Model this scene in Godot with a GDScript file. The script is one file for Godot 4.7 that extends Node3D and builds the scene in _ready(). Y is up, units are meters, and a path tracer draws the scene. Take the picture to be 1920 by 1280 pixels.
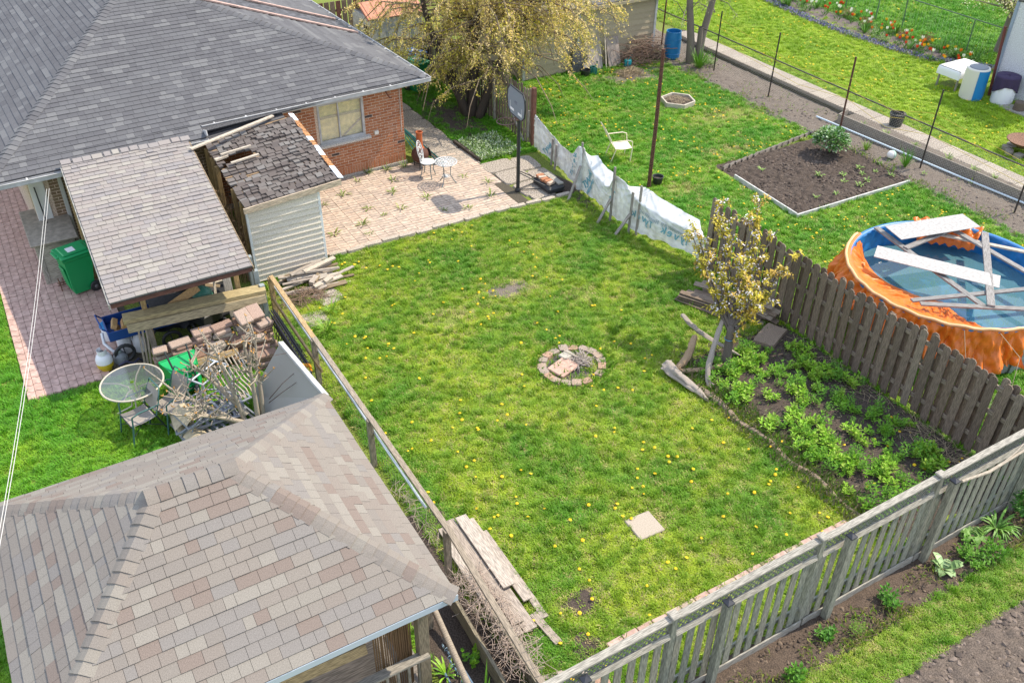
extends Node3D

var rng := RandomNumberGenerator.new()
var used := {}
var mats := {}
var tex := {}
var cache := {}
const EYE := Vector3(0, 11, 0)

# ---------------------------------------------------------------- mesh builder
class MB:
	var v := PackedVector3Array()
	var n := PackedVector3Array()
	var c := PackedColorArray()
	var col := Color(1, 1, 1)
	func tri(a: Vector3, b: Vector3, d: Vector3) -> void:
		var k := (d - a).cross(b - a).normalized()
		v.append(a); v.append(b); v.append(d)
		n.append(k); n.append(k); n.append(k)
		c.append(col); c.append(col); c.append(col)
	func quad(a: Vector3, b: Vector3, d: Vector3, e: Vector3) -> void:
		tri(a, b, d); tri(a, d, e)
	func facet(p: Array, out: Vector3) -> void:
		var a: Vector3 = p[0]; var b: Vector3 = p[1]; var d: Vector3 = p[2]
		var flip := (d - a).cross(b - a).dot(out) < 0.0
		for i in range(1, p.size() - 1):
			if flip: tri(p[0], p[i + 1], p[i])
			else: tri(p[0], p[i], p[i + 1])
	func box(at: Vector3, size: Vector3, basis := Basis()) -> void:
		var h := size * 0.5
		for ax in 3:
			for s in [-1.0, 1.0]:
				var o := Vector3(); o[ax] = s
				var u := Vector3(); u[(ax + 1) % 3] = 1.0
				var w := Vector3(); w[(ax + 2) % 3] = 1.0
				facet([at + basis * ((o + u + w) * h), at + basis * ((o + u - w) * h), at + basis * ((o - u - w) * h), at + basis * ((o - u + w) * h)], basis * o)
	func cham(at: Vector3, size: Vector3, b: float, basis := Basis()) -> void:
		var h := size * 0.5
		b = minf(b, minf(h.x, minf(h.y, h.z)) * 0.9)
		var pt := func(ax: int, s: Vector3) -> Vector3:
			var q := h - Vector3(b, b, b)
			q[ax] = h[ax]
			return at + basis * (q * s)
		for ax in 3:
			for s in [-1.0, 1.0]:
				var p := []
				for k in [[1.0, 1.0], [1.0, -1.0], [-1.0, -1.0], [-1.0, 1.0]]:
					var g := Vector3(); g[ax] = s; g[(ax + 1) % 3] = k[0]; g[(ax + 2) % 3] = k[1]
					p.append(pt.call(ax, g))
				var o := Vector3(); o[ax] = s
				facet(p, basis * o)
			for s in [-1.0, 1.0]:
				for t in [-1.0, 1.0]:
					var e := (ax + 1) % 3; var f := (ax + 2) % 3
					var g := Vector3(); g[e] = s; g[f] = t
					var g1 := g; g1[ax] = 1.0
					var g2 := g; g2[ax] = -1.0
					facet([pt.call(e, g1), pt.call(f, g1), pt.call(f, g2), pt.call(e, g2)], basis * g)
		for x in [-1.0, 1.0]:
			for y in [-1.0, 1.0]:
				for z in [-1.0, 1.0]:
					var g := Vector3(x, y, z)
					facet([pt.call(0, g), pt.call(1, g), pt.call(2, g)], basis * g)
	func tube(p: Array, r: Array, sides := 6, caps := true) -> void:
		var prev := PackedVector3Array(); var pn := PackedVector3Array()
		var side := Vector3()
		for i in p.size():
			var a: Vector3 = p[maxi(i - 1, 0)]; var b: Vector3 = p[mini(i + 1, p.size() - 1)]
			var d := (b - a).normalized()
			if i == 0: side = d.cross(Vector3.UP if absf(d.y) < 0.9 else Vector3.RIGHT).normalized()
			else: side = (side - d * side.dot(d)).normalized()
			var up := side.cross(d)
			var rad: float = r[mini(i, r.size() - 1)]
			var ring := PackedVector3Array(); var rn := PackedVector3Array()
			for k in sides + 1:
				var t := TAU * k / sides
				var o := side * cos(t) + up * sin(t)
				ring.append(p[i] + o * rad); rn.append(o)
			if i > 0:
				for k in sides:
					var q := [prev[k], prev[k + 1], ring[k + 1], ring[k]]
					var m := [pn[k], pn[k + 1], rn[k + 1], rn[k]]
					for j in [0, 1, 2, 0, 2, 3]:
						v.append(q[j]); n.append(m[j]); c.append(col)
			if caps and (i == 0 or i == p.size() - 1):
				var o := d if i > 0 else -d
				for k in range(1, sides - 1):
					facet([ring[0], ring[k], ring[k + 1]], o)
			prev = ring; pn = rn
	func rod(a: Vector3, b: Vector3, r := 0.01, sides := 6) -> void:
		tube([a, b], [r], sides)
	func lathe(prof: Array, sides := 16, at := Vector3(), basis := Basis(), arc := TAU) -> void:
		var ns := []
		for i in prof.size():
			var a: Vector2 = prof[maxi(i - 1, 0)]; var b: Vector2 = prof[mini(i + 1, prof.size() - 1)]
			var t := (b - a).normalized()
			ns.append(Vector2(t.y, -t.x))
		for i in prof.size() - 1:
			var p: Vector2 = prof[i]; var q: Vector2 = prof[i + 1]
			for k in sides:
				var t0 := arc * k / sides; var t1 := arc * (k + 1) / sides
				var e0 := Vector3(cos(t0), 0, sin(t0)); var e1 := Vector3(cos(t1), 0, sin(t1))
				var w := [e0 * p.x + Vector3.UP * p.y, e1 * p.x + Vector3.UP * p.y, e1 * q.x + Vector3.UP * q.y, e0 * q.x + Vector3.UP * q.y]
				var m := [e0 * ns[i].x + Vector3.UP * ns[i].y, e1 * ns[i].x + Vector3.UP * ns[i].y, e1 * ns[i + 1].x + Vector3.UP * ns[i + 1].y, e0 * ns[i + 1].x + Vector3.UP * ns[i + 1].y]
				for j in [0, 1, 2, 0, 2, 3]:
					v.append(at + basis * w[j]); n.append((basis * m[j]).normalized()); c.append(col)
	func grid(nu: int, nv: int, f: Callable) -> void:
		var p := []
		for i in nu + 1:
			var row := PackedVector3Array()
			for j in nv + 1: row.append(f.call(float(i) / nu, float(j) / nv))
			p.append(row)
		var nm := []
		for i in nu + 1:
			var row := PackedVector3Array()
			for j in nv + 1:
				var du: Vector3 = p[mini(i + 1, nu)][j] - p[maxi(i - 1, 0)][j]
				var dv: Vector3 = p[i][mini(j + 1, nv)] - p[i][maxi(j - 1, 0)]
				row.append(dv.cross(du).normalized())
			nm.append(row)
		for i in nu:
			for j in nv:
				for k in [[0, 0], [1, 0], [1, 1], [0, 0], [1, 1], [0, 1]]:
					v.append(p[i + k[0]][j + k[1]]); n.append(nm[i + k[0]][j + k[1]]); c.append(col)
	func gnarl(p: Array, r: Array, rough: float, ns: FastNoiseLite, sides := 12, flat := 0.75) -> void:
		# an uneven log or trunk along the points
		var n := p.size() - 1
		var at := func(u: float) -> Vector3:
			var k := mini(int(u * n), n - 1); var f := u * n - k
			var a: Vector3 = p[maxi(k - 1, 0)]; var b: Vector3 = p[k]; var d: Vector3 = p[k + 1]; var e: Vector3 = p[mini(k + 2, n)]
			return b.cubic_interpolate(d, a, e, f)
		grid(n * 7, sides, func(u: float, v: float) -> Vector3:
			var q: Vector3 = at.call(u)
			var d: Vector3 = (at.call(minf(u + .03, 1.0)) - at.call(maxf(u - .03, 0.0))).normalized()
			var s := d.cross(Vector3.UP if absf(d.y) < .8 else Vector3.RIGHT).normalized(); var t := s.cross(d)
			var k := mini(int(u * n), n - 1)
			var rad := lerpf(r[mini(k, r.size() - 1)], r[mini(k + 1, r.size() - 1)], u * n - k)
			var a := TAU * v
			rad *= 1.0 + rough * (ns.get_noise_3d(cos(a) * 2.6 + p[0].x * 9, u * n * 1.3, sin(a) * 2.6) + .6 * ns.get_noise_3d(cos(a) * 7, u * n * .7 + p[0].z * 5, sin(a) * 7))
			if u < .001 or u > .999: rad *= .45
			return q + (s * cos(a) + t * sin(a) * flat) * rad)
	func add(m: Mesh, x: Transform3D) -> void:
		var a := m.surface_get_arrays(0)
		v.append_array(x * (a[Mesh.ARRAY_VERTEX] as PackedVector3Array))
		n.append_array(Transform3D(x.basis.orthonormalized(), Vector3()) * (a[Mesh.ARRAY_NORMAL] as PackedVector3Array))
		var q := PackedColorArray(); q.resize((a[Mesh.ARRAY_VERTEX] as PackedVector3Array).size()); q.fill(col)
		c.append_array(q)
	func arrays() -> Array:
		var a := []; a.resize(Mesh.ARRAY_MAX)
		a[Mesh.ARRAY_VERTEX] = v; a[Mesh.ARRAY_NORMAL] = n; a[Mesh.ARRAY_COLOR] = c
		return a
	func mesh() -> ArrayMesh:
		var m := ArrayMesh.new()
		if v.size(): m.add_surface_from_arrays(Mesh.PRIMITIVE_TRIANGLES, arrays())
		return m

# ---------------------------------------------------------------- nodes
func numbered(called: String) -> String:
	if not used.has(called):
		used[called] = 0
		return called
	used[called] += 1
	return "%s_%03d" % [called, used[called]]

func tag(o: Node, label: String, category: String, group := "") -> Node:
	o.set_meta("label", label)
	o.set_meta("category", category)
	if group: o.set_meta("group", group)
	return o

func thing(called: String, label: String, category: String, at := Vector3(), turn := 0.0, group := "") -> Node3D:
	var o := Node3D.new()
	o.name = numbered(called)
	add_child(o)
	o.position = at
	o.rotation.y = turn
	tag(o, label, category, group)
	return o

func part(parent: Node3D, called: String, m: Variant, mt: Material, x := Transform3D()) -> MeshInstance3D:
	var o := MeshInstance3D.new()
	o.name = called if parent != self else numbered(called)
	o.mesh = m.mesh() if m is MB else m
	o.material_override = mt
	o.transform = x
	parent.add_child(o, true)
	return o

func solo(called: String, label: String, category: String, m: Variant, mt: Material, x := Transform3D(), group := "") -> MeshInstance3D:
	var o := part(self, called, m, mt, x)
	tag(o, label, category, group)
	return o

func setting(called: String, m: Variant, mt: Material, x := Transform3D()) -> MeshInstance3D:
	var o := part(self, called, m, mt, x)
	o.set_meta("kind", "structure")
	return o

func copy(src: Node3D, at: Vector3, turn: float, label := "", scl := 1.0) -> Node3D:
	var o: Node3D = src.duplicate()
	var base := String(src.name)
	if base.length() > 4 and base[-4] == "_" and base.right(3).is_valid_int(): base = base.left(-4)
	o.name = numbered(base)
	add_child(o)
	o.position = at; o.rotation = Vector3(0, turn, 0); o.scale = Vector3.ONE * scl
	if label: o.set_meta("label", label)
	return o

# pieces of one thing: the largest in view are parts of their own, the rest one part
func seen_size(p: Vector3) -> float:
	var q := cam_inv * p
	if q.z > -0.5: return -1.0
	var s := Vector2(q.x / -q.z, q.y / -q.z)
	if absf(s.x) > 0.58 or absf(s.y) > 0.39: return -1.0 / (1.0 + p.distance_to(EYE))
	return 1.0 / -q.z

func pieces(parent: Node3D, called: String, items: Array, limit := 300) -> void:
	# items: [mesh, material, transform in parent]
	var base := parent.transform
	var up := parent.get_parent()
	while up is Node3D and up != self:
		base = up.transform * base
		up = up.get_parent()
	var order := []
	for i in items.size(): order.append([seen_size(base * items[i][2].origin), i])
	order.sort_custom(func(a, b): return a[0] > b[0] or (a[0] == b[0] and a[1] < b[1]))
	var rest := {}
	for k in order.size():
		var it: Array = items[order[k][1]]
		if k < limit:
			part(parent, called, it[0], it[1], it[2])
		else:
			if not rest.has(it[1]): rest[it[1]] = MB.new()
			rest[it[1]].add(it[0], it[2])
	if rest.size():
		var m := ArrayMesh.new()
		var o := MeshInstance3D.new()
		o.name = called + "_field"
		for mt in rest:
			m.add_surface_from_arrays(Mesh.PRIMITIVE_TRIANGLES, rest[mt].arrays())
			m.surface_set_material(m.get_surface_count() - 1, mt)
		o.mesh = m
		o.set_meta("kind", "stuff")
		parent.add_child(o, true)

func box_mesh(s: Vector3, b := 0.004) -> ArrayMesh:
	var key := "b%.3f,%.3f,%.3f,%.3f" % [s.x, s.y, s.z, b]
	if not cache.has(key):
		var m := MB.new()
		if b > 0: m.cham(Vector3(), s, b)
		else: m.box(Vector3(), s)
		cache[key] = m.mesh()
	return cache[key]

# a board from a to b, its wide face turned towards face; the grain runs along local x
func along(a: Vector3, b: Vector3, face := Vector3.UP) -> Transform3D:
	var d := (b - a).normalized()
	var z := d.cross(face).normalized()
	if z.length() < 0.5: z = d.cross(Vector3.RIGHT).normalized()
	return Transform3D(Basis(d, z.cross(d), z), (a + b) * 0.5)

func board(parent: Node3D, called: String, a: Vector3, b: Vector3, wide: float, thick: float, mt: Material, face := Vector3.UP, bev := 0.004) -> MeshInstance3D:
	return part(parent, called, box_mesh(Vector3(snappedf(a.distance_to(b), 0.01), thick, wide), bev), mt, along(a, b, face))

func loose_board(called: String, label: String, category: String, a: Vector3, b: Vector3, wide: float, thick: float, mt: Material, face := Vector3.UP, group := "") -> MeshInstance3D:
	var o := board(self, called, a, b, wide, thick, mt, face)
	tag(o, label, category, group)
	return o

# ---------------------------------------------------------------- materials
func lin(r: float, g: float, b: float) -> Color:
	return Color(r, g, b).linear_to_srgb()

func noise_tex(key: String, freq: float, octaves: int, lo: float, hi: float, kind := FastNoiseLite.TYPE_SIMPLEX_SMOOTH, size := 512, sd := 1, normal := 0.0) -> NoiseTexture2D:
	if tex.has(key): return tex[key]
	var f := FastNoiseLite.new()
	f.noise_type = kind
	f.frequency = freq
	f.seed = sd
	f.fractal_octaves = octaves
	f.fractal_type = FastNoiseLite.FRACTAL_FBM if octaves > 1 else FastNoiseLite.FRACTAL_NONE
	var t := NoiseTexture2D.new()
	t.width = size; t.height = size
	t.seamless = true
	t.noise = f
	if normal > 0.0:
		t.as_normal_map = true
		t.bump_strength = normal
	else:
		var g := Gradient.new()
		g.set_color(0, Color(lo, lo, lo)); g.set_color(1, Color(hi, hi, hi))
		t.color_ramp = g
	tex[key] = t
	return t

# colour (linear), roughness, strength of mottling, size of one texture repeat in metres, grain direction
func mat(key: String, r := 0.5, g := 0.5, b := 0.5, rough := 0.85, kind := "mottle", rep := 2.0, metal := 0.0) -> StandardMaterial3D:
	if mats.has(key): return mats[key]
	var m := StandardMaterial3D.new()
	m.resource_name = key
	m.roughness = rough
	m.metallic = metal
	var gain := 1.0
	var sd := absi(hash(key)) % 97
	var s := 1.0 / rep
	m.uv1_offset = Vector3(sd * 0.137, sd * 0.071, sd * 0.193)
	if kind == "mottle":
		m.albedo_texture = noise_tex("mottle", 0.012, 5, 0.76, 1.0)
		m.uv1_triplanar = true; m.uv1_world_triplanar = true
		m.uv1_scale = Vector3(s, s, s)
		gain = 1.15
	elif kind == "grit":
		m.albedo_texture = noise_tex("grit", 0.05, 3, 0.5, 1.0, FastNoiseLite.TYPE_SIMPLEX, 512, 4)
		m.uv1_triplanar = true; m.uv1_world_triplanar = true
		m.uv1_scale = Vector3(s, s, s)
		m.normal_enabled = true
		m.normal_texture = noise_tex("grit_n", 0.05, 3, 0, 1, FastNoiseLite.TYPE_SIMPLEX, 512, 4, 6.0)
		m.normal_scale = 0.5
		gain = 1.45
	elif kind == "fine":
		m.albedo_texture = noise_tex("fine", 0.09, 4, 0.72, 1.0, FastNoiseLite.TYPE_SIMPLEX, 512, 14)
		m.uv1_triplanar = true; m.uv1_world_triplanar = true
		m.uv1_scale = Vector3(s, s, s)
		gain = 1.18
	elif kind == "wood":
		m.albedo_texture = noise_tex("wood", 0.02, 5, 0.56, 1.0, FastNoiseLite.TYPE_SIMPLEX, 512, 9)
		m.uv1_triplanar = true
		m.uv1_scale = Vector3(0.35, 5.0, 5.0) * s
		m.normal_enabled = true
		m.normal_texture = noise_tex("wood_n", 0.03, 3, 0, 1, FastNoiseLite.TYPE_SIMPLEX, 512, 9, 5.0)
		m.normal_scale = 0.35
		gain = 1.32
	elif kind == "rust":
		m.albedo_texture = noise_tex("rust", 0.02, 4, 0.25, 1.0, FastNoiseLite.TYPE_SIMPLEX, 512, 21)
		m.uv1_triplanar = true; m.uv1_world_triplanar = true
		m.uv1_scale = Vector3(s, s, s)
		gain = 1.5
	m.albedo_color = lin(minf(r * gain, 1.0), minf(g * gain, 1.0), minf(b * gain, 1.0))
	mats[key] = m
	return m

func leaf_mat(key: String, r := 1.0, g := 1.0, b := 1.0, rough := 0.6, back := 0.25) -> StandardMaterial3D:
	if mats.has(key): return mats[key]
	var m := StandardMaterial3D.new()
	m.resource_name = key
	m.vertex_color_use_as_albedo = true
	m.albedo_color = lin(r, g, b)
	m.roughness = rough
	m.cull_mode = BaseMaterial3D.CULL_DISABLED
	if back > 0.0:
		m.backlight_enabled = true
		m.backlight = lin(back * 0.6, back, back * 0.12)
	mats[key] = m
	return m

func rf(a: float, b: float) -> float: return rng.randf_range(a, b)
func rv(s: float) -> Vector3: return Vector3(rf(-s, s), rf(-s, s), rf(-s, s))
func P(x: float, y: float, z: float) -> Vector3: return Vector3(x, y, z)
var cam_inv := Transform3D()
var N1 := FastNoiseLite.new()
var N2 := FastNoiseLite.new()

func _ready() -> void:
	rng.seed = 20240517
	N1.seed = 3; N1.frequency = 0.22; N1.fractal_octaves = 3
	N2.seed = 8; N2.frequency = 1.4; N2.fractal_octaves = 3
	look()
	ground()
	grass()
	house()
	lean_to()
	garden_shed()
	gazebo()
	front_fence()
	brown_fences()
	wire_fence()
	sheet_fence()
	neighbour_fences()
	pool()
	patio_things()
	neighbour_yard()
	far_buildings()
	lawn_things()
	junk()
	woody()
	plants()

# ---------------------------------------------------------------- camera, sky, sun
func look() -> void:
	var yaw := deg_to_rad(30.941); var pitch := deg_to_rad(36.237); var roll := deg_to_rad(0.741)
	var f := Vector3(sin(yaw) * cos(pitch), -sin(pitch), -cos(yaw) * cos(pitch))
	var r := Vector3(cos(yaw), 0, sin(yaw))
	var u := r.cross(f)
	var right := r * cos(roll) + u * sin(roll)
	var up := u * cos(roll) - r * sin(roll)
	var cam := Camera3D.new()
	cam.name = "camera"
	add_child(cam)
	cam.transform = Transform3D(Basis(right, up, -f), EYE)
	cam.fov = rad_to_deg(2.0 * atan(640.0 / 1733.8))
	cam.far = 400.0
	cam.current = true
	cam_inv = cam.transform.affine_inverse()
	var env := Environment.new()
	env.background_mode = Environment.BG_SKY
	env.tonemap_mode = Environment.TONE_MAPPER_LINEAR
	env.tonemap_exposure = 1.46
	env.sdfgi_enabled = true
	env.ssao_enabled = true
	env.ssil_enabled = true
	var sm := ProceduralSkyMaterial.new()
	sm.sky_top_color = Color(0.71, 0.77, 0.87)
	sm.sky_horizon_color = Color(0.90, 0.91, 0.93)
	sm.sky_curve = 0.2
	sm.ground_bottom_color = Color(0.3, 0.33, 0.25)
	sm.ground_horizon_color = Color(0.6, 0.62, 0.6)
	sm.sun_angle_max = 20.0
	sm.sky_energy_multiplier = 1.15
	var sky := Sky.new()
	sky.sky_material = sm
	env.sky = sky
	var we := WorldEnvironment.new()
	we.name = "environment"
	we.environment = env
	add_child(we)
	var sun := DirectionalLight3D.new()
	sun.name = "sun"
	add_child(sun)
	sun.basis = Basis.looking_at(Vector3(-0.78, -1.0, -0.11).normalized())
	sun.light_energy = 1.36
	sun.light_color = Color(1.0, 0.95, 0.87)
	sun.light_angular_distance = 0.6
	sun.shadow_enabled = true

# ---------------------------------------------------------------- ground, soil, paving
func soil(called: String, x0: float, x1: float, z0: float, z1: float, amp: float, mt: Material, cell := 0.06, y0 := 0.012, ragged := 0.1) -> void:
	var m := MB.new()
	var nx := int((x1 - x0) / cell); var nz := int((z1 - z0) / cell)
	m.grid(nz, nx, func(v: float, u: float) -> Vector3:
		var x := lerpf(x0, x1, u); var z := lerpf(z0, z1, v)
		var e := minf(minf(u, 1 - u) * (x1 - x0), minf(v, 1 - v) * (z1 - z0))
		var k := clampf(e / 0.15, 0, 1)
		var h: float = absf(N2.get_noise_2d(x * 2.2, z * 2.2)) * 1.3 + maxf(0.0, N2.get_noise_2d(x * 6.0 + 40, z * 6.0)) * 0.9 + N1.get_noise_2d(x * 4, z * 4) * 0.5
		if e < 0.001:
			x += N2.get_noise_2d(x * 1.1, z * 1.1 + 9) * ragged; z += N2.get_noise_2d(x * 1.1 + 5, z * 1.1) * ragged
		return Vector3(x, y0 + k * amp * clampf(h * 0.8 - 0.10, 0.0, 1.0) - (1 - k) * 0.006, z))
	setting(called, m, mt)

func blob_soil(called: String, at: Vector3, rx: float, rz: float, amp: float, mt: Material) -> void:
	var m := MB.new()
	m.grid(14, 40, func(v: float, u: float) -> Vector3:
		var t := TAU * u; var r := v * (1.0 + 0.25 * N2.get_noise_2d(cos(t) * 0.8 + at.x, sin(t) * 0.8 + at.z))
		var x := at.x + cos(t) * rx * r; var z := at.z + sin(t) * rz * r
		var h: float = absf(N2.get_noise_2d(x * 2.5, z * 2.5)) + maxf(0.0, N2.get_noise_2d(x * 7, z * 7))
		return Vector3(x, 0.010 + (1 - v) * amp * (0.3 + h), z))
	setting(called, m, mt)

func paver_mesh(w: float, l: float, h: float, amp: float) -> ArrayMesh:
	var m := MB.new()
	var top := []; var bot := []
	var k := 6
	for i in k + 1:
		var x := -0.5 + float(i) / k
		top.append(Vector3(x * w, h, -l / 2 + amp * sin(TAU * x)))
		bot.append(Vector3(x * w, h, l / 2 + amp * sin(TAU * x)))
	var b := 0.006
	for i in k:
		var i0: Vector3 = top[i] + Vector3(0, 0, b); var i1: Vector3 = top[i + 1] + Vector3(0, 0, b)
		var j0: Vector3 = bot[i] - Vector3(0, 0, b); var j1: Vector3 = bot[i + 1] - Vector3(0, 0, b)
		m.quad(j0, i0, i1, j1)
		var d := Vector3(0, h, 0)
		m.quad(j1, bot[i + 1] - d, bot[i] - d, j0)
		m.quad(i0, top[i] - d, top[i + 1] - d, i1)
	for s in [0, k]:
		m.facet([top[s], bot[s], bot[s] - Vector3(0, h, 0), top[s] - Vector3(0, h, 0)], Vector3(-1 if s == 0 else 1, 0, 0))
	return m.mesh()

func paving(called: String, x0: float, x1: float, z0: float, z1: float, w: float, l: float, tones: Array, keep: Callable, dip := 0.004) -> Node3D:
	var base := MB.new()
	base.box(P((x0 + x1) / 2, -0.001, (z0 + z1) / 2), P(x1 - x0, 0.03, z1 - z0))
	var o := setting(called, base, mat("joint sand", 0.10, 0.085, 0.06, 1.0, "grit", 0.7))
	var pm := paver_mesh(w - 0.006, l - 0.006, 0.035, l * 0.10)
	var items := []
	var nx := int((x1 - x0) / w); var nz := int((z1 - z0) / l)
	for i in nx:
		for j in nz:
			var x := x0 + (i + 0.5) * w; var z := z1 - (j + 0.5) * l
			if not keep.call(x, z): continue
			var sag := N1.get_noise_2d(x * 2, z * 2) * 0.012
			var b := Basis.from_euler(Vector3(rf(-dip, dip) * 2, rf(-dip, dip) * 3, rf(-dip, dip) * 2))
			items.append([pm, tones[rng.randi() % tones.size()], Transform3D(b, P(x, 0.012 + sag + rf(-0.002, 0.002), z))])
	pieces(o, "paver", items)
	return o

func stone_mesh(sx: float, sy: float, sz: float, rough: float, sd: int) -> ArrayMesh:
	# an irregular slab: rounded box with uneven top
	var m := MB.new()
	var pts := []
	var k := 10
	for i in k:
		var t := TAU * i / k
		var cx := signf(cos(t)) * pow(absf(cos(t)), 0.3); var cz := signf(sin(t)) * pow(absf(sin(t)), 0.3)
		var j := 1.0 + rough * N2.get_noise_2d(sd * 3.1 + cos(t) * 2, sin(t) * 2)
		pts.append(Vector3(cx * sx * 0.5 * j, sy * (0.92 + 0.15 * N2.get_noise_2d(sd + i * 1.7, 3)), cz * sz * 0.5 * j))
	var mid := Vector3(0, sy, 0)
	for i in k:
		var a: Vector3 = pts[i]; var b: Vector3 = pts[(i + 1) % k]
		m.facet([mid, a, b], Vector3.UP)
		m.facet([a, b, b * Vector3(1.04, 0, 1.04), a * Vector3(1.04, 0, 1.04)], Vector3(a.x, 0, a.z))
	return m.mesh()

func ground() -> void:
	var g := MB.new()
	g.quad(P(-180, 0, 180), P(-180, 0, -180), P(180, 0, -180), P(180, 0, 180))
	setting("ground", g, mat("turf earth", 0.19, 0.245, 0.035, 1.0, "grit", 1.3))
	var dark := mat("garden soil", 0.088, 0.066, 0.052, 1.0, "grit", 0.9)
	var pale := mat("dry soil", 0.20, 0.165, 0.135, 1.0, "grit", 0.9)
	soil("garden_soil", 16.62, 20.75, -17.1, -13.86, 0.13, dark, 0.055)
	soil("soil_strip", 20.35, 22.45, -28.0, -8.0, 0.075, pale, 0.075)
	soil("border_soil", 2.0, 15.5, -5.05, -4.28, 0.08, mat("border soil", 0.115, 0.082, 0.06, 1.0, "grit", 0.8), 0.06)
	soil("ploughed_soil", 2.0, 16.0, -3.66, -1.0, 0.10, mat("ploughed soil", 0.15, 0.118, 0.095, 1.0, "grit", 0.8), 0.06)
	soil("bed_soil", 10.2, 12.95, -10.9, -5.25, 0.08, dark, 0.06)
	soil("alley_soil", 3.0, 4.55, -9.6, -4.8, 0.035, dark, 0.06)
	blob_soil("bare_patch", P(18.75, 0, -23.75), 1.35, 0.62, 0.05, pale)
	blob_soil("bare_patch", P(8.6, 0, -14.55), 0.55, 0.28, 0.015, pale)
	blob_soil("bare_patch", P(5.35, 0, -6.85), 0.32, 0.2, 0.02, dark)
	blob_soil("bare_patch", P(5.0, 0, -6.15), 0.22, 0.26, 0.02, dark)
	blob_soil("bare_patch", P(12.35, 0, -17.6), 0.35, 1.6, 0.04, dark)
	blob_soil("bare_patch", P(11.9, 0, -23.6), 0.7, 2.0, 0.02, dark)
	clods("soil_clods", "loose dark clods over the bare garden bed", [16.7, 20.7, -17.0, -13.95], 4200, [Color(.095, .07, .055), Color(.06, .045, .036), Color(.13, .10, .08)], .085)
	clods("strip_clods", "pale crumbs of earth along the chain link fence", [20.4, 22.3, -27.0, -9.0], 2400, [Color(.21, .17, .14), Color(.15, .12, .10), Color(.26, .215, .18)], .06)
	clods("border_clods", "dark crumbs of earth in the border outside the front fence", [5.2, 14.5, -4.86, -4.3], 1500, [Color(.12, .085, .062), Color(.08, .058, .045), Color(.17, .125, .09)], .055)
	clods("ploughed_clods", "brown clods of the ploughed plot at the corner", [7.5, 15.0, -3.6, -2.2], 2200, [Color(.16, .125, .10), Color(.11, .085, .07), Color(.21, .165, .135)], .08)
	clods("bed_clods", "dark crumbs of earth among the leafy perennials", [10.3, 12.9, -10.7, -5.4], 1200, [Color(.095, .07, .055), Color(.06, .045, .036)], .035)
	# side patio of pink interlocking pavers
	var pink := []
	for k in [[0.54, 0.36, 0.30], [0.57, 0.385, 0.325], [0.51, 0.335, 0.28], [0.55, 0.37, 0.31]]:
		pink.append(mat("pink paver %d" % pink.size(), k[0], k[1], k[2], 0.9, "mottle", 1.1))
	paving("side_patio", -0.93, 1.24, -27.0, -15.63, 0.145, 0.225, pink, func(x, z): return z < -16.4 or x < 0.45)
	# back patio of pale pavers
	var sand := []
	for k in [[0.55, 0.435, 0.34], [0.58, 0.465, 0.365], [0.51, 0.405, 0.325], [0.55, 0.42, 0.325], [0.47, 0.375, 0.30]]:
		sand.append(mat("sand paver %d" % sand.size(), k[0], k[1], k[2], 0.9, "mottle", 0.9))
	paving("back_patio", 5.55, 11.15, -21.26, -17.80, 0.25, 0.115, sand, func(x, z): return x < 10.95 - 0.3 * (z + 19.5) * 0.2, 0.012)
	# concrete slabs: walk beside the house and the rest of the patio
	var conc := mat("worn concrete", 0.40, 0.345, 0.285, 0.95, "grit", 1.4)
	var walk := setting("walkway", box_mesh(P(0.96, 0.03, 7.2), 0.0), mat("joint sand"), Transform3D(Basis(), P(10.68, -0.002, -24.3)))
	for i in 9:
		part(walk, "slab", stone_mesh(0.90, 0.045, 0.74, 0.03, i), conc, Transform3D(Basis.from_euler(P(rf(-.02, .02), rf(-.04, .04), rf(-.02, .02))), P(rf(-.02, .02), 0.005, 3.2 - i * 0.78)))
	var k := 0
	for s in [[11.45, -19.95, .9, .62], [12.2, -19.75, .62, .8], [11.5, -19.22, .82, .74], [12.2, -18.9, .55, .75], [11.55, -18.42, .72, .72], [11.62, -17.95, .66, .34], [10.9, -20.6, .5, .5]]:
		k += 1
		var o := part(self, "paving_slab", stone_mesh(s[2], 0.045, s[3], 0.05, 30 + k), conc, Transform3D(Basis.from_euler(P(0, rf(-.06, .06), 0)), P(s[0], 0.004, s[1])))
		o.set_meta("kind", "structure")
	# rough stone kerb along the lawn
	var kerb := setting("patio_kerb", box_mesh(P(6.5, 0.03, 0.1), 0.0), mat("joint sand"), Transform3D(Basis(), P(9.0, 0.0, -17.72)))
	var ks := mat("kerb stone", 0.52, 0.45, 0.37, 0.95, "grit", 0.8)
	for i in 15:
		part(kerb, "kerb_stone", stone_mesh(0.42, 0.08 + rf(0, .03), 0.12, 0.25, 60 + i), ks, Transform3D(Basis.from_euler(P(0, rf(-.05, .05), 0)), P(-3.05 + i * 0.435, 0, rf(-.02, .02) + (0.06 * maxf(0, i - 9) * 0.3))))
	# block path behind the chain link fence
	var path := setting("path", box_mesh(P(0.75, 0.1, 18.6), 0.0), mat("joint sand"), Transform3D(Basis(), P(22.78, 0.05, -17.2)))
	var blk := [mat("path block 0", 0.47, 0.41, 0.34, 0.95, "grit", 1.2), mat("path block 1", 0.42, 0.36, 0.30, 0.95, "grit", 1.2)]
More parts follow.
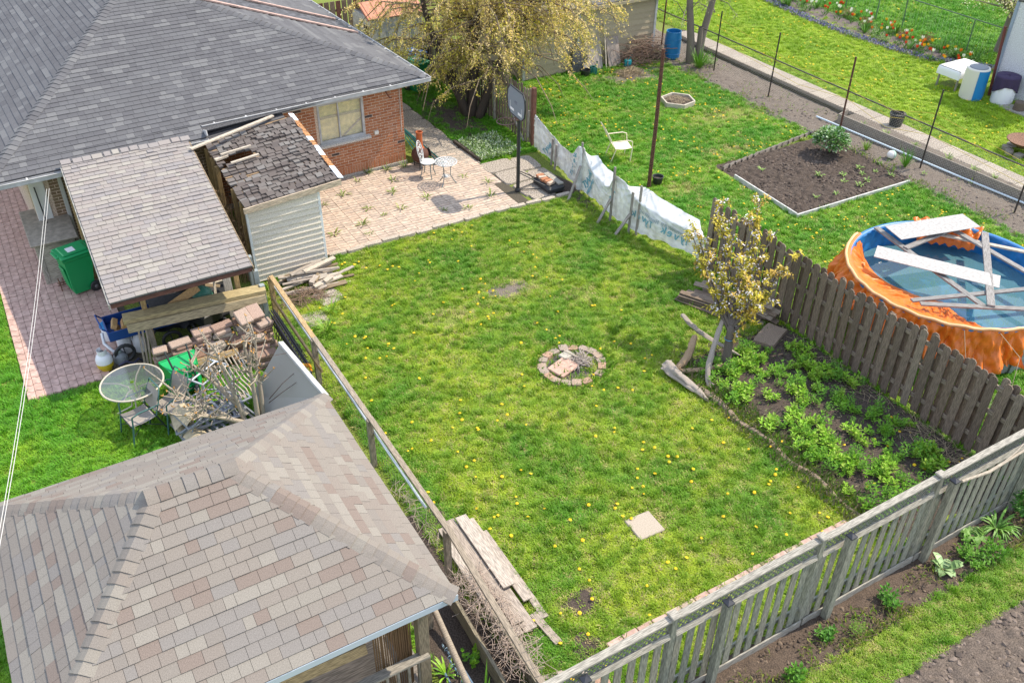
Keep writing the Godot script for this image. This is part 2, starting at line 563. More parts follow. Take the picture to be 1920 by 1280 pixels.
	for i in 30:
		part(path, "block", box_mesh(P(0.62, 0.1, 0.595), 0.012), blk[i % 2], Transform3D(Basis.from_euler(P(rf(-.01, .01), rf(-.015, .015), 0)), P(0.07, 0.07, 9.0 - i * 0.61)))
		var e := MB.new()
		if not cache.has("scallop"):
			var prof := []
			for j in 25: prof.append(Vector2(-0.3 + j * 0.025, 0.13 + 0.022 * absf(sin(j * PI / 4.0 + 0.01))))
			for j in 24:
				var a: Vector2 = prof[j]; var b: Vector2 = prof[j + 1]
				for s in [-1.0, 1.0]:
					e.facet([P(s * 0.025, 0, a.x), P(s * 0.025, 0, b.x), P(s * 0.025, b.y, b.x), P(s * 0.025, a.y, a.x)], P(s, 0, 0))
				e.facet([P(-0.025, a.y, a.x), P(0.025, a.y, a.x), P(0.025, b.y, b.x), P(-0.025, b.y, b.x)], Vector3.UP)
			cache["scallop"] = e.mesh()
		part(path, "edging", cache["scallop"], blk[1], Transform3D(Basis.from_euler(P(0, 0, rf(-.06, .06))), P(-0.30, 0.0, 9.0 - i * 0.61)))

# ---------------------------------------------------------------- grass
func tuft_mesh(blades: int, h: float, wide: float, lean: float, sd: int) -> ArrayMesh:
	var r := RandomNumberGenerator.new(); r.seed = sd
	var m := MB.new()
	for i in blades:
		var t := r.randf() * TAU
		var d := Vector3(cos(t), 0, sin(t)); var s := Vector3(-d.z, 0, d.x) * wide * 0.5
		var b := Vector3(r.randf_range(-1, 1), 0, r.randf_range(-1, 1)) * 0.05
		var k := r.randf_range(0.6, 1.15) * h; var o := r.randf_range(0.3, 1.0) * lean
		var p1 := b + d * o * 0.35 + Vector3.UP * k * 0.65; var p2 := b + d * o + Vector3.UP * k
		var g := r.randf_range(0.75, 1.15)
		m.col = Color(g, g, g)
		m.quad(b - s, p1 - s * 0.8, p1 + s * 0.8, b + s)
		m.tri(p1 - s * 0.8, p2, p1 + s * 0.8)
	return m.mesh()

func scatter(called: String, label: String, m: Mesh, mt: Material, xs: Array, cs: PackedColorArray, category := "grass") -> void:
	var mm := MultiMesh.new()
	mm.transform_format = MultiMesh.TRANSFORM_3D
	mm.use_colors = true
	mm.mesh = m
	mm.instance_count = xs.size()
	for i in xs.size():
		mm.set_instance_transform(i, xs[i])
		mm.set_instance_color(i, cs[i])
	var o := MultiMeshInstance3D.new()
	o.name = numbered(called)
	o.multimesh = mm
	o.material_override = mt
	add_child(o)
	tag(o, label, category)
	o.set_meta("kind", "stuff")

func inside(x: float, z: float, r: Array) -> bool:
	return x > r[0] and x < r[1] and z > r[2] and z < r[3]

var bare := [[8.6, -14.55, .75, .42], [6.9, -14.2, .5, .35], [5.35, -6.85, .38, .24], [5.0, -6.15, .26, .3], [18.75, -23.75, 1.4, .68], [8.3, -11.57, .62, .62], [9.9, -13.6, .35, .3], [7.15, -7.55, .3, .3], [17.6, -17.6, .9, .35], [19.2, -19.6, 1.4, .6], [15.0, -16.4, .5, .4], [16.6, -15.4, .3, .7], [11.9, -23.6, .75, 2.2], [7.6, -6.4, .22, .18], [28.0, -18.0, 1.6, .9]]

func lawn(called: String, label: String, rect: Array, dens: float, tones: Array, yellow: float, skip: Array, size := 1.0) -> void:
	var xs := []; var cs := PackedColorArray()
	var count := int((rect[1] - rect[0]) * (rect[3] - rect[2]) * dens)
	for i in count:
		var x := rf(rect[0], rect[1]); var z := rf(rect[2], rect[3])
		if seen_size(P(x, 0, z)) < 0: continue
		var out := false
		for s in skip:
			if inside(x, z, s): out = true; break
		if out: continue
		var a: float = N1.get_noise_2d(x * 1.6, z * 1.6); var b: float = N2.get_noise_2d(x, z)
		var wear := 0.0
		for s in bare:
			var q := Vector2((x - s[0]) / s[2], (z - s[1]) / s[3]).length() + b * 0.5
			wear = maxf(wear, clampf(1.35 - q, 0, 1))
		if rng.randf() < wear * 0.93: continue
		var y := clampf(yellow + a * 0.9 + b * 0.45, 0, 1)
		var c: Color = tones[0].lerp(tones[1], y)
		if rng.randf() < 0.05 + maxf(0.0, b * 0.22 + a * 0.12) * (0.4 + yellow) + wear * 0.5: c = tones[2]
		c = c * rf(0.72, 1.25)
		var f: float = N2.get_noise_2d(x * 3.1 + 17, z * 3.1)
		c = c.lerp(tones[0], clampf(f * 1.3, 0, .6))
		if f < -.22 and rng.randf() < .30 * yellow: c = tones[2].lerp(tones[1], rng.randf() * .6)
		var k := size * rf(0.65, 1.25) * (1.0 + 0.5 * b - 0.3 * y + maxf(0.0, f) * 2.2)
		var w := size * rf(0.85, 1.2)
		xs.append(Transform3D(Basis.from_euler(P(rf(-.2, .2), rf(0, TAU), rf(-.2, .2))).scaled(P(w, maxf(k, 0.35), w)), P(x, -0.004, z)))
		cs.append(Color(c.r, c.g, c.b))
	scatter(called, label, tuft_mesh(12, 0.054, 0.0095, 0.080, 5), leaf_mat("grass blade", 1, 1, 1, 0.6, 0.14), xs, cs)

func grass() -> void:
	var deep := Color(0.115, 0.305, 0.006); var lime := Color(0.39, 0.50, 0.014); var straw := Color(0.52, 0.43, 0.17)
	var lush := Color(0.10, 0.34, 0.006); var bright := Color(0.29, 0.50, 0.010)
	lawn("lawn_grass", "short yellow green grass of the fenced lawn round the fire ring", [3.95, 13.0, -17.66, -5.1], 620.0, [deep, lime, straw], 0.5, [[10.4, 13.5, -10.6, -4.0], [6.79, 7.25, -7.79, -7.33]])
	lawn("yard_grass", "lush green grass beside the pink paved side patio", [-3.6, 3.7, -22.0, -7.0], 520.0, [lush, bright, deep], 0.3, [[-0.95, 1.26, -28, -15.6], [1.2, 3.8, -30, -14.9], [-1.4, 2.9, -10.4, -6.4], [3.0, 3.8, -9.6, -4.8]])
	lawn("verge_grass", "narrow green lawn strip between the house walkway and the weeping tree", [11.15, 12.9, -29.0, -20.3], 480.0, [lush, bright, deep], 0.15, [])
	lawn("neighbour_grass", "bright green grass full of dandelions beyond the white sheet fence", [12.9, 20.6, -25.6, -5.2], 420.0, [lush, bright, straw], 0.42, [[16.5, 20.8, -17.15, -13.8]], 1.15)
	lawn("far_grass", "smooth lime green grass beyond the chain link fence", [23.2, 29.2, -32.0, -8.0], 300.0, [bright * 0.9, Color(0.42, 0.57, 0.012), bright], 0.75, [], 1.15)
	lawn("meadow_grass", "deep green grass beyond the tulip bed", [29.6, 40.0, -36.0, -12.0], 170.0, [lush, bright, lush], 0.35, [], 1.5)
	lawn("outer_grass", "mown grass strip between the garden border and the ploughed plot", [5.0, 15.0, -4.36, -3.62], 560.0, [deep, Color(0.34, 0.44, 0.03), straw], 0.6, [], 0.85)
	dandelions()

func dandelions() -> void:
	var spots := []
	var zones := [[4.3, 10.3, -17.5, -5.4, 210, 0.9], [13.2, 20.3, -24.5, -5.6, 480, 1.2], [23.4, 28.8, -30.0, -9.0, 330, 1.0], [29.8, 36.0, -30.0, -14.0, 70, 1.0], [10.6, 12.8, -7.5, -5.4, 26, 1.0]]
	for q in zones:
		var got := 0; var tries := 0
		while got < q[4] and tries < 20000:
			tries += 1
			var x := rf(q[0], q[1]); var z := rf(q[2], q[3])
			if N2.get_noise_2d(x * 0.6 + 70, z * 0.6) + rf(-0.15, 0.35) < 0.12: continue
			if seen_size(P(x, 0, z)) < 0 or inside(x, z, [16.4, 20.9, -17.2, -13.7]) or inside(x, z, [13.2, 18.3, -11.5, -7]): continue
			got += 1
			spots.append([seen_size(P(x, 0, z)), x, z])
	spots.sort_custom(func(a, b): return a[0] > b[0])
	var m := MB.new()
	for i in 8:
		var a := TAU * i / 8; var b := TAU * (i + 1) / 8
		m.tri(P(0, 0.012, 0), P(cos(a) * 0.026, 0.0, sin(a) * 0.026), P(cos(b) * 0.026, 0.0, sin(b) * 0.026))
	m.tri(P(-0.002, 0, 0), P(0.002, 0, 0), P(0, -0.07, 0))
	var fm := m.mesh()
	var ym := mat("dandelion", 0.80, 0.52, 0.006, 0.7, "plain")
	var xs := []; var cs := PackedColorArray()
	for i in spots.size():
		var x := Transform3D(Basis.from_euler(P(rf(-.3, .3), rf(0, 6), rf(-.3, .3))).scaled(Vector3.ONE * rf(0.8, 1.25)), P(spots[i][1], 0.065, spots[i][2]))
		if i < 300: solo("dandelion", "small yellow dandelion flower open in short grass near the plank fences", "dandelion", fm, ym, x, "dandelions in the nearer grass")
		else:
			xs.append(x); cs.append(Color(1, 1, 1))
	scatter("dandelion_field", "countless yellow dandelions dotted over the neighbouring lawns", fm, ym, xs, cs, "dandelions")

func clods(called: String, label: String, r: Array, n: int, tones: Array, size: float) -> void:
	var m := MB.new()
	var pts := []
	for i in 6: pts.append(P(cos(i * TAU / 6) * (.8 + .4 * N2.get_noise_2d(i * 3.0, 1)), .15, sin(i * TAU / 6) * (.8 + .4 * N2.get_noise_2d(i * 3.0, 9))))
	for i in 6:
		m.facet([P(.1, .75, .05), pts[i], pts[(i + 1) % 6]], pts[i] + Vector3.UP)
		m.facet([pts[i], pts[(i + 1) % 6], pts[(i + 1) % 6] * P(.8, -2, .8), pts[i] * P(.8, -2, .8)], pts[i])
	var xs := []; var cs := PackedColorArray()
	for i in n:
		var x := rf(r[0], r[1]); var z := rf(r[2], r[3])
		if seen_size(P(x, 0, z)) < 0: continue
		var k := size * rf(.3, 1.0) * rf(.4, 1.1)
		xs.append(Transform3D(Basis.from_euler(P(rf(-.5, .5), rf(0, TAU), rf(-.5, .5))).scaled(P(k, k * rf(.6, 1.1), k * rf(.7, 1.2))), P(x, .022, z)))
		cs.append(tones[rng.randi() % tones.size()])
	scatter(called, label, m.mesh(), leaf_mat("clod", 1, 1, 1, 1.0, 0.0), xs, cs, "soil")

# ---------------------------------------------------------------- shingled roofs
func wedge() -> ArrayMesh:
	if not cache.has("wedge"):
		var m := MB.new()
		var t := 0.015; var s := 0.003
		m.quad(P(-.5, t, 0), P(-.5, s, -1), P(.5, s, -1), P(.5, t, 0))
		m.quad(P(-.5, -.004, 0), P(-.5, t, 0), P(.5, t, 0), P(.5, -.004, 0))
		m.facet([P(-.5, -.004, 0), P(-.5, t, 0), P(-.5, s, -1), P(-.5, -.004, -1)], P(-1, 0, 0))
		m.facet([P(.5, -.004, 0), P(.5, t, 0), P(.5, s, -1), P(.5, -.004, -1)], P(1, 0, 0))
		cache["wedge"] = m.mesh()
	return cache["wedge"]

func roof_face(items: Array, base: Transform3D, eL: Vector3, eR: Vector3, tR: Vector3, tL: Vector3, tones: Array, ex: float, wmin: float, wmax: float, curl := 0.0, wave := 0.0, drop: Variant = null) -> void:
	var u := (eR - eL).normalized()
	var v := (tL + tR) * 0.5 - eL
	v = (v - u * v.dot(u)).normalized()
	var nn := v.cross(u) * -1.0
	if nn.y < 0: nn = -nn
	var top := (tL - eL).dot(v)
	var sl := (tL - eL).dot(u) / top; var sr := (tR - eR).dot(u) / (tR - eR).dot(v)
	var wide := (eR - eL).dot(u)
	var rows := int(ceil(top / ex))
	for r in rows:
		var d := r * ex
		var a := sl * (d + ex) if sl > 0 else sl * d
		var b := wide + (sr * (d + ex) if sr < 0 else sr * d)
		var x := a - rf(0, wmax) * (1.0 if absf(sl) > 0.05 else 0.0)
		var tone := rng.randi() % tones.size()
		var lift := rf(0.85, 1.3)
		while x < b - 0.02:
			var w := rf(wmin, wmax)
			if absf(sr) < 0.05: w = minf(w, maxf(b - x, 0.03))
			if x + w > b - 0.03: w = maxf(b - x, 0.03)
			var x0 := maxf(x, a)
			var xc := (x0 + x + w) * 0.5; var ww := x + w - x0
			x += w
			if ww < 0.02: continue
			if rng.randf() < 0.72: tone = rng.randi() % tones.size()
			if rng.randf() < 0.4: lift = rf(0.8, 1.35 + minf(curl * 25.0, .7))
			var e := ex * 1.04
			if r == rows - 1: e = minf(e, top - d + 0.005)
			var p := eL + u * xc + v * d + nn * 0.004
			if wave > 0: p += nn * (N1.get_noise_2d(xc * 4, d * 3) * wave)
			if not near_view(base * p): continue
			if drop != null and drop.call(p): continue
			var bs := Basis(u * (ww - 0.004), nn * lift, -v * e)
			if curl > 0:
				var k := rf(-0.3, 1.0) * curl
				var sk := rf(-0.12, 0.12) * curl * 2
				bs = Basis(u.rotated(v, sk) * (ww - rf(0.004, 0.004 + curl * 0.09)), nn * lift * rf(1.0, 1.0 + curl * 4.0), (-v).rotated(u, maxf(0, k)) * e * rf(0.9, 1.05))
				p += nn * maxf(0, k) * 0.02
			items.append([wedge(), tones[tone], Transform3D(bs, p)])

func near_view(p: Vector3) -> bool:
	var q := cam_inv * p
	if q.z > -0.5: return false
	return absf(q.x / q.z) < 0.66 and absf(q.y / q.z) < 0.47

func hip_caps(items: Array, base: Transform3D, a: Vector3, b: Vector3, n1: Vector3, n2: Vector3, tones: Array, wide := 0.13, step := 0.145) -> void:
	var h := (b - a).normalized()
	var p1 := n1.cross(h).normalized(); var p2 := n2.cross(h).normalized()
	if p1.dot(n2) > 0: p1 = -p1
	if p2.dot(n1) > 0: p2 = -p2
	var up := (n1 + n2).normalized()
	var m := MB.new()
	var l := step * 1.25
	var lo := 0.030; var hi := 0.014
	var c0 := up * (lo + 0.006); var c1 := h * l + up * (hi + 0.006)
	for q in [[p1, n1], [p2, n2]]:
		var s0: Vector3 = q[0] * wide + q[1] * (lo - 0.012); var s1: Vector3 = q[0] * wide + h * l + q[1] * (hi - 0.008)
		var m0: Vector3 = q[0] * wide * 0.45 + q[1] * lo + up * 0.002; var m1: Vector3 = q[0] * wide * 0.45 + h * l + q[1] * hi + up * 0.002
		m.facet([c0, c1, m1, m0], up)
		m.facet([m0, m1, s1, s0], q[1])
		m.facet([c0, m0, m0 - up * 0.022, c0 - up * 0.022], -h)
		m.facet([m0, s0, s0 - q[1] * 0.022, m0 - up * 0.022], -h)
		m.facet([s0, s1, s1 - q[1] * 0.02, s0 - q[1] * 0.02], q[0])
	var mm := m.mesh()
	var n := int(a.distance_to(b) / step)
	for i in n:
		var p := a + h * step * i
		if near_view(base * p): items.append([mm, tones[rng.randi() % tones.size()], Transform3D(Basis.from_scale(Vector3.ONE * rf(0.97, 1.04)), p + up * rf(-.002, .003))])

func shingle_tones(key: String, list: Array) -> Array:
	var out := []
	for k in list: out.append(mat("%s %d" % [key, out.size()], k[0], k[1], k[2], 0.95, "fine", 0.7))
	return out

func slab_poly(m: MB, p: Array, thick: float) -> void:
	var nn: Vector3 = ((p[2] - p[0]) as Vector3).cross(p[1] - p[0]).normalized()
	if nn.y < 0: nn = -nn
	m.facet(p, nn)
	var q := []
	for a in p: q.append(a - nn * thick)
	m.facet(q, -nn)
	var mid := Vector3()
	for a in p: mid += a / p.size()
	for i in p.size():
		var a: Vector3 = p[i]; var b: Vector3 = p[(i + 1) % p.size()]
		m.facet([a, b, b - nn * thick, a - nn * thick], (a + b) * 0.5 - mid)

func norm_of(a: Vector3, b: Vector3, c: Vector3) -> Vector3:
	var k := (b - a).cross(c - a).normalized()
	return k if k.y > 0 else -k

# ---------------------------------------------------------------- the brick house
func brick_run(items: Array, x0: float, x1: float, y0: float, y1: float, z: float, tones: Array, hole: Array) -> void:
	var bm := box_mesh(P(0.207, 0.060, 0.03), 0.004)
	var hm := box_mesh(P(0.100, 0.064, 0.03), 0.004)
	var row := 0
	var y := y0
	while y < y1:
		var x := x1 - (0.0 if row % 2 == 0 else 0.111)
		if row % 2 == 1: items.append([hm, tones[rng.randi() % 6], Transform3D(Basis(), P(x1 - 0.052, y + 0.032, z))])
		while x - 0.212 > x0:
			var c := x - 0.108
			var hit: bool = y + 0.06 > hole[2] and y < hole[3] and c + 0.1 > hole[0] and c - 0.1 < hole[1]
			if hit and (c > hole[1] - 0.02 or c < hole[0] + 0.02): # half brick beside the opening
				var cc: float = c + (0.055 if c > hole[1] - 0.02 else -0.055)
				items.append([hm, tones[rng.randi() % 6], Transform3D(Basis(), P(cc, y + 0.032, z))])
			elif not hit:
				var t := rng.randi() % 6 if rng.randf() > 0.022 else 6
				items.append([bm, tones[t], Transform3D(Basis.from_euler(P(0, rf(-.01, .01), rf(-.006, .006))), P(c, y + 0.032, z + rf(-.002, .002)))])
			x -= 0.222
		y += 0.0745
		row += 1

func gutter(o: Node3D, a: Vector3, b: Vector3, out: Vector3) -> void:
	var m := MB.new()
	var d := (b - a).normalized(); var l := a.distance_to(b)
	var bs := Basis(d, Vector3.UP, d.cross(Vector3.UP))
	if bs.z.dot(out) < 0: bs = Basis(-d, Vector3.UP, -d.cross(Vector3.UP))
	var c := (a + b) * 0.5
	m.cham(c + out * 0.055 + Vector3.UP * -0.095, P(l, 0.008, 0.11), 0.003, bs)
	m.cham(c + out * 0.112 + Vector3.UP * -0.045, P(l, 0.10, 0.008), 0.003, bs)
	m.cham(c + out * 0.122 + Vector3.UP * 0.006, P(l, 0.012, 0.024), 0.004, bs)
	m.cham(c + out * 0.003 + Vector3.UP * -0.05, P(l, 0.10, 0.006), 0.002, bs)
	for s in [-0.5, 0.5]: m.box(c + d * l * s + out * 0.055 + Vector3.UP * -0.045, P(0.006, 0.10, 0.115), bs)
	var g := part(o, "gutter", m, mat("white aluminium", 0.84, 0.84, 0.85, 0.45, "plain"))
	var n := int(l / 0.75)
	for i in n:
		part(g, "bracket", box_mesh(P(0.035, 0.008, 0.13), 0.002), mat("white aluminium"), Transform3D(bs, a + d * (0.3 + i * 0.75) + out * 0.06 + Vector3.UP * 0.004))

func house() -> void:
	var o := thing("brick_house", "orange brick bungalow with grey shingled hip roof and boarded window", "house", P(9.37, 0, -21.34), 0.04)
	var base := o.transform
	var x0 := -9.95
	var R := P(.5, 2.46, .36); var L := P(x0, 2.30, .82); var apex := P(-5.1, 4.36, -5.22); var back := P(-5.1, 4.36, -14.0)
	var jf := P(-5.35, 2.30, .82); var jb := P(-5.35, 2.46, .36)
	var deck := MB.new()
	slab_poly(deck, [L, jf, jb, R, apex], 0.03)
	slab_poly(deck, [R, P(.5, 2.46, -14), back, apex], 0.03)
	slab_poly(deck, [L, apex, back, P(x0, 2.30, -14)], 0.03)
	part(o, "roof_deck", deck, mat("roof felt", 0.09, 0.09, 0.095, 0.95, "grit", 1.0))
	var white := mat("white aluminium")
	part(o, "soffit", box_mesh(P(10.4, 0.02, 14.4), 0.0), mat("soffit", 0.5, 0.5, 0.5, 0.8, "plain"), Transform3D(Basis(), P(-4.72, 2.29, -6.86)))
	part(o, "soffit", box_mesh(P(4.55, 0.02, .5), 0.0), mat("soffit"), Transform3D(Basis(), P(-7.66, 2.17, .55)))
	var mortar := mat("mortar", 0.70, 0.54, 0.42, 0.95, "grit", 0.8)
	var wb := MB.new()
	wb.box(P(-4.0, 0.05, -.12), P(8.0, 2.1, .2))
	# wall with a real opening for the window
	var wall := MB.new()
	wall.box(P(-5.76, 1.17, -.11), P(6.78, 2.22, .2))
	wall.box(P(-9.05, 1.17, -7.0), P(.2, 2.22, 13.6))
	wall.box(P(-.56, 1.17, -.11), P(1.12, 2.22, .2))
	wall.box(P(-1.745, .575, -.11), P(1.25, 1.03, .2))
	wall.box(P(-1.745, 2.22, -.11), P(1.25, .14, .2))
	wall.box(P(-.11, 1.17, -7.0), P(.2, 2.22, 13.6))
	wall.box(P(-7.25, 1.1, .30), P(3.8, 2.1, .2))
	wall.box(P(-5.4, 1.1, .10), P(.2, 2.1, .24))
	part(o, "wall", wall, mortar)
	part(o, "foundation", box_mesh(P(9.1, 0.13, 0.22), 0.01), mat("foundation concrete", 0.42, 0.39, 0.34, 0.95, "grit", 0.9), Transform3D(Basis(), P(-4.53, 0.055, -.085)))
	var red := []
	for k in [[.47, .182, .080], [.44, .158, .066], [.50, .205, .098], [.40, .145, .064], [.49, .19, .080], [.52, .235, .125], [.085, .06, .055]]:
		red.append(mat("red brick %d" % red.size(), k[0], k[1], k[2], 0.9, "grit", 0.5))
	var items := []
	brick_run(items, -6.0, 0.0, 0.345, 2.28, -0.018, red, [-2.385, -1.105, 1.02, 2.19])
	for i in 78:
		items.append([box_mesh(P(0.064, 0.212, 0.03), 0.004), red[[2, 5, 0, 5][rng.randi() % 4]], Transform3D(Basis(), P(-.036 - i * 0.0745, 0.232, -0.015))])
	pieces(o, "brick", items)
	var tan_ := []
	for k in [[.25, .17, .10], [.27, .19, .11], [.23, .155, .095], [.25, .18, .11], [.26, .17, .11], [.22, .15, .09], [.2, .14, .09]]: tan_.append(mat("tan brick %d" % tan_.size(), k[0], k[1], k[2], 0.9, "grit", 0.5))
	items = []
	brick_run(items, -9.14, -5.32, 0.1, 2.1, 0.39, tan_, [-9.16, -8.82, 0, 2.2])
	pieces(o, "tan_brick", items, 120)
	# window
	var w := Node3D.new(); w.name = "window"; o.add_child(w); w.position = P(-1.745, 1.625, 0)
	part(w, "curtain", box_mesh(P(1.2, 1.0, 0.02), 0.002), mat("yellowed board", 0.88, 0.70, 0.29, 0.9, "mottle", 1.0), Transform3D(Basis(), P(0, 0, -.13)))
	part(w, "brace", box_mesh(P(.8, .045, .02), 0.002), mat("pale lumber", 0.62, 0.46, 0.28, 0.85, "wood", 0.6), Transform3D(Basis.from_euler(P(0, 0, .62)), P(.35, -.25, -.105)))
	part(w, "brace", box_mesh(P(1.18, .07, .02), 0.002), mat("pale lumber"), Transform3D(Basis(), P(0, .12, -.107)))
	var fr := MB.new()
	for s in [-1, 1]:
		fr.cham(P(s * .598, 0, -.03), P(.055, 1.06, .07), .004)
		fr.cham(P(0, s * .503, -.03), P(1.14, .052 if s > 0 else .09, .07), .004)
	part(w, "frame", fr, white)
	part(w, "mullion", box_mesh(P(.035, .95, .05), .004), white, Transform3D(Basis(), P(-.06, 0, -.035)))
	var gl := StandardMaterial3D.new(); gl.resource_name = "window glass"
	gl.albedo_color = Color(.9, .95, .95, .12); gl.transparency = BaseMaterial3D.TRANSPARENCY_ALPHA; gl.roughness = 0.03
	mats["window glass"] = gl
	part(w, "pane", box_mesh(P(.48, .93, .005), 0.0), gl, Transform3D(Basis(), P(-.325, 0.02, -.05)))
	part(w, "pane", box_mesh(P(.60, .93, .005), 0.0), gl, Transform3D(Basis(), P(.265, 0.02, -.056)))
	part(w, "sill", box_mesh(P(1.44, .075, .14), .01), mat("sill stone", .62, .60, .56, .9, "grit", .8), Transform3D(Basis.from_euler(P(.12, 0, 0)), P(.02, -.565, .05)))
	part(o, "vent_cover", box_mesh(P(.12, .10, .05), .012), mat("vent plastic", .7, .68, .62, .6, "plain"), Transform3D(Basis(), P(-.82, 1.10, .025)))
	var pp := MB.new()
	pp.tube([P(-.093, 2.26, .03), P(-.095, 0.97, .03)], [.012], 6)
	part(o, "conduit", pp, mat("conduit", .45, .40, .36, .6, "plain"))
	pp = MB.new()
	pp.tube([P(-.50, 2.27, .05), P(-.48, 2.12, .06), P(-.40, 1.98, .07), P(-.34, 1.96, .07)], [.014], 6)
	part(o, "hose_bracket", pp, mat("red rust pipe", .22, .05, .035, .7, "rust", .3))
	# white door, its frame and the iron handrail beside the steps
	part(o, "door", box_mesh(P(.30, 1.95, .06), .006), mat("door paint", .60, .60, .57, .6, "plain"), Transform3D(Basis(), P(-9.0, 1.0, .415)))
	part(o, "downspout", box_mesh(P(.085, 2.05, .07), .012), mat("downspout grey", .42, .42, .40, .5, "plain"), Transform3D(Basis(), P(-8.52, 1.05, .44)))
	pp = MB.new()
	pp.tube([P(-9.05, .9, 1.1), P(-9.05, .55, 1.35), P(-9.0, .02, 1.45)], [.022], 6)
	pp.tube([P(-9.05, .9, 1.1), P(-9.05, .9, .45)], [.022], 6)
	pp.tube([P(-9.05, 1.9, .5), P(-9.0, .02, .75)], [.016], 6)
	part(o, "handrail", pp, mat("black iron", .02, .02, .025, .5, "plain"))
	gutter(o, P(-5.32, 2.44, .36), P(.60, 2.44, .36), P(0, 0, 1))
	gutter(o, P(-10.2, 2.28, .82), P(-5.33, 2.28, .82), P(0, 0, 1))
	gutter(o, P(.5, 2.44, .47), P(.5, 2.44, -14), P(1, 0, 0))
	part(o, "fascia", box_mesh(P(.03, .13, .56), .004), white, Transform3D(Basis.from_euler(P(-.33, 0, 0)), P(-5.335, 2.33, .60)))
	# shingles
	var tones := shingle_tones("slate shingle", [[0.120, 0.120, 0.129], [0.137, 0.138, 0.147], [0.107, 0.107, 0.117], [0.171, 0.172, 0.178], [0.127, 0.128, 0.138], [0.115, 0.115, 0.124], [0.132, 0.133, 0.142]])
	items = []
	# lower left wing rows, then the whole face above
	var k := (.82 - .36)
	roof_face(items, base, L, jf, jb, P(x0 + .8 * k, 2.46, .36), tones, .147, .12, .27)
	roof_face(items, base, P(x0 + .8 * k, 2.46, .36), R, apex, apex, tones, .147, .12, .27)
	roof_face(items, base, P(x0, 2.30, -14), L, apex, back, tones, .147, .15, .34)
	var strip0 := -3.50; var strip1 := -4.95
	roof_face(items, base, R, P(.5, 2.46, -14), back, apex, tones, .147, .2, .5, 0.0, 0.0, func(p: Vector3) -> bool: return p.z < strip0 - (.5 - p.x) * .14 and p.z > strip1 - (.5 - p.x) * .14)
	pieces(o, "shingle", items, 300)
	var n_f := norm_of(L, R, apex); var n_r := norm_of(R, apex, back); var n_l := norm_of(L, apex, back)
	items = []
	hip_caps(items, base, R + P(0.02, 0.005, 0.02), apex, n_f, n_r, tones)
	hip_caps(items, base, L + P(-0.02, 0.005, 0.02), apex, n_f, n_l, tones, .15)
	pieces(o, "hip_cap", items)
	# torn strip of underlay between two battens
	var u := MB.new()
	u.facet([P(.42, 2.487 + .01, strip0), P(.42, 2.497, strip1), P(-4.6, 4.197 + .01, strip1 - .7), P(-4.6, 4.207, strip0 - .7)], Vector3.UP)
	part(o, "underlay", u, mat("bitumen underlay", .12, .12, .135, .7, "rust", 2.5))
	var bt := mat("pink batten", .62, .43, .36, .8, "wood", .8)
	board(o, "batten", P(.44, 2.53, -3.50), P(-4.4, 4.175, -4.18), .10, .045, bt)
	board(o, "batten", P(.35, 2.56, -4.86), P(-4.4, 4.175, -5.56), .09, .045, bt)

# ---------------------------------------------------------------- lean-to
func lean_to() -> void:
	var o := thing("lean_to", "open lean-to with wavy pale beige shingled roof against the house", "lean-to")
	var eL := P(.83, 1.85, -15.17); var eR := P(3.40, 1.85, -15.17); var tR := P(3.60, 2.43, -20.05); var tL := P(.96, 2.43, -20.05)
	var d := MB.new()
	slab_poly(d, [eL, eR, tR, tL], 0.02)
	part(o, "roof_deck", d, mat("roof felt"))
	var tones := shingle_tones("beige shingle", [[0.314, 0.281, 0.262], [0.300, 0.275, 0.263], [0.330, 0.301, 0.274], [0.288, 0.267, 0.263], [0.310, 0.274, 0.257], [0.360, 0.335, 0.299], [0.294, 0.267, 0.257], [0.306, 0.279, 0.262]])
	var items := []
	roof_face(items, Transform3D(), eL, eR, tR, tL, tones, .142, .11, .26, 0.02, .012)
	# loose top course standing on the house roof
	var x := .97
	while x < 3.5:
		var w := rf(.13, .26)
		items.append([wedge(), tones[rng.randi() % 7], Transform3D(Basis(P(w, 0, 0), P(0, 1.6, .1), P(0, -.05, .16)), P(x + w / 2, 2.435 + rf(0, .01), -20.03 + rf(-.03, .03)))])
		x += w + rf(.005, .05)
	pieces(o, "shingle", items, 300)
	var wood := mat("weathered lumber", .30, .225, .14, .9, "wood", .7)
	var grey := mat("grey fascia", .45, .43, .39, .8, "wood", .9)
	board(o, "fascia", P(.815, 1.78, -15.17), P(.945, 2.36, -20.0), .12, .025, grey, P(1, 0, 0))
	board(o, "fascia", P(3.415, 1.78, -15.17), P(3.61, 2.36, -20.0), .12, .025, wood, P(1, 0, 0))
	board(o, "fascia", P(.84, 1.785, -15.19), P(3.39, 1.785, -15.19), .10, .025, mat("red brown fascia", .14, .06, .045, .85, "wood", .8), P(0, 0, 1))
	var post := mat("yellow post", .48, .33, .15, .85, "wood", .6)
	for q in [[1.45, -16.02], [3.22, -15.95], [.95, -19.4], [3.4, -19.3]]:
		board(o, "post", P(q[0], 0, q[1]), P(q[0], 1.72 if q[1] > -17 else 2.25, q[1]), .09, .09, post, P(0, 0, 1))
	board(o, "beam", P(.9, 1.73, -15.98), P(3.35, 1.73, -15.98), .09, .05, wood, P(0, 0, 1))
	board(o, "rafter", P(.92, 1.71, -15.3), P(1.0, 2.3, -19.9), .09, .05, wood, P(1, 0, 0))
	board(o, "rafter", P(2.1, 1.71, -15.3), P(2.2, 2.3, -19.9), .09, .05, wood, P(1, 0, 0))

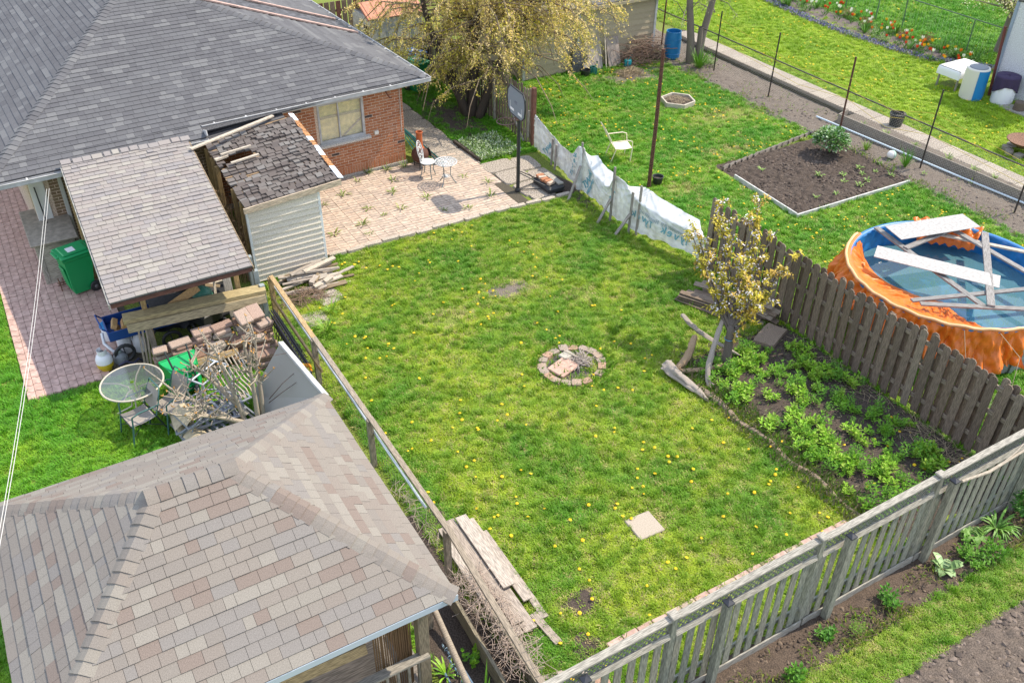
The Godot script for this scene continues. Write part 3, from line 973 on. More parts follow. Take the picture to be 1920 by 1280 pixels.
# ---------------------------------------------------------------- collapsing shed
func garden_shed() -> void:
	var o := thing("garden_shed", "collapsing shed with curled dark shingles, holed roof and cream siding", "shed")
	var cream := [mat("cream siding 0", .80, .725, .61, .6, "fine", 1.5), mat("cream siding 1", .77, .70, .59, .6, "fine", 1.5), mat("cream siding 2", .82, .745, .63, .6, "fine", 1.5)]
	var n := 14
	for i in n:
		var y := .06 + i * .131
		var m := MB.new()
		var l := 1.55
		m.quad(P(-l / 2, 0.012, .040), P(-l / 2, .134, .004), P(l / 2, .134, .004), P(l / 2, 0.012, .040))
		m.quad(P(-l / 2, 0, 0), P(-l / 2, 0.012, .040), P(l / 2, 0.012, .040), P(l / 2, 0, 0))
		if not cache.has("clap"): cache["clap"] = m.mesh()
		part(o, "siding_board", cache["clap"], cream[rng.randi() % 3], Transform3D(Basis.from_euler(P(rf(-.02, .02), 0, rf(-.004, .004))), P(4.775, y, -17.45)))
	part(o, "front_wall", box_mesh(P(1.55, 1.88, .05), 0.0), mat("shed sheathing", .3, .22, .14, .9, "wood", 1.0), Transform3D(Basis(), P(4.775, .96, -17.50)))
	var trim := mat("shed trim", .72, .74, .76, .5, "plain")
	board(o, "corner_trim", P(5.56, .02, -17.45), P(5.56, 1.9, -17.45), .06, .06, trim, P(0, 0, 1))
	board(o, "corner_trim", P(3.98, .02, -17.45), P(3.98, 1.85, -17.45), .05, .06, trim, P(0, 0, 1))
	part(o, "side_wall", box_mesh(P(.05, 1.95, 3.4), 0.0), mat("shed sheathing"), Transform3D(Basis(), P(5.52, 1.0, -19.2)))
	# sagging roof: deck boards with a hole, then curled shingles
	var fl := P(3.93, 1.90, -17.33); var fr := P(6.06, 2.02, -17.40); var bl := P(3.95, 2.22, -20.35); var br := P(6.12, 2.30, -20.62)
	var wood := mat("shed board", .36, .25, .15, .9, "wood", .7)
	var hole := [4.18, 4.80, -19.42, -19.02]
	var ny := 21
	for i in ny:
		var t0 := (i + .04) / ny; var t1 := (i + .96) / ny
		var a := fl.lerp(bl, (t0 + t1) / 2); var b := fr.lerp(br, (t0 + t1) / 2)
		a.x += rf(.0, .10)
		if a.z > hole[2] and a.z < hole[3]: a = a.lerp(b, (hole[1] - a.x) / (b.x - a.x))
		board(o, "deck_board", a - P(0, .02, 0), b - P(0, .02, 0), .138, .018, wood)
	var tones := shingle_tones("curled shingle", [[.130, .108, .098], [.155, .132, .120], [.11, .092, .085], [.175, .155, .142], [.14, .12, .11], [.205, .19, .178]])
	var items := []
	var h := hole
	roof_face(items, Transform3D(), fl, fr, br, bl, tones, .135, .11, .20, .34, .035, func(p: Vector3) -> bool:
		var e: float = 3.98 + .12 * absf(N2.get_noise_2d(p.z * 2, 1))
		return p.x < e or (p.x > h[0] - .05 and p.x < h[1] + .03 and p.z > h[2] - .02 and p.z < h[3] + .02) or (p.x > 4.35 and p.x < 4.62 and p.z > -18.55 and p.z < -18.3))
	pieces(o, "shingle", items, 300)
	board(o, "batten", P(4.1, 2.24, -19.40), P(4.82, 2.25, -19.52), .05, .04, mat("split wood", .6, .52, .42, .85, "wood", .5))
	board(o, "batten", P(4.2, 2.19, -18.98), P(4.85, 2.22, -19.06), .06, .04, mat("split wood"))
	board(o, "batten", P(3.95, 2.16, -19.36), P(4.25, 2.18, -19.42), .09, .05, mat("split wood"))
	# fascia and the drip edge, white where its rust coat is gone
	board(o, "fascia", P(3.90, 1.865, -17.30), P(6.08, 1.985, -17.37), .13, .03, mat("bare fascia", .62, .50, .37, .85, "wood", .9), P(0, 0, 1))
	var ts := [0.0, .17, .33, .48, .56, .62, .88, 1.0]
	var rw := mat("drip edge white", .70, .74, .80, .5, "plain"); var ro := mat("drip edge rust", .62, .29, .11, .8, "rust", .8)
	for i in ts.size() - 1:
		board(o, "drip_edge", fr.lerp(br, ts[i]) + P(.03, .045, 0), fr.lerp(br, ts[i + 1] - .002) + P(.03, .045, 0), .13, .016, rw if i % 2 == 0 else ro, P(.25, 1, 0))
	# newer dark strip of roof up to the brick wall
	var d := MB.new()
	slab_poly(d, [P(3.75, 2.16, -20.28), P(6.0, 2.27, -20.60), P(6.0, 2.30, -21.16), P(3.75, 2.24, -21.05)], .03)
	part(o, "roof_deck", d, mat("roof felt"))
	items = []
	roof_face(items, Transform3D(), P(3.75, 2.17, -20.28), P(6.0, 2.28, -20.60), P(6.0, 2.31, -21.15), P(3.75, 2.25, -21.04), [mat("slate shingle 0"), mat("slate shingle 1"), mat("slate shingle 5")], .14, .2, .4)
	pieces(o, "ridge_shingle", items, 40)
	# bare studs of the open side
	var stud := mat("yellow post")
	for z in [-20.2, -19.75, -19.35, -18.3, -17.75]:
		board(o, "stud", P(3.98 + rf(-.03, .05), 0, z), P(3.97 + rf(-.05, .05), 2.1 - .1 * (z + 20.2) * .9, z), .09, .045, stud, P(0, 0, 1))
	loose_board("loose_plank", "long bare plank laid slantwise across the shed and house eaves", "plank", P(3.52, 2.44, -19.55), P(5.72, 2.37, -20.62), .085, .04, mat("split wood"))

# ---------------------------------------------------------------- gazebo in the foreground
func gazebo() -> void:
	var o := thing("gazebo", "pavilion with brown beige shingled hip roof in front of the yard", "gazebo")
	var FL := P(-1.56, 2.2, -6.30); var FR := P(3.06, 2.2, -6.30); var BR := P(3.06, 2.2, -10.52); var BL := P(-1.56, 2.2, -10.52)
	var A := P(.36, 3.40, -8.42); var B := P(1.20, 3.40, -8.42)
	var d := MB.new()
	for q in [[FL, FR, B, A], [FR, BR, B], [BR, BL, A, B], [BL, FL, A]]: slab_poly(d, q, .02)
	part(o, "roof_deck", d, mat("roof felt"))
	var tones := shingle_tones("brown shingle", [[0.251, 0.221, 0.194], [0.232, 0.207, 0.185], [0.282, 0.258, 0.226], [0.243, 0.210, 0.184], [0.226, 0.181, 0.156], [0.266, 0.242, 0.211], [0.235, 0.216, 0.201], [0.255, 0.226, 0.198], [0.246, 0.219, 0.193]])
	var T := Transform3D()
	var items := []
	roof_face(items, T, FL, FR, B, A, tones, .146, .115, .27)
	pieces(o, "shingle", items, 300)
	items = []
	roof_face(items, T, FR, BR, B, B, tones, .146, .115, .27)
	roof_face(items, T, BR, BL, A, B, tones, .146, .115, .27)
	roof_face(items, T, BL, FL, A, A, tones, .146, .115, .27)
	pieces(o, "side_shingle", items, 300)
	var nf := norm_of(FL, FR, A); var nr := norm_of(FR, BR, B); var nb := norm_of(BR, BL, A); var nl := norm_of(BL, FL, A)
	items = []
	hip_caps(items, T, FR, B, nf, nr, tones, .145, .135)
	hip_caps(items, T, BR, B, nr, nb, tones, .145, .135)
	hip_caps(items, T, FL, A, nf, nl, tones, .145, .135)
	hip_caps(items, T, BL, A, nl, nb, tones, .145, .135)
	hip_caps(items, T, A + P(-.12, .02, 0), B + P(.12, .02, 0), nf, nb, tones, .15, .145)
	pieces(o, "ridge_cap", items)
	var tin := mat("fascia metal", .46, .52, .60, .5, "plain")
	board(o, "fascia", FL + P(0, -.05, .005), FR + P(0.02, -.05, .005), .10, .012, tin, P(0, 0, 1))
	board(o, "fascia", FR + P(.005, -.05, 0), BR + P(.005, -.05, 0), .10, .012, tin, P(1, 0, 0))
	board(o, "fascia", BL + P(0, -.05, -.005), BR + P(0, -.05, -.005), .10, .012, tin, P(0, 0, -1))
	board(o, "fascia", FL + P(-.005, -.05, 0), BL + P(-.005, -.05, 0), .10, .012, tin, P(-1, 0, 0))
	var wood := mat("gazebo timber", .27, .22, .15, .9, "wood", .7)
	for q in [[2.72, -6.62], [2.72, -10.2], [-1.2, -6.62], [-1.2, -10.2]]:
		board(o, "post", P(q[0], 0, q[1]), P(q[0], 2.12, q[1]), .14, .14, wood, P(0, 0, 1))
	for z in [-6.62, -10.2]: board(o, "beam", P(-1.3, 2.02, z), P(2.85, 2.02, z), .18, .08, wood, P(0, 0, 1))
	for x in [-1.2, 2.72]: board(o, "beam", P(x, 2.0, -6.55), P(x, 2.0, -10.3), .18, .08, wood, P(1, 0, 0))
	for x in [-.6, 0.1, .8, 1.5, 2.2]: board(o, "rafter", P(x, 2.08, -6.45), P(clampf(x, .4, 1.2), 3.28, -8.4), .09, .04, mat("new rafter", .50, .36, .19, .85, "wood", .7), P(1, 0, 0))
	var rail := mat("grey rail", .33, .30, .25, .9, "wood", .7)
	board(o, "rail", P(-1.2, .98, -6.55), P(2.76, .98, -6.55), .13, .04, rail)
	board(o, "rail", P(-1.2, .25, -6.6), P(2.72, .25, -6.6), .09, .04, rail, P(0, 0, 1))
	for i in 26: board(o, "baluster", P(-1.05 + i * .148, .25, -6.6), P(-1.05 + i * .148, .96, -6.6), .035, .035, rail, P(0, 0, 1))
	# floor and a reed screen at the side
	part(o, "floor", box_mesh(P(4.2, .06, 3.9), .01), mat("deck grey", .25, .22, .19, .9, "wood", 1.2), Transform3D(Basis(), P(.75, .03, -8.4)))
	var reed := MB.new()
	for i in 46:
		reed.rod(P(2.60 + rf(-.01, .01), .25, -6.75 - i * .028), P(2.62 + rf(-.012, .012), 1.98, -6.75 - i * .028), .011, 5)
	part(o, "reed_screen", reed, mat("reed", .22, .125, .06, .8, "wood", .4))
	reed = MB.new()
	for i in 18: reed.rod(P(2.12 + i * .028, .3, -6.70 + rf(-.01, .01)), P(2.12 + i * .028 + rf(-.01, .01), 1.93, -6.70), .011, 5)
	part(o, "reed_screen", reed, mat("reed"))

# ---------------------------------------------------------------- fences
func picket_mesh(l: float, w: float, t: float, round_top := true) -> ArrayMesh:
	var key := "p%.2f,%.3f,%.3f,%s" % [l, w, t, round_top]
	if cache.has(key): return cache[key]
	var m := MB.new()
	var h := l / 2
	var o := [Vector2(-h, -w / 2), Vector2(-h, w / 2), Vector2(h - w * .30, w / 2), Vector2(h, w * .2), Vector2(h, -w * .2), Vector2(h - w * .30, -w / 2)] if round_top else [Vector2(-h, -w / 2), Vector2(-h, w / 2), Vector2(h, w / 2), Vector2(h, -w / 2)]
	for s in [-1.0, 1.0]:
		var f := []
		for p in o: f.append(P(p.x, s * t / 2, p.y))
		m.facet(f, P(0, s, 0))
	for i in o.size():
		var a: Vector2 = o[i]; var b: Vector2 = o[(i + 1) % o.size()]
		m.facet([P(a.x, t / 2, a.y), P(b.x, t / 2, b.y), P(b.x, -t / 2, b.y), P(a.x, -t / 2, a.y)], P(a.x + b.x, 0, (a.y + b.y) * 3))
	cache[key] = m.mesh()
	return cache[key]

func wood_set(key: String, list: Array, rep := .8) -> Array:
	var out := []
	for k in list: out.append(mat("%s %d" % [key, out.size()], k[0], k[1], k[2], .92, "wood", rep))
	return out

func front_fence() -> void:
	var o := thing("picket_fence", "grey green weathered fence with lattice strip and black post caps", "fence")
	var w := wood_set("grey green wood", [[0.297, 0.308, 0.249], [0.336, 0.336, 0.269], [0.269, 0.280, 0.230], [0.319, 0.308, 0.246]])
	var pale := wood_set("pale grey wood", [[.40, .375, .32], [.365, .345, .295]])
	var z := -5.0
	for x in [2.85, 5.32, 7.80, 10.12, 12.42, 14.8]:
		board(o, "post", P(x, 0, z), P(x, 1.80, z), .09, .09, w[rng.randi() % 4], P(0, 0, 1))
		part(o, "post_cap", box_mesh(P(.13, .035, .13), .008), pale[0], Transform3D(Basis(), P(x, 1.815, z)))
	for x in [3.95, 6.08, 8.22, 10.29, 12.37, 14.4]:
		board(o, "post", P(x, 0, z + .13), P(x, 1.70, z + .13), .10, .10, w[rng.randi() % 4], P(0, 0, 1))
		var c := MB.new()
		c.cham(P(0, .012, 0), P(.115, .024, .115), .004)
		for q in [[P(-.055, .024, .055), P(.055, .024, .055)], [P(.055, .024, .055), P(.055, .024, -.055)], [P(.055, .024, -.055), P(-.055, .024, -.055)], [P(-.055, .024, -.055), P(-.055, .024, .055)]]:
			c.facet([q[0], q[1], P(0, .055, 0)], Vector3.UP)
		part(o, "post_cap", c, mat("black cap", .02, .022, .03, .35, "plain"), Transform3D(Basis(), P(x, 1.70, z + .13)))
	var xs := [2.85, 5.32, 7.80, 10.12, 12.42, 14.8]
	for i in 5:
		var a: float = xs[i] + .045; var b: float = xs[i + 1] - .045
		board(o, "top_rail", P(a, 1.755 + rf(-.01, .01), z), P(b, 1.755 + rf(-.01, .01), z - .01), .10, .035, pale[rng.randi() % 2])
		board(o, "rail", P(a, 1.46, z + .02), P(b, 1.46, z + .02), .085, .04, pale[0], P(0, .5, 1))
		board(o, "rail", P(a, .32, z - .03), P(b, .32, z - .03), .08, .035, w[0], P(0, 0, 1))
		var lat := MB.new()
		var n := int((b - a) / .085)
		for k in n:
			var x0 := a + k * .085
			lat.box(P(x0 + .06, 1.60, z - .012), P(.32, .006, .022), Basis.from_euler(P(PI / 2, 0, 0)).rotated(P(0, 0, 1), .80))
			lat.box(P(x0 + .06, 1.60, z - .020), P(.32, .006, .022), Basis.from_euler(P(PI / 2, 0, 0)).rotated(P(0, 0, 1), -.80))
		part(o, "lattice", lat, w[2])
		board(o, "kick_board", P(a - .03, .085, z + .06), P(b + .03, .085 + rf(-.015, .015), z + .06), .15, .022, pale[rng.randi() % 2], P(0, 0, 1))
		var x := a + .06
		while x < b - .02:
			var t := rf(-.012, .012)
			part(o, "picket", picket_mesh(1.32, .105, .02, false), w[rng.randi() % 4], along(P(x, .12, z + .03), P(x + t, 1.43, z + .03), P(0, 0, 1)))
			x += .198 + rf(-.008, .008)
	# brick edging inside the fence
	var e := thing("brick_edging", "row of flat pink bricks edging the lawn along the grey green fence", "edging")
	var pink := [mat("pink paver 0"), mat("pink paver 1"), mat("sand paver 3")]
	for i in 18:
		part(e, "brick", box_mesh(P(.245, .05, .12), .008), pink[rng.randi() % 3], Transform3D(Basis.from_euler(P(0, rf(-.05, .05), rf(-.02, .02))), P(5.35 + i * .258, .03, -6.0 + rf(-.012, .012))))
	var br := MB.new()
	br.tube([P(10.42, 1.66, z + .16), P(11.0, 1.60, z + .20), P(11.7, 1.66, z + .2), P(12.6, 1.72, z + .2), P(13.4, 1.80, z + .16)], [.022, .026, .022, .02, .014], 7)
	br.tube([P(11.25, 1.62, z + .2), P(11.6, 1.70, z + .18), P(11.8, 1.74, z + .14)], [.016, .013, .008], 6)
	solo("bare_branch", "pale bare branch tied along the outside of the grey fence", "branch", br, mat("bleached wood", .50, .43, .34, .85, "wood", .4))

func brown_fences() -> void:
	var w := wood_set("brown fence wood", [[.225, .165, .118], [.265, .20, .148], [.19, .142, .105], [.30, .24, .18], [.24, .18, .135]])
	var o := thing("board_fence", "dark brown board on board fence between lawn bed and pool", "fence")
	var x := 12.98
	for y in [.36, .98, 1.48]: board(o, "rail", P(x, y, -13.2), P(x, y, -5.15), .085, .038, w[3], P(1, 0, 0))
	for z in [-13.1, -10.7, -8.3, -5.9]: board(o, "post", P(x + .01, 0, z), P(x + .01, 1.62, z), .09, .09, w[2], P(1, 0, 0))
	var z := -13.15
	var k := 0
	while z < -5.2:
		for s in [-1, 1]:
			var zz := z + (.0 if s < 0 else .118)
			var h := 1.70 + rf(-.08, .07)
			var lean := rf(-.035, .035) + .012 * sin(k * .7)
			part(o, "picket", picket_mesh(1.66 if s < 0 else 1.62, .142, .02), w[rng.randi() % 5], along(P(x + s * .035, h - 1.66 + .0, zz), P(x + s * .037, h, zz + lean), P(s, 0, 0)))
		z += .232 + rf(-.012, .012)
		k += 1
	o = thing("slat_fence", "reddish brown slat fence with gaps beside the weeping tree", "fence")
	x = 12.93
	for y in [.3, 1.35]: board(o, "rail", P(x + .03, y, -27.5), P(x + .03, y, -20.62), .08, .038, w[3], P(1, 0, 0))
	z = -27.4
	while z < -20.7:
		var h := 1.62 + rf(-.05, .05)
		part(o, "slat", picket_mesh(1.58, .095, .02), w[rng.randi() % 5], along(P(x, h - 1.56, z), P(x, h, z + rf(-.02, .02)), P(-1, 0, 0)))
		z += .155 + rf(-.01, .01)
	board(o, "post", P(x + .02, 0, -20.6), P(x + .02, 1.72, -20.6), .11, .11, mat("red stained post", .20, .085, .06, .85, "wood", .7), P(-1, 0, 0))
	board(o, "post", P(x, 0, -22.75), P(x, 1.35, -22.75), .08, .06, mat("pale grey wood 1"), P(-1, 0, 0))
	board(o, "brace", P(x - .06, .25, -20.75), P(x - .06, 1.05, -20.72), .06, .04, mat("pale grey wood 1"), P(-1, 0, 0))
	board(o, "brace", P(x - .07, .06, -20.95), P(x - .07, .75, -21.75), .07, .03, mat("pale grey wood 1"), P(-1, 0, 0))

func wire(m: MB, a: Vector3, b: Vector3, w: float, face: Vector3) -> void:
	var s := (b - a).cross(face).normalized() * w * .5
	m.quad(a - s, b - s, b + s, a + s)

func wire_fence() -> void:
	var o := thing("wire_fence", "low wire fence with timber top rail between side yard and lawn", "fence")
	var fresh := mat("new rail lumber", .52, .36, .18, .85, "wood", .7)
	var grey := mat("old rail lumber", .36, .30, .23, .9, "wood", .7)
	var zs := [-15.92, -13.5, -10.95, -8.2, -5.65]
	for i in 5:
		board(o, "post", P(3.87, 0, zs[i]), P(3.87, 1.04 if i < 4 else .75, zs[i]), .09, .09, fresh if i == 0 else grey, P(1, 0, 0))
	for i in 4:
		var y1: float = 1.03 if i < 3 else .62
		board(o, "top_rail", P(3.90, 1.045, zs[i] - .04), P(3.90, y1, zs[i + 1] - (-.04 if i < 3 else .0)), .09, .038, fresh if i == 0 else grey)
	board(o, "rail", P(3.83, .62, -15.9), P(3.83, .60, -13.1), .085, .038, fresh, P(1, 0, 0))
	var pipe := MB.new()
	pipe.tube([P(3.93, .80, -16.0), P(3.93, .78, -12), P(3.92, .74, -9.0)], [.024], 8)
	part(o, "pipe_rail", pipe, mat("galvanised pipe", .62, .66, .68, .35, "plain", 1.0, .6))
	var rope := MB.new()
	var pts := []
	for i in 40: pts.append(P(3.965 + .015 * sin(i * 1.3), .83 + .02 * sin(i * .9), -16.0 + i * .18))
	rope.tube(pts, [.010], 5)
	part(o, "rope", rope, mat("teal rope", .10, .40, .33, .7, "plain"))
	var net := MB.new()
	var z := -15.95
	while z < -5.7:
		wire(net, P(3.95, .02, z), P(3.95, .82, z), .007, P(1, 0, 0))
		z += .12
	for y in [.08, .2, .33, .46, .6, .74]: wire(net, P(3.95, y, -16.0), P(3.95, y, -5.7), .007, P(1, 0, 0))
	part(o, "wire_mesh", net, mat("fence wire", .55, .55, .52, .5, "plain", 1.0, .4))
	# timber edge boards of the alley beyond it
	var mossy := wood_set("mossy timber", [[.26, .22, .15], [.30, .26, .19]])
	loose_board("edge_timber", "mossy timber on edge below the heap of twigs by the gazebo", "timber", P(3.66, .22, -7.75), P(3.55, .20, -4.95), .30, .05, mossy[0], P(-1, 0, 0))
	loose_board("edge_timber", "grey timber on edge at the foot of the wire fence near the front fence", "timber", P(4.02, .17, -7.2), P(3.98, .15, -5.2), .24, .05, mossy[1], P(-1, 0, 0))

func sheet_pt(t: float, v: float) -> Vector3:
	# t: 0 at the brown post .. 1 at the board fence; v: bottom to top
	var z := lerpf(-20.45, -13.25, t)
	var keys := [[0.0, 12.90, 1.02], [.14, 12.86, .80], [.22, 12.78, .74], [.30, 12.68, .80], [.372, 12.58, 1.22], [.392, 12.56, 1.24], [.42, 12.56, 1.08], [.50, 12.52, .90], [.58, 12.46, .92], [.625, 12.40, 1.22], [.66, 12.42, 1.20], [.73, 12.43, 1.12], [.80, 12.55, 1.02], [.87, 12.70, .95], [.93, 12.85, .88], [1.0, 12.95, .70]]
	var x := 12.9; var h := 1.0
	for i in keys.size() - 1:
		if t >= keys[i][0]:
			var k := clampf((t - keys[i][0]) / (keys[i + 1][0] - keys[i][0]), 0, 1)
			k = k * k * (3 - 2 * k)
			x = lerpf(keys[i][1], keys[i + 1][1], k); h = lerpf(keys[i][2], keys[i + 1][2], k)
	var lo := .04 + .10 * absf(N1.get_noise_2d(t * 40, 3)) + (.12 * t * t)
	var peak := 0.0
	for s in [.38, .625, .73]: peak = maxf(peak, 1.0 - absf(t - s) / .025)
	peak = clampf(peak, 0, 1)
	var hood := 0.0
	for s in [[.40, .43, .57, .61], [.67, .72, .93, .99]]:
		if t > s[0] and t < s[3]: hood = clampf(minf((t - s[0]) / (s[1] - s[0]), (s[3] - t) / (s[3] - s[2])), 0, 1)
	var bend := .74
	var y: float; var dx := 0.0
	var crease := h * (1.0 - .20 * hood)
	if v < bend:
		var k := v / bend
		y = lerpf(lo, crease, k)
		dx = -.045 * sin(PI * k) * sin(t * 40)
	else:
		var q := (v - bend) / (1 - bend)
		y = crease + q * h * (.20 * hood - .10 * (1 - hood))
		dx = q * (.26 * hood + .05)
	# tension folds running down from the stakes
	var ridge := 0.0
	for s in [.02, .385, .625, .73, .99]:
		var away: float = (t - s) * 7.2
		var ang := atan2(h * 1.02 - y, away + .0001)
		var d := Vector2(away, h - y).length()
		ridge += (absf(sin(ang * 9.0 + s * 31.0)) - .5) * .035 * exp(-d * 1.3)
	dx += ridge + N1.get_noise_2d(t * 30, v * 2) * .05 + (.5 - absf(N1.get_noise_2d(t * 70 + v * 26, v * 6 + 7)) * 2.0) * .016
	return P(x + dx, y, z)

func sheet_fence() -> void:
	var o := thing("sheet_fence", "improvised fence of white house wrap sheeting on wooden stakes", "fence")
	var m := MB.new()
	m.grid(300, 40, func(t: float, v: float) -> Vector3: return sheet_pt(t, v))
	var sm := mat("house wrap", .80, .81, .80, .6, "mottle", 1.4)
	sm.cull_mode = BaseMaterial3D.CULL_DISABLED
	sm.backlight_enabled = true
	sm.backlight = lin(.16, .16, .15)
	part(o, "sheet", m, sm)
	# rolled end of the sheet at the tall stake
	m = MB.new()
	m.tube([P(12.52, .12, -17.62), P(12.50, .6, -17.64), P(12.52, 1.25, -17.64)], [.09, .085, .05], 9)
	part(o, "sheet_roll", m, sm)
	var g := wood_set("grey stake", [[.34, .31, .28], [.40, .36, .32]])
	for q in [[12.80, -19.35, .75, 0], [12.72, -19.05, .72, 1], [12.55, -17.62, 1.38, 0], [12.34, -15.95, 1.46, 0], [12.50, -15.1, 1.30, 1], [12.36, -15.22, 1.12, 0]]:
		board(o, "stake", P(q[0] - .03, 0, q[1]), P(q[0], q[2], q[1]), .065, .035, g[q[3]], P(-1, 0, 0))
	for q in [[12.48, .80, -17.55, 12.0, -17.35], [12.30, .62, -15.97, 11.98, -16.02], [12.33, .55, -15.22, 12.03, -15.35]]:
		board(o, "brace", P(q[0], q[1], q[2]), P(q[3], .0, q[4]), .075, .035, g[1], P(-1, 0, 0))
	# print on the sheet, seen through from its back
	var ink := mat("print teal", .16, .38, .46, .7, "plain"); var ink2 := mat("print grey", .36, .42, .46, .7, "plain")
	var words := [["Tyvek", .24, .765, .40, 0.0, -1, 0], ["HomeWrap", .13, .79, .56, 0.0, -1, 1], ["Tyvek", .24, .895, .36, -.15, -1, 0], ["HomeWrap", .13, .885, .54, -.15, -1, 1], ["Tyvek", .26, .43, .40, 1.2, 1, 0], ["HomeWrap", .15, .455, .30, 1.2, 1, 0], ["Tyvek", .22, .33, .40, 1.1, 1, 0], ["Wrap", .13, .355, .34, 1.1, 1, 1], ["Tyvek", .20, .10, .26, .9, 1, 0], ["Wrap", .12, .13, .22, .9, 1, 1], ["Te", .24, .60, .42, .9, -1, 0]]
	for q in words:
		var f := SystemFont.new(); f.font_names = ["Droid Sans"]; f.font_weight = 700
		var word: String = q[0]
		var step: float = q[1] * .62
		for i in word.length():
			var t := TextMesh.new()
			t.text = word[i]
			t.font = f
			t.font_size = 64
			t.pixel_size = q[1] / 64.0
			t.depth = 0.004
			# each letter is printed where it falls on the sheet
			var off: float = (i - (word.length() - 1) * .5) * step * q[5]
			var tt: float = q[2] + off * cos(q[4]) / 7.2
			var vv: float = q[3] + off * sin(q[4]) / 1.25
			var p := sheet_pt(tt, vv)
			var dz := (sheet_pt(tt + .008, vv) - sheet_pt(tt - .008, vv)).normalized()
			var dy := (sheet_pt(tt, vv + .06) - sheet_pt(tt, vv - .06)).normalized()
			var nn := dz.cross(dy).normalized()
			if nn.x > 0: nn = -nn
			var b := Basis(dz, nn.cross(dz), nn).rotated(nn, q[4])
			part(o, "letter", t, ink if q[6] == 0 else ink2, Transform3D(Basis(b.x * q[5], b.y, b.z), p + nn * .026))

func neighbour_fences() -> void:
	var o := thing("chain_link_fence", "rusty post chain link fence along the block path", "fence")
	var rust := mat("rusty steel", .17, .07, .045, .8, "rust", .5)
	var dark := mat("dark steel", .06, .045, .04, .7, "rust", .6)
	for q in [[-22.75, 2.0, 0], [-20.13, 2.05, 0], [-17.12, 2.2, 1], [-14.21, 2.25, 0], [-11.3, 2.2, 0], [-25.6, 2.0, 1]]:
		var m := MB.new()
		m.tube([P(0, 0, 0), P(.02, q[1], 0)], [.028 if q[2] else .022], 7)
		part(o, "post", m, rust if q[2] else dark, Transform3D(Basis.from_euler(P(rf(-.02, .02), 0, rf(-.02, .02))), P(21.42, 0, q[0])))
	var m := MB.new()
	m.tube([P(21.45, 1.22, -27.5), P(21.45, 1.20, -18), P(21.45, 1.22, -8)], [.020], 7)
	part(o, "top_rail", m, mat("grey rail tube", .20, .17, .15, .6, "rust", .6, .3))
	var net := MB.new()
	var z := -27.5
	while z < -8.5:
		wire(net, P(21.46, .05, z), P(21.46, 1.2, z + 1.15), .0035, P(1, 0, 0))
		wire(net, P(21.462, 1.2, z), P(21.462, .05, z + 1.15), .0035, P(1, 0, 0))
		z += .085
	part(o, "chain_mesh", net, mat("fence wire"))
	var st := MB.new()
	for q in [[1.05, .8, 1.0], [1.45, 1.1, 1.35], [1.75, 1.3, 1.6]]:
		st.tube([P(21.4, q[0], -22.75), P(21.4, q[1], -19), P(21.4, q[2], -17.1), P(21.4, q[1] - .1, -15.6), P(21.4, q[2], -14.2), P(21.4, q[1], -11.3)], [.006], 4)
	part(o, "string", st, mat("yellow string", .50, .38, .06, .7, "plain"))
	o = thing("far_fence", "thin green post wire fence behind the tulip bed", "fence")
	var gp := mat("green post", .10, .15, .10, .7, "plain")
	for q in [[-28.2, 1.2], [-25.6, 1.15], [-22.78, 1.2], [-19.9, 1.15], [-17.0, 1.15], [-24.05, .75]]:
		m = MB.new(); m.tube([P(0, 0, 0), P(0, q[1], 0)], [.022], 6)
		part(o, "post", m, gp, Transform3D(Basis.from_euler(P(rf(-.04, .04), 0, rf(-.04, .04))), P(30.66, 0, q[0])))
	m = MB.new(); m.tube([P(30.66, 1.15, -32), P(30.66, 1.15, -14)], [.018], 6)
	part(o, "top_rail", m, gp)
	net = MB.new()
	z = -32.0
	while z < -14.2:
		wire(net, P(30.66, .05, z), P(30.66, 1.15, z), .004, P(1, 0, 0)); z += .16
	part(o, "wire_mesh", net, mat("fence wire"))

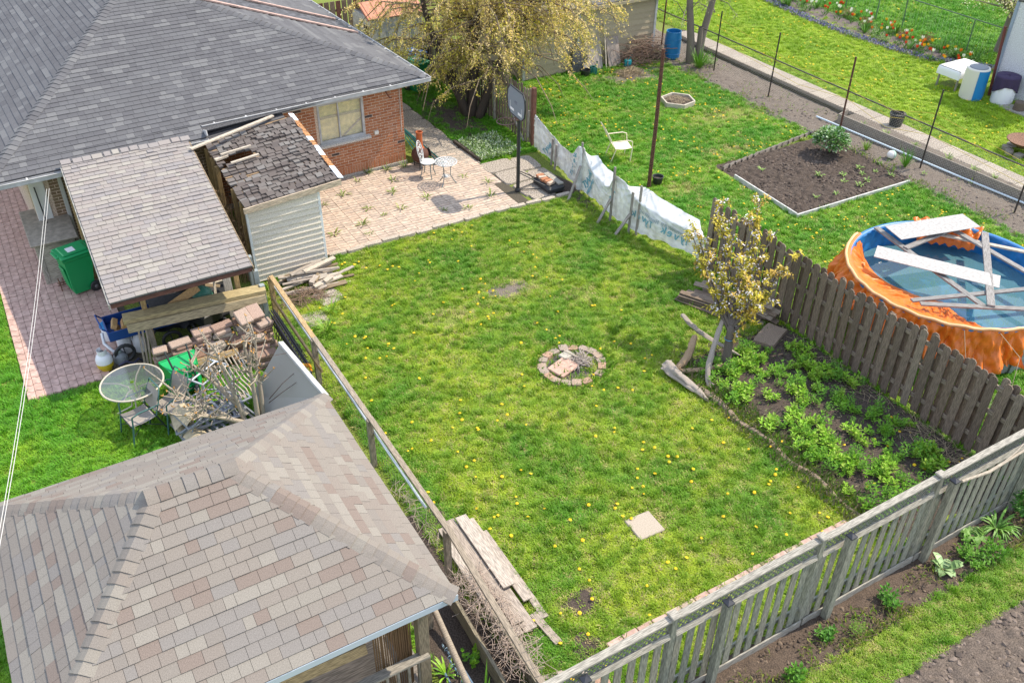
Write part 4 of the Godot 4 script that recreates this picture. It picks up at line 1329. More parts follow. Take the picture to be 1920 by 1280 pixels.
# ---------------------------------------------------------------- pool
func pool() -> void:
	var c := P(16.0, 0, -9.2)
	var o := thing("swimming_pool", "round above-ground pool with blue liner half covered by orange tarp", "pool", c)
	var m := MB.new()
	m.lathe([Vector2(2.03, 0), Vector2(2.06, .02), Vector2(2.06, 1.06)], 48)
	part(o, "wall", m, mat("pool steel", .30, .31, .33, .5, "mottle", 1.0))
	m = MB.new()
	m.lathe([Vector2(2.10, 1.04), Vector2(2.13, 1.09), Vector2(2.08, 1.13), Vector2(2.02, 1.12), Vector2(2.0, 1.06)], 48)
	part(o, "rim", m, mat("pool rim", .05, .20, .46, .4, "plain"))
	for i in 14:
		part(o, "upright", box_mesh(P(.09, 1.04, .03), .008), mat("pool upright", .22, .24, .27, .5, "plain"), Transform3D(Basis(Vector3.UP, -TAU * i / 14 + PI / 2), P(cos(TAU * i / 14) * 2.085, .52, sin(TAU * i / 14) * 2.085)))
	m = MB.new()
	m.grid(96, 18, func(u: float, v: float) -> Vector3:
		var a := TAU * u
		var r := 2.0 + .022 * sin(a * 34 + 3 * sin(v * 6)) * v + .02 * N2.get_noise_2d(cos(a) * 4, sin(a) * 4 + v * 3)
		return P(cos(a) * r, lerpf(.05, 1.10, v), sin(a) * r))
	m.lathe([Vector2(0, .06), Vector2(2.0, .06)], 48)
	part(o, "liner", m, mat("blue liner", .015, .22, .60, .35, "mottle", 1.6))
	var wm := StandardMaterial3D.new(); wm.resource_name = "pool water"
	wm.albedo_color = Color(.40, .58, .62, .55); wm.transparency = BaseMaterial3D.TRANSPARENCY_ALPHA; wm.roughness = 0.03
	mats["pool water"] = wm
	m = MB.new(); m.lathe([Vector2(0, .62), Vector2(1.99, .62)], 48)
	part(o, "water", m, wm)
	# tarp: over the rim, down the outside, and into the water
	var rin := func(d: float) -> float:
		var k := [[104.0, 1.85], [116.0, 1.5], [135.0, .85], [150.0, .60], [175.0, .68], [203.0, .92], [228.0, 1.35], [245.0, 1.66], [256.0, 1.9]]
		for i in k.size() - 1:
			if d <= k[i + 1][0]: return lerpf(k[i][1], k[i + 1][1], clampf((d - k[i][0]) / (k[i + 1][0] - k[i][0]), 0, 1))
		return 1.9
	m = MB.new()
	m.grid(260, 44, func(u: float, v: float) -> Vector3:
		var d := lerpf(104.0, 256.0, u)
		var a := deg_to_rad(d)
		var ri: float = rin.call(d)
		var fold := sin(a * 58 + 5 * N1.get_noise_2d(u * 40, v * 6)) * .5 + N2.get_noise_2d(u * 26, v * 2.2) * 1.2 + .4 * sin(a * 23 + v * 4)
		var r: float; var y: float
		if v < .5:
			var k := v / .5
			r = lerpf(ri, 2.06, k); y = lerpf(.70, 1.155, pow(k, 1.35))
			y = maxf(y, .70) + maxf(-.03, fold * .06) * sin(PI * minf(k * 1.1, 1.0))
			a += .02 * N2.get_noise_2d(u * 30, k * 3) * (1 - k)
		else:
			var k := (v - .5) / .5
			var drop := .66 + .30 * N1.get_noise_2d(u * 26, 9) + .12 * sin(u * 9)
			r = 2.10 + .10 * sqrt(k) + .16 * k * k; y = 1.155 - drop * k
			r += fold * .10 * sqrt(k) + .14 * N1.get_noise_2d(u * 34 + 50, k * 3) * k
		return P(cos(a) * r, y, sin(a) * r))
	var tm := mat("orange tarp", .80, .20, .020, .38, "mottle", 1.2)
	tm.cull_mode = BaseMaterial3D.CULL_DISABLED
	part(o, "tarp", m, tm)
	m = MB.new()
	m.grid(60, 14, func(u: float, v: float) -> Vector3:
		var a := deg_to_rad(lerpf(-62, -22, u))
		var f := .03 * sin(u * 40) + .03 * N2.get_noise_2d(u * 9, v * 3)
		return P(cos(a) * lerpf(1.72, 2.15, v), lerpf(.78, 1.17, sqrt(v)) + f, sin(a) * lerpf(1.72, 2.15, v)))
	part(o, "tarp_corner", m, tm)
	m = MB.new()
	var pts := []
	for i in 40:
		var a := deg_to_rad(lerpf(106, 254, i / 39.0))
		pts.append(P(cos(a) * 2.12, 1.15 + .015 * sin(i * 1.7), sin(a) * 2.12))
	m.tube(pts, [.032], 8)
	part(o, "rim_tube", m, mat("pale orange tube", .80, .42, .20, .5, "plain"))
	m = MB.new()
	m.tube([P(-1.1, 1.12, 1.9), P(-.9, .75, 2.3), P(-1.2, .35, 2.5), P(-.9, .02, 2.6)], [.006], 4)
	m.tube([P(-1.6, 1.12, 1.5), P(-1.7, .7, 1.75), P(-1.5, .3, 2.1)], [.006], 4)
	part(o, "tie_cord", m, mat("cord beige", .5, .42, .3, .8, "plain"))
	var white := mat("white painted board", .44, .425, .41, .7, "mottle", .5)
	var g := "boards laid across the pool"
	var gr := wood_set("grey plank", [[.32, .305, .29], [.28, .27, .26], [.30, .28, .262]])
	var mp := func(x: float, y: float, z: float) -> Vector3: return P(x, y, z)
	loose_board("plywood_sheet", "white plywood sheet resting on the far rim of the pool", "board", P(15.85, 1.30, -10.70), P(17.75, 1.33, -10.20), .60, .016, white, Vector3.UP, g)
	loose_board("plywood_sheet", "long white plywood sheet stretched over the orange tarp and water", "board", P(14.98, 1.27, -10.38), P(16.30, 1.21, -8.38), .50, .016, white, Vector3.UP, g)
	loose_board("pool_plank", "grey plank lying on top of the other planks across the pool", "plank", P(17.75, 1.21, -9.82), P(15.42, 1.20, -7.92), .145, .038, gr[0], Vector3.UP, g)
	loose_board("pool_plank", "grey plank running under the long white plywood sheet of the pool", "plank", P(15.95, 1.16, -11.2), P(15.33, 1.16, -7.95), .13, .038, gr[1], Vector3.UP, g)
	loose_board("pool_plank", "short grey plank between the two white plywood sheets", "plank", P(15.75, 1.19, -10.24), P(17.35, 1.23, -10.27), .13, .038, gr[2], Vector3.UP, g)
	loose_board("pool_plank", "grey plank reaching from the far plywood sheet over the deep blue side", "plank", P(17.30, 1.20, -10.45), P(17.05, 1.18, -7.2), .13, .038, gr[0], Vector3.UP, g)
	loose_board("pool_plank", "pale plank nearest the far rim of the pool beyond the others", "plank", P(16.85, 1.15, -10.45), P(18.02, 1.15, -8.75), .11, .038, mat("split wood"), Vector3.UP, g)
	loose_board("pool_plank", "grey plank crossing low above the water at mid pool", "plank", P(14.3, 1.155, -8.85), P(17.7, 1.155, -7.6), .11, .038, gr[1], Vector3.UP, g)
	loose_board("pool_plank", "grey plank crossing above the water close to the tarp edge", "plank", P(14.35, 1.16, -8.68), P(16.9, 1.16, -6.9), .12, .038, gr[2], Vector3.UP, g)

# ---------------------------------------------------------------- things on the patio
func ring(m: MB, c: Vector3, r: float, t: float, n := 20, ax := Vector3.UP, sides := 5) -> void:
	var b := Basis(Quaternion(Vector3.UP, ax)) if ax != Vector3.UP else Basis()
	var pts := []
	for i in n + 1: pts.append(c + b * P(cos(TAU * i / n) * r, 0, sin(TAU * i / n) * r))
	m.tube(pts, [t], sides, false)

func patio_things() -> void:
	var black := mat("black plastic", .025, .027, .03, .45, "plain")
	var o := thing("basketball_hoop", "basketball hoop with grey backboard on black pole by the patio", "basketball hoop", P(11.16, 0.04, -18.42))
	var m := MB.new()
	m.tube([P(0, 0, 0), P(0, 1.95, 0), P(-.02, 2.15, 0), P(-.05, 2.45, 0)], [.047, .045, .042, .04], 12)
	m.lathe([Vector2(.075, 0), Vector2(.075, .06), Vector2(.055, .08)], 12)
	part(o, "pole", m, black)
	m = MB.new()
	var poly := [Vector2(-.36, .36), Vector2(.36, .36), Vector2(.47, .24), Vector2(.50, .05), Vector2(.46, -.20), Vector2(.30, -.33), Vector2(-.30, -.33), Vector2(-.46, -.20), Vector2(-.50, .05), Vector2(-.47, .24)]
	var rim_ := MB.new()
	for s in [-1.0, 1.0]:
		var f := []
		for p in poly: f.append(P(s * .012, p.y * .96, p.x * .96))
		m.facet(f, P(s, 0, 0))
	for i in poly.size():
		var a: Vector2 = poly[i]; var b: Vector2 = poly[(i + 1) % poly.size()]
		rim_.tube([P(0, a.y, a.x), P(0, b.y, b.x)], [.022], 6)
	var turn := Transform3D(Basis(Vector3.UP, -.10), P(-.09, 2.36, .02))
	var bb := part(o, "backboard", m, mat("backboard grey", .20, .235, .275, .45, "plain"), turn)
	part(bb, "border", rim_, black)
	m = MB.new()
	for z in [-.22, .22]: m.box(P(-.0135, -.20, z), P(.003, .06, .22))
	m.box(P(-.0135, -.10, -.33), P(.003, .16, .012)); m.box(P(-.0135, -.10, .33), P(.003, .16, .012))
	part(bb, "court_mark", m, mat("mark white", .75, .76, .76, .5, "plain"))
	m = MB.new()
	for q in [[.045, .055], [.03, .03], [.045, .0]]: m.box(P(-.0135, q[1], q[0] - .05), P(.003, .016, .14))
	part(bb, "print", m, mat("print dark", .14, .16, .20, .5, "plain"))
	m = MB.new()
	ring(m, P(-.37, 1.96, 0), .225, .014, 28)
	m.rod(P(-.15, 1.96, .08), P(-.04, 1.99, .05), .010); m.rod(P(-.15, 1.96, -.08), P(-.04, 1.99, -.05), .010)
	m.cham(P(-.06, 1.99, 0), P(.05, .12, .14), .01)
	part(o, "hoop_ring", m, mat("hoop steel", .13, .07, .06, .5, "plain"))
	m = MB.new()
	m.cham(P(.80, .09, .22), P(.50, .16, .80), .04)
	m.cham(P(.80, .165, .22), P(.40, .03, .70), .012)
	part(o, "base", m, black)
	m = MB.new()
	m.rod(P(.03, .55, 0), P(.62, .16, -.1), .014); m.rod(P(.03, .50, 0), P(.66, .12, .45), .014)
	m.rod(P(.0, .04, .02), P(.60, .05, .30), .014); m.rod(P(.0, .04, .0), P(.62, .06, -.1), .014)
	part(o, "strut", m, black)
	var clay := [mat("red brick 5"), mat("sand paver 3"), mat("red brick 2")]
	var lab := ["pink brick on the hoop base, at its far end", "orange brick on the hoop base beside the grey board", "short pink brick in the middle of the hoop base", "red brick on the hoop base, third along", "brown brick on the hoop base, at its near end"]
	for i in 5:
		solo("brick_weight", lab[i], "brick", box_mesh(P(.21, .07, .10), .008), clay[i % 3], Transform3D(Basis(Vector3.UP, rf(-.3, .3)), P(11.88 + rf(-.02, .02), .225 + .04, -18.50 + i * .125)), "bricks weighing down the hoop base")
	loose_board("weight_board", "pale grey board lying on the hoop base beside the bricks", "board", P(12.10, .245, -18.58), P(12.12, .245, -17.86), .16, .04, mat("pale grey wood 0"))
	# chiminea
	o = thing("chiminea", "terracotta chiminea with orange neck standing by the house corner", "chiminea", P(9.58, 0.03, -20.88))
	m = MB.new()
	m.lathe([Vector2(.0, .20), Vector2(.13, .20), Vector2(.21, .28), Vector2(.24, .38), Vector2(.22, .48), Vector2(.15, .56), Vector2(.10, .60)], 20)
	part(o, "bowl", m, mat("burnt clay", .105, .04, .026, .8, "mottle", .4))
	m = MB.new()
	m.lathe([Vector2(.13, .57), Vector2(.095, .62), Vector2(.082, .75), Vector2(.080, .98), Vector2(.095, 1.0), Vector2(.095, 1.03), Vector2(.07, 1.03), Vector2(.065, .8)], 20)
	part(o, "neck", m, mat("orange clay", .46, .11, .028, .7, "mottle", .4))
	m = MB.new()
	ring(m, P(0, .20, 0), .19, .012, 16)
	for i in 3: m.rod(P(cos(i * 2.1) * .18, .2, sin(i * 2.1) * .18), P(cos(i * 2.1) * .22, 0, sin(i * 2.1) * .22), .012)
	part(o, "stand", m, mat("black iron"))
	m = MB.new()
	m.lathe([Vector2(0, 0), Vector2(.13, 0), Vector2(.13, .01), Vector2(0, .012)], 16, P(.24, .42, .06), Basis(Vector3.FORWARD, 1.45))
	part(o, "door", m, mat("mesh black", .06, .05, .045, .6, "plain"))
	# white cast bistro set
	var cast := mat("cast white", .56, .58, .58, .5, "plain")
	var verd := mat("cast grey", .16, .20, .21, .5, "plain")
	o = thing("bistro_table", "small round white lacework metal table on the patio", "table", P(9.74, .04, -19.68))
	m = MB.new()
	ring(m, P(0, .62, 0), .285, .013, 32); ring(m, P(0, .62, 0), .20, .008, 24); ring(m, P(0, .62, 0), .09, .009, 16)
	for i in 12:
		var t := TAU * i / 12
		ring(m, P(cos(t) * .243, .62, sin(t) * .243), .038, .009, 10)
		ring(m, P(cos(t + .26) * .145, .62, sin(t + .26) * .145), .036, .009, 10)
	m.lathe([Vector2(0, .615), Vector2(.055, .615), Vector2(.055, .625), Vector2(0, .627)], 12)
	part(o, "top", m, cast)
	for i in 3:
		var t := TAU * i / 3 + .4
		var d := P(cos(t), 0, sin(t))
		m = MB.new()
		m.tube([d * .20 + P(0, .61, 0), d * .12 + P(0, .45, 0), d * .11 + P(0, .25, 0), d * .20 + P(0, .08, 0), d * .27], [.014, .012, .012, .012, .016], 6)
		part(o, "leg", m, verd)
	m = MB.new(); ring(m, P(0, .22, 0), .09, .01, 14); m.lathe([Vector2(0, .215), Vector2(.06, .215), Vector2(.06, .225), Vector2(0, .225)], 10)
	part(o, "shelf", m, cast)
	o = thing("bistro_chair", "small white lacework metal chair tucked behind the round table", "chair", P(9.50, .04, -20.28), .8)
	m = MB.new()
	m.lathe([Vector2(0, .42), Vector2(.19, .42), Vector2(.20, .435), Vector2(.18, .445), Vector2(0, .44)], 18)
	part(o, "seat", m, cast)
	m = MB.new()
	var pts := []
	for i in 25: pts.append(P(cos(TAU * i / 24) * .17, .72 + sin(TAU * i / 24) * .26, -.19 - .06 * sin(TAU * i / 24)))
	m.tube(pts, [.012], 6, false)
	for q in [[0, .72, .09], [0, .88, .06], [-.08, .80, .05], [.08, .80, .05], [-.08, .62, .05], [.08, .62, .05], [0, .55, .06]]: ring(m, P(q[0], q[1], -.19 - (q[1] - .72) * .23), q[2], .009, 12, P(0, .2, 1).normalized())
	m.rod(P(-.14, .44, -.14), P(-.13, .55, -.16), .01); m.rod(P(.14, .44, -.14), P(.13, .55, -.16), .01)
	part(o, "backrest", m, cast)
	for q in [[-.13, -.13], [.13, -.13], [-.13, .13], [.13, .13]]:
		m = MB.new(); m.tube([P(q[0], .43, q[1]), P(q[0] * .9, .2, q[1] * .9), P(q[0] * 1.25, 0, q[1] * 1.25)], [.013], 6)
		part(o, "leg", m, verd)
	# teal boards against the house corner
	var teal := wood_set("teal board", [[.010, .155, .16], [.012, .185, .185], [.008, .12, .125]], .9)
	var tl := ["teal painted board leaning on the house corner, nearest the walkway", "teal painted board leaning on the house corner, second from the walkway", "teal painted board leaning on the house corner, middle of the stack", "teal painted board leaning on the house corner, second from the bricks", "teal painted board leaning on the house corner, against the bricks"]
	for i in 5:
		loose_board("teal_board", tl[4 - i], "board", P(9.55 + i * .05, .80 - i * .05, -22.4 + i * .06), P(9.68 + i * .13, .10, -20.95 + i * .05), .15, .02, teal[i % 3], P(.8, .6, 0), "teal boards at the house corner")

# ---------------------------------------------------------------- neighbouring garden
func twigs(m: MB, c: Vector3, sx: float, sy: float, sz: float, n: int, l: float, r := .006) -> void:
	for i in n:
		var a := rf(0, TAU); var t := rf(-.35, .5)
		var d := P(cos(a) * cos(t), sin(t), sin(a) * cos(t)) * l * rf(.4, 1.0)
		var q := P(rf(-1, 1), 0, rf(-1, 1)); var k := 1.0 - minf(1.0, q.length_squared() * .6)
		var b := c + P(q.x * sx, rf(.0, 1.0) * sy * k + .02, q.z * sz)
		m.tube([b - d * .5, b + rv(l * .06), b + d * .5], [r, r * .8, r * .35], 4, false)

func neighbour_yard() -> void:
	var cream := mat("cream sling", .74, .66, .52, .7, "plain")
	var o := thing("sling_chair", "cream sling garden chair standing alone on the neighbour's lawn", "chair", P(14.62, 0, -18.75), -.35)
	var m := MB.new()
	m.grid(10, 4, func(u: float, v: float) -> Vector3: return P(lerpf(-.24, .24, v), .42 - .03 * sin(u * PI), lerpf(.26, -.22, u)).rotated(Vector3.UP, PI / 2))
	part(o, "seat", m, cream)
	m = MB.new()
	m.grid(10, 4, func(u: float, v: float) -> Vector3: return P(lerpf(-.24, .24, v), lerpf(.42, 1.0, u), -.22 - .28 * u - .03 * sin(u * PI)).rotated(Vector3.UP, PI / 2))
	part(o, "backrest", m, cream)
	for s in [-1, 1]:
		m = MB.new()
		var pts := []
		for q in [P(s * .27, 0, -.34), P(s * .27, .40, -.20), P(s * .27, 1.0, -.52)]: pts.append(q.rotated(Vector3.UP, PI / 2))
		m.tube(pts, [.013], 6)
		part(o, "back_leg", m, cream)
		m = MB.new(); pts = []
		for q in [P(s * .27, 0, .22), P(s * .27, .42, .26), P(s * .28, .62, .24), P(s * .28, .66, .12), P(s * .28, .64, -.30)]: pts.append(q.rotated(Vector3.UP, PI / 2))
		m.tube(pts, [.013], 6)
		part(o, "armrest", m, cream)
	m = MB.new(); m.tube([P(0, 0, 0), P(.02, 1.8, 0), P(-.02, 3.66, .02)], [.052, .05, .045], 9)
	solo("rusty_pole", "tall rusty iron pole standing in the neighbour's lawn", "pole", m, mat("rusty steel"), Transform3D(Basis(), P(14.27, 0, -16.96)))
	o = thing("plant_pot", "small black plant pot at the foot of the rusty pole", "pot", P(14.58, 0, -17.0))
	m = MB.new(); m.lathe([Vector2(.0, .01), Vector2(.11, .01), Vector2(.14, .22), Vector2(.155, .24), Vector2(.13, .24), Vector2(.12, .16)], 16)
	part(o, "pot", m, mat("black plastic"))
	m = MB.new(); m.lathe([Vector2(0, .17), Vector2(.125, .165)], 14)
	part(o, "earth", m, mat("garden soil"))
	# hexagonal planter
	o = thing("hexagonal_planter", "low hexagonal planter of pale boards filled with dry stems", "planter", P(18.55, 0, -21.1), .2)
	var white := mat("white edging", .70, .69, .66, .7, "wood", .8)
	for i in 6:
		var a := TAU * i / 6; var b := TAU * (i + 1) / 6
		board(o, "side_board", P(cos(a) * .52, .085, sin(a) * .52), P(cos(b) * .52, .085, sin(b) * .52), .17, .05, mat("planter board", .60, .54, .44, .85, "wood", .6), P(cos((a + b) / 2), 0, sin((a + b) / 2)))
	m = MB.new(); m.lathe([Vector2(0, .12), Vector2(.47, .10)], 12)
	part(o, "earth", m, mat("garden soil"))
	m = MB.new(); twigs(m, P(0, .12, 0), .30, .05, .30, 90, .35, .005)
	part(o, "dry_stems", m, mat("dry stem", .42, .33, .22, .9, "plain"))
	# edging of the bare garden bed
	loose_board("bed_edging", "white edging board on the lawn side of the bare garden bed", "edging", P(16.58, .07, -16.25), P(16.46, .07, -13.84), .13, .04, white, P(1, 0, 0))
	loose_board("bed_edging", "long white edging board along the pool side of the bare garden bed", "edging", P(16.44, .06, -13.82), P(20.42, .06, -13.74), .12, .04, white, P(0, 0, 1))
	for i in 16:
		var sb := solo("scalloped_edging", "scalloped concrete edging pieces along the far side of the bare bed", "edging", cache["scallop"], mat("path block 1"), Transform3D(Basis(Vector3.UP, PI / 2 + .25 + rf(-.1, .1)), P(16.75 + i * .25, 0.0, -17.0 - i * .035 + .2)), "scalloped edging of the bare bed")
		sb.scale = P(.8, .9, .42)
	m = MB.new(); m.lathe([Vector2(0, -.125), Vector2(.048, -.115), Vector2(.088, -.088), Vector2(.115, -.048), Vector2(.125, 0), Vector2(.115, .048), Vector2(.088, .088), Vector2(.048, .115), Vector2(0, .125)], 20)
	o = thing("play_ball", "white ball with pale green stripes on the garden soil", "ball", P(21.18, .15, -15.02))
	part(o, "shell", m, mat("ball white", .78, .74, .70, .4, "plain"))
	m = MB.new()
	for s in [-.03, .02]: m.lathe([Vector2(.1255, s), Vector2(.1262, s + .012), Vector2(.1255, s + .024)], 20, Vector3(), Basis(Vector3.FORWARD, PI / 2 + .2))
	part(o, "stripe", m, mat("ball stripe", .28, .62, .48, .4, "plain"))
	o = thing("bucket", "black plastic bucket standing on the block path", "bucket", P(22.86, .115, -16.36))
	m = MB.new(); m.lathe([Vector2(0, .01), Vector2(.17, .01), Vector2(.215, .40), Vector2(.232, .40), Vector2(.232, .43), Vector2(.205, .43), Vector2(.165, .05), Vector2(0, .04)], 20)
	part(o, "tub", m, mat("black plastic"))
	m = MB.new(); m.tube([P(-.22, .41, 0), P(-.1, .44, .17), P(.1, .44, .17), P(.22, .41, 0)], [.006], 5)
	part(o, "handle", m, mat("cord beige"))
	m = MB.new(); m.tube([P(21.76, .07, -18.1), P(21.95, .07, -15.5), P(22.10, .07, -13.4), P(22.3, .07, -11.2), P(22.4, .07, -9.0)], [.028], 7)
	solo("plastic_pipe", "thin white plastic pipe lying along the timber retaining wall", "pipe", m, mat("pipe white", .58, .68, .76, .4, "plain"), Transform3D(Basis(), P(-.30, .02, 0)))
	o = thing("retaining_timber", "weathered timber wall holding a narrow bed below the block path", "retaining wall")
	var wt := wood_set("retaining wood", [[.30, .26, .22], [.27, .235, .20]])
	for i in 4: board(o, "timber", P(21.76 + i * .12, .17, -17.55 + i * 2.3), P(21.88 + i * .12, .17, -15.27 + i * 2.3), .30, .05, wt[i % 2], P(-1, 0, 0))
	board(o, "timber", P(21.78, .17, -17.55), P(22.3, .17, -17.7), .28, .05, wt[0], P(0, 0, 1))
	m = MB.new()
	m.grid(60, 8, func(u: float, v: float) -> Vector3:
		var z := lerpf(-17.5, -8.4, u)
		return P(lerpf(21.80 + u * .48, 22.45, v), .20 + .04 * N2.get_noise_2d(z * 2, v * 3), z))
	part(o, "earth", m, mat("dry soil"))
	# garage
	o = thing("garage", "tan clapboard garage with dark shingled roof at the lawn's far end", "garage")
	var tan_ := [mat("tan siding 0", .47, .39, .27, .75, "fine", 1.5), mat("tan siding 1", .44, .365, .25, .75, "fine", 1.5)]
	for i in 11:
		var cl := MB.new()
		cl.quad(P(-2.6, 0, .028), P(-2.6, .195, .004), P(2.6, .195, .004), P(2.6, 0, .028))
		cl.quad(P(-2.6, 0, 0), P(-2.6, 0, .028), P(2.6, 0, .028), P(2.6, 0, 0))
		if not cache.has("tanclap"): cache["tanclap"] = cl.mesh()
		part(o, "siding_board", cache["tanclap"], tan_[i % 2], Transform3D(Basis(), P(17.93, .04 + i * .19, -25.05)))
	part(o, "wall", box_mesh(P(5.2, 2.14, 4.0), 0.0), mat("tan siding 0"), Transform3D(Basis(), P(17.93, 1.07, -27.06)))
	board(o, "corner_trim", P(20.54, 0, -25.03), P(20.54, 2.1, -25.03), .09, .06, mat("white aluminium"), P(0, 0, 1))
	board(o, "corner_trim", P(15.3, 0, -25.03), P(15.3, 2.1, -25.03), .09, .06, mat("white aluminium"), P(0, 0, 1))
	m = MB.new()
	slab_poly(m, [P(15.0, 2.14, -24.78), P(20.85, 2.14, -24.78), P(20.85, 3.1, -27.2), P(15.0, 3.1, -27.2)], .04)
	part(o, "roof_deck", m, mat("roof felt"))
	board(o, "fascia", P(15.0, 2.09, -24.76), P(20.85, 2.09, -24.76), .10, .03, mat("tan siding 1"), P(0, 0, 1))
	var items := []
	roof_face(items, Transform3D(), P(15.0, 2.15, -24.78), P(20.85, 2.15, -24.78), P(20.85, 3.11, -27.2), P(15.0, 3.11, -27.2), shingle_tones("garage shingle", [[.13, .125, .125], [.17, .165, .16], [.10, .10, .10]]), .15, .3, .6)
	pieces(o, "shingle", items, 120)
	m = MB.new(); m.tube([P(17.32, 0, -24.95), P(17.34, 1.9, -24.95)], [.045], 8)
	part(o, "downspout", m, mat("white aluminium"))
	# things leaning on it
	o = thing("rain_barrel", "blue plastic barrel standing at the garage corner", "barrel", P(20.95, 0, -24.45))
	m = MB.new(); m.lathe([Vector2(0, .0), Vector2(.24, .01), Vector2(.275, .10), Vector2(.285, .45), Vector2(.275, .80), Vector2(.255, .93), Vector2(.26, .96), Vector2(.235, .96), Vector2(.25, .6)], 24)
	part(o, "shell", m, mat("barrel blue", .012, .17, .40, .4, "plain"))
	m = MB.new(); ring(m, P(0, .955, 0), .25, .012, 24); ring(m, P(0, .22, 0), .283, .008, 24); ring(m, P(0, .72, 0), .283, .008, 24)
	part(o, "band", m, mat("barrel blue"))
	var pan := wood_set("leaning panel", [[.44, .38, .34], [.40, .33, .29], [.50, .44, .38]], 1.0)
	loose_board("leaning_sheet", "wide pale panel leaning on the garage beside a thin stick", "panel", P(17.95, .0, -24.72), P(17.92, 1.02, -25.0), .62, .02, pan[0], P(0, .3, 1))
	loose_board("leaning_sheet", "framed brown panel leaning on the garage by the brush pile", "panel", P(18.74, .0, -24.70), P(18.72, .95, -24.98), .50, .03, pan[1], P(0, .3, 1))
	loose_board("leaning_sheet", "short narrow board leaning next to the pale garage panel", "panel", P(17.56, .0, -24.68), P(17.56, .66, -24.92), .16, .02, pan[2], P(0, .3, 1))
	loose_board("leaning_stick", "thin upright stick between the two panels at the garage", "stick", P(18.36, 0, -24.66), P(18.36, 1.45, -24.97), .05, .03, mat("split wood"), P(0, .3, 1))
	m = MB.new()
	m.lathe([Vector2(0, 0), Vector2(.30, 0), Vector2(.30, .03), Vector2(0, .03)], 20, P(0, .62, 0), Basis(Vector3.RIGHT, PI / 2 - .15))
	m.box(P(0, .31, .04), P(.60, .62, .03))
	solo("slate_board", "round-topped dark grey board leaning on the garage wall", "board", m, mat("dark slate", .10, .10, .105, .7, "mottle", .5), Transform3D(Basis(), P(17.35, 0, -24.84)))
	for q in [[P(17.70, 0, -24.5), "watering_can", "dark green watering can below the leaning garage panels", [.008, .13, .10], 1.0], [P(19.12, 0, -24.5), "watering_can", "teal watering can tipped beside the brush pile", [.01, .26, .30], 1.15]]:
		o = thing(q[1], q[2], "watering can", q[0], .6)
		var cm := mat("can %s" % q[2].left(6), q[3][0], q[3][1], q[3][2], .4, "plain")
		m = MB.new(); m.lathe([Vector2(0, 0), Vector2(.13, 0), Vector2(.14, .05), Vector2(.13, .24), Vector2(.10, .27), Vector2(.05, .27)], 16)
		part(o, "body", m, cm)
		m = MB.new(); m.tube([P(.12, .08, 0), P(.24, .22, 0), P(.33, .30, 0)], [.025, .018, .015], 7); m.lathe([Vector2(0, 0), Vector2(.045, .02), Vector2(0, .03)], 10, P(.33, .30, 0), Basis(Vector3.FORWARD, .8))
		part(o, "spout", m, cm)
		m = MB.new(); m.tube([P(-.10, .25, 0), P(-.22, .27, 0), P(-.24, .14, 0), P(-.13, .06, 0)], [.014], 6)
		part(o, "handle", m, cm)
	o = thing("plant_pot", "black plastic pot by the garage downspout", "pot", P(17.35, 0, -24.45))
	m = MB.new(); m.lathe([Vector2(0, .01), Vector2(.13, .01), Vector2(.17, .24), Vector2(.15, .24), Vector2(.12, .06)], 14)
	part(o, "pot", m, mat("black plastic"))
	m = MB.new(); twigs(m, P(0, 0, 0), .75, .95, .32, 260, 1.15, .011)
	solo("brush_pile", "heap of cut brown branches piled against the garage", "brush pile", m, mat("brush bark", .21, .14, .105, .9, "plain"), Transform3D(Basis(), P(19.85, 0, -24.62)))
	m = MB.new(); twigs(m, P(0, 0, 0), .40, .22, .28, 220, .5, .006)
	solo("straw_heap", "low heap of dry straw on the bare patch of lawn", "straw heap", m, mat("dry straw", .40, .31, .20, .95, "plain"), Transform3D(Basis(), P(18.75, .02, -23.85)))
	for i in 3:
		m = MB.new(); m.tube([P(0, 0, 0), P(0, 0, 1.5 - i * .2)], [.022], 6)
		solo("metal_conduit", ["grey metal tube on the block path, nearest the fence", "grey metal tube on the block path, middle of three", "grey metal tube on the block path, farthest from the fence"][i], "tube", m, mat("conduit"), Transform3D(Basis(Vector3.UP, rf(-.05, .05)), P(22.70 + i * .09, .15, -23.6 - i * .1)), "metal tubes on the block path")
	# far side: shed wall, barrels, table
	o = thing("white_shed", "white walled shed with blue grey corner at the edge of the far lawn", "shed", P(28.0, 0, -16.1))
	part(o, "wall", box_mesh(P(2.6, 2.9, 2.2), .01), mat("white shed wall", .66, .68, .72, .6, "fine", 2.0), Transform3D(Basis(), P(1.3, 1.45, .3)))
	board(o, "corner_trim", P(-.01, 0, -.83), P(-.01, 2.9, -.83), .10, .04, mat("blue grey trim", .25, .31, .40, .6, "plain"), P(-1, 0, 0))
	m = MB.new(); slab_poly(m, [P(-.03, 2.92, -.85), P(2.8, 2.92, -.85), P(2.8, 3.3, 1.6), P(-.03, 3.3, 1.6)], .05)
	part(o, "roof", m, mat("roof felt"))
	m = MB.new(); m.tube([P(27.72, 0, -16.75), P(27.92, 2.1, -17.05)], [.045], 8)
	solo("rusty_post", "dark red pole leaning against the white shed", "pole", m, mat("red rust pipe"))
	o = thing("water_drum", "cream drum with a bright blue stripe beside the white shed", "drum", P(27.05, 0, -16.95))
	m = MB.new(); m.lathe([Vector2(0, 0), Vector2(.34, 0), Vector2(.36, .05), Vector2(.36, .95), Vector2(.34, 1.0), Vector2(.30, 1.0), Vector2(0, .98)], 24)
	part(o, "shell", m, mat("drum cream", .66, .64, .56, .5, "plain"))
	m = MB.new(); m.lathe([Vector2(.363, .02), Vector2(.366, .5), Vector2(.363, .96)], 8, Vector3(), Basis(Vector3.UP, -1.1), 1.3)
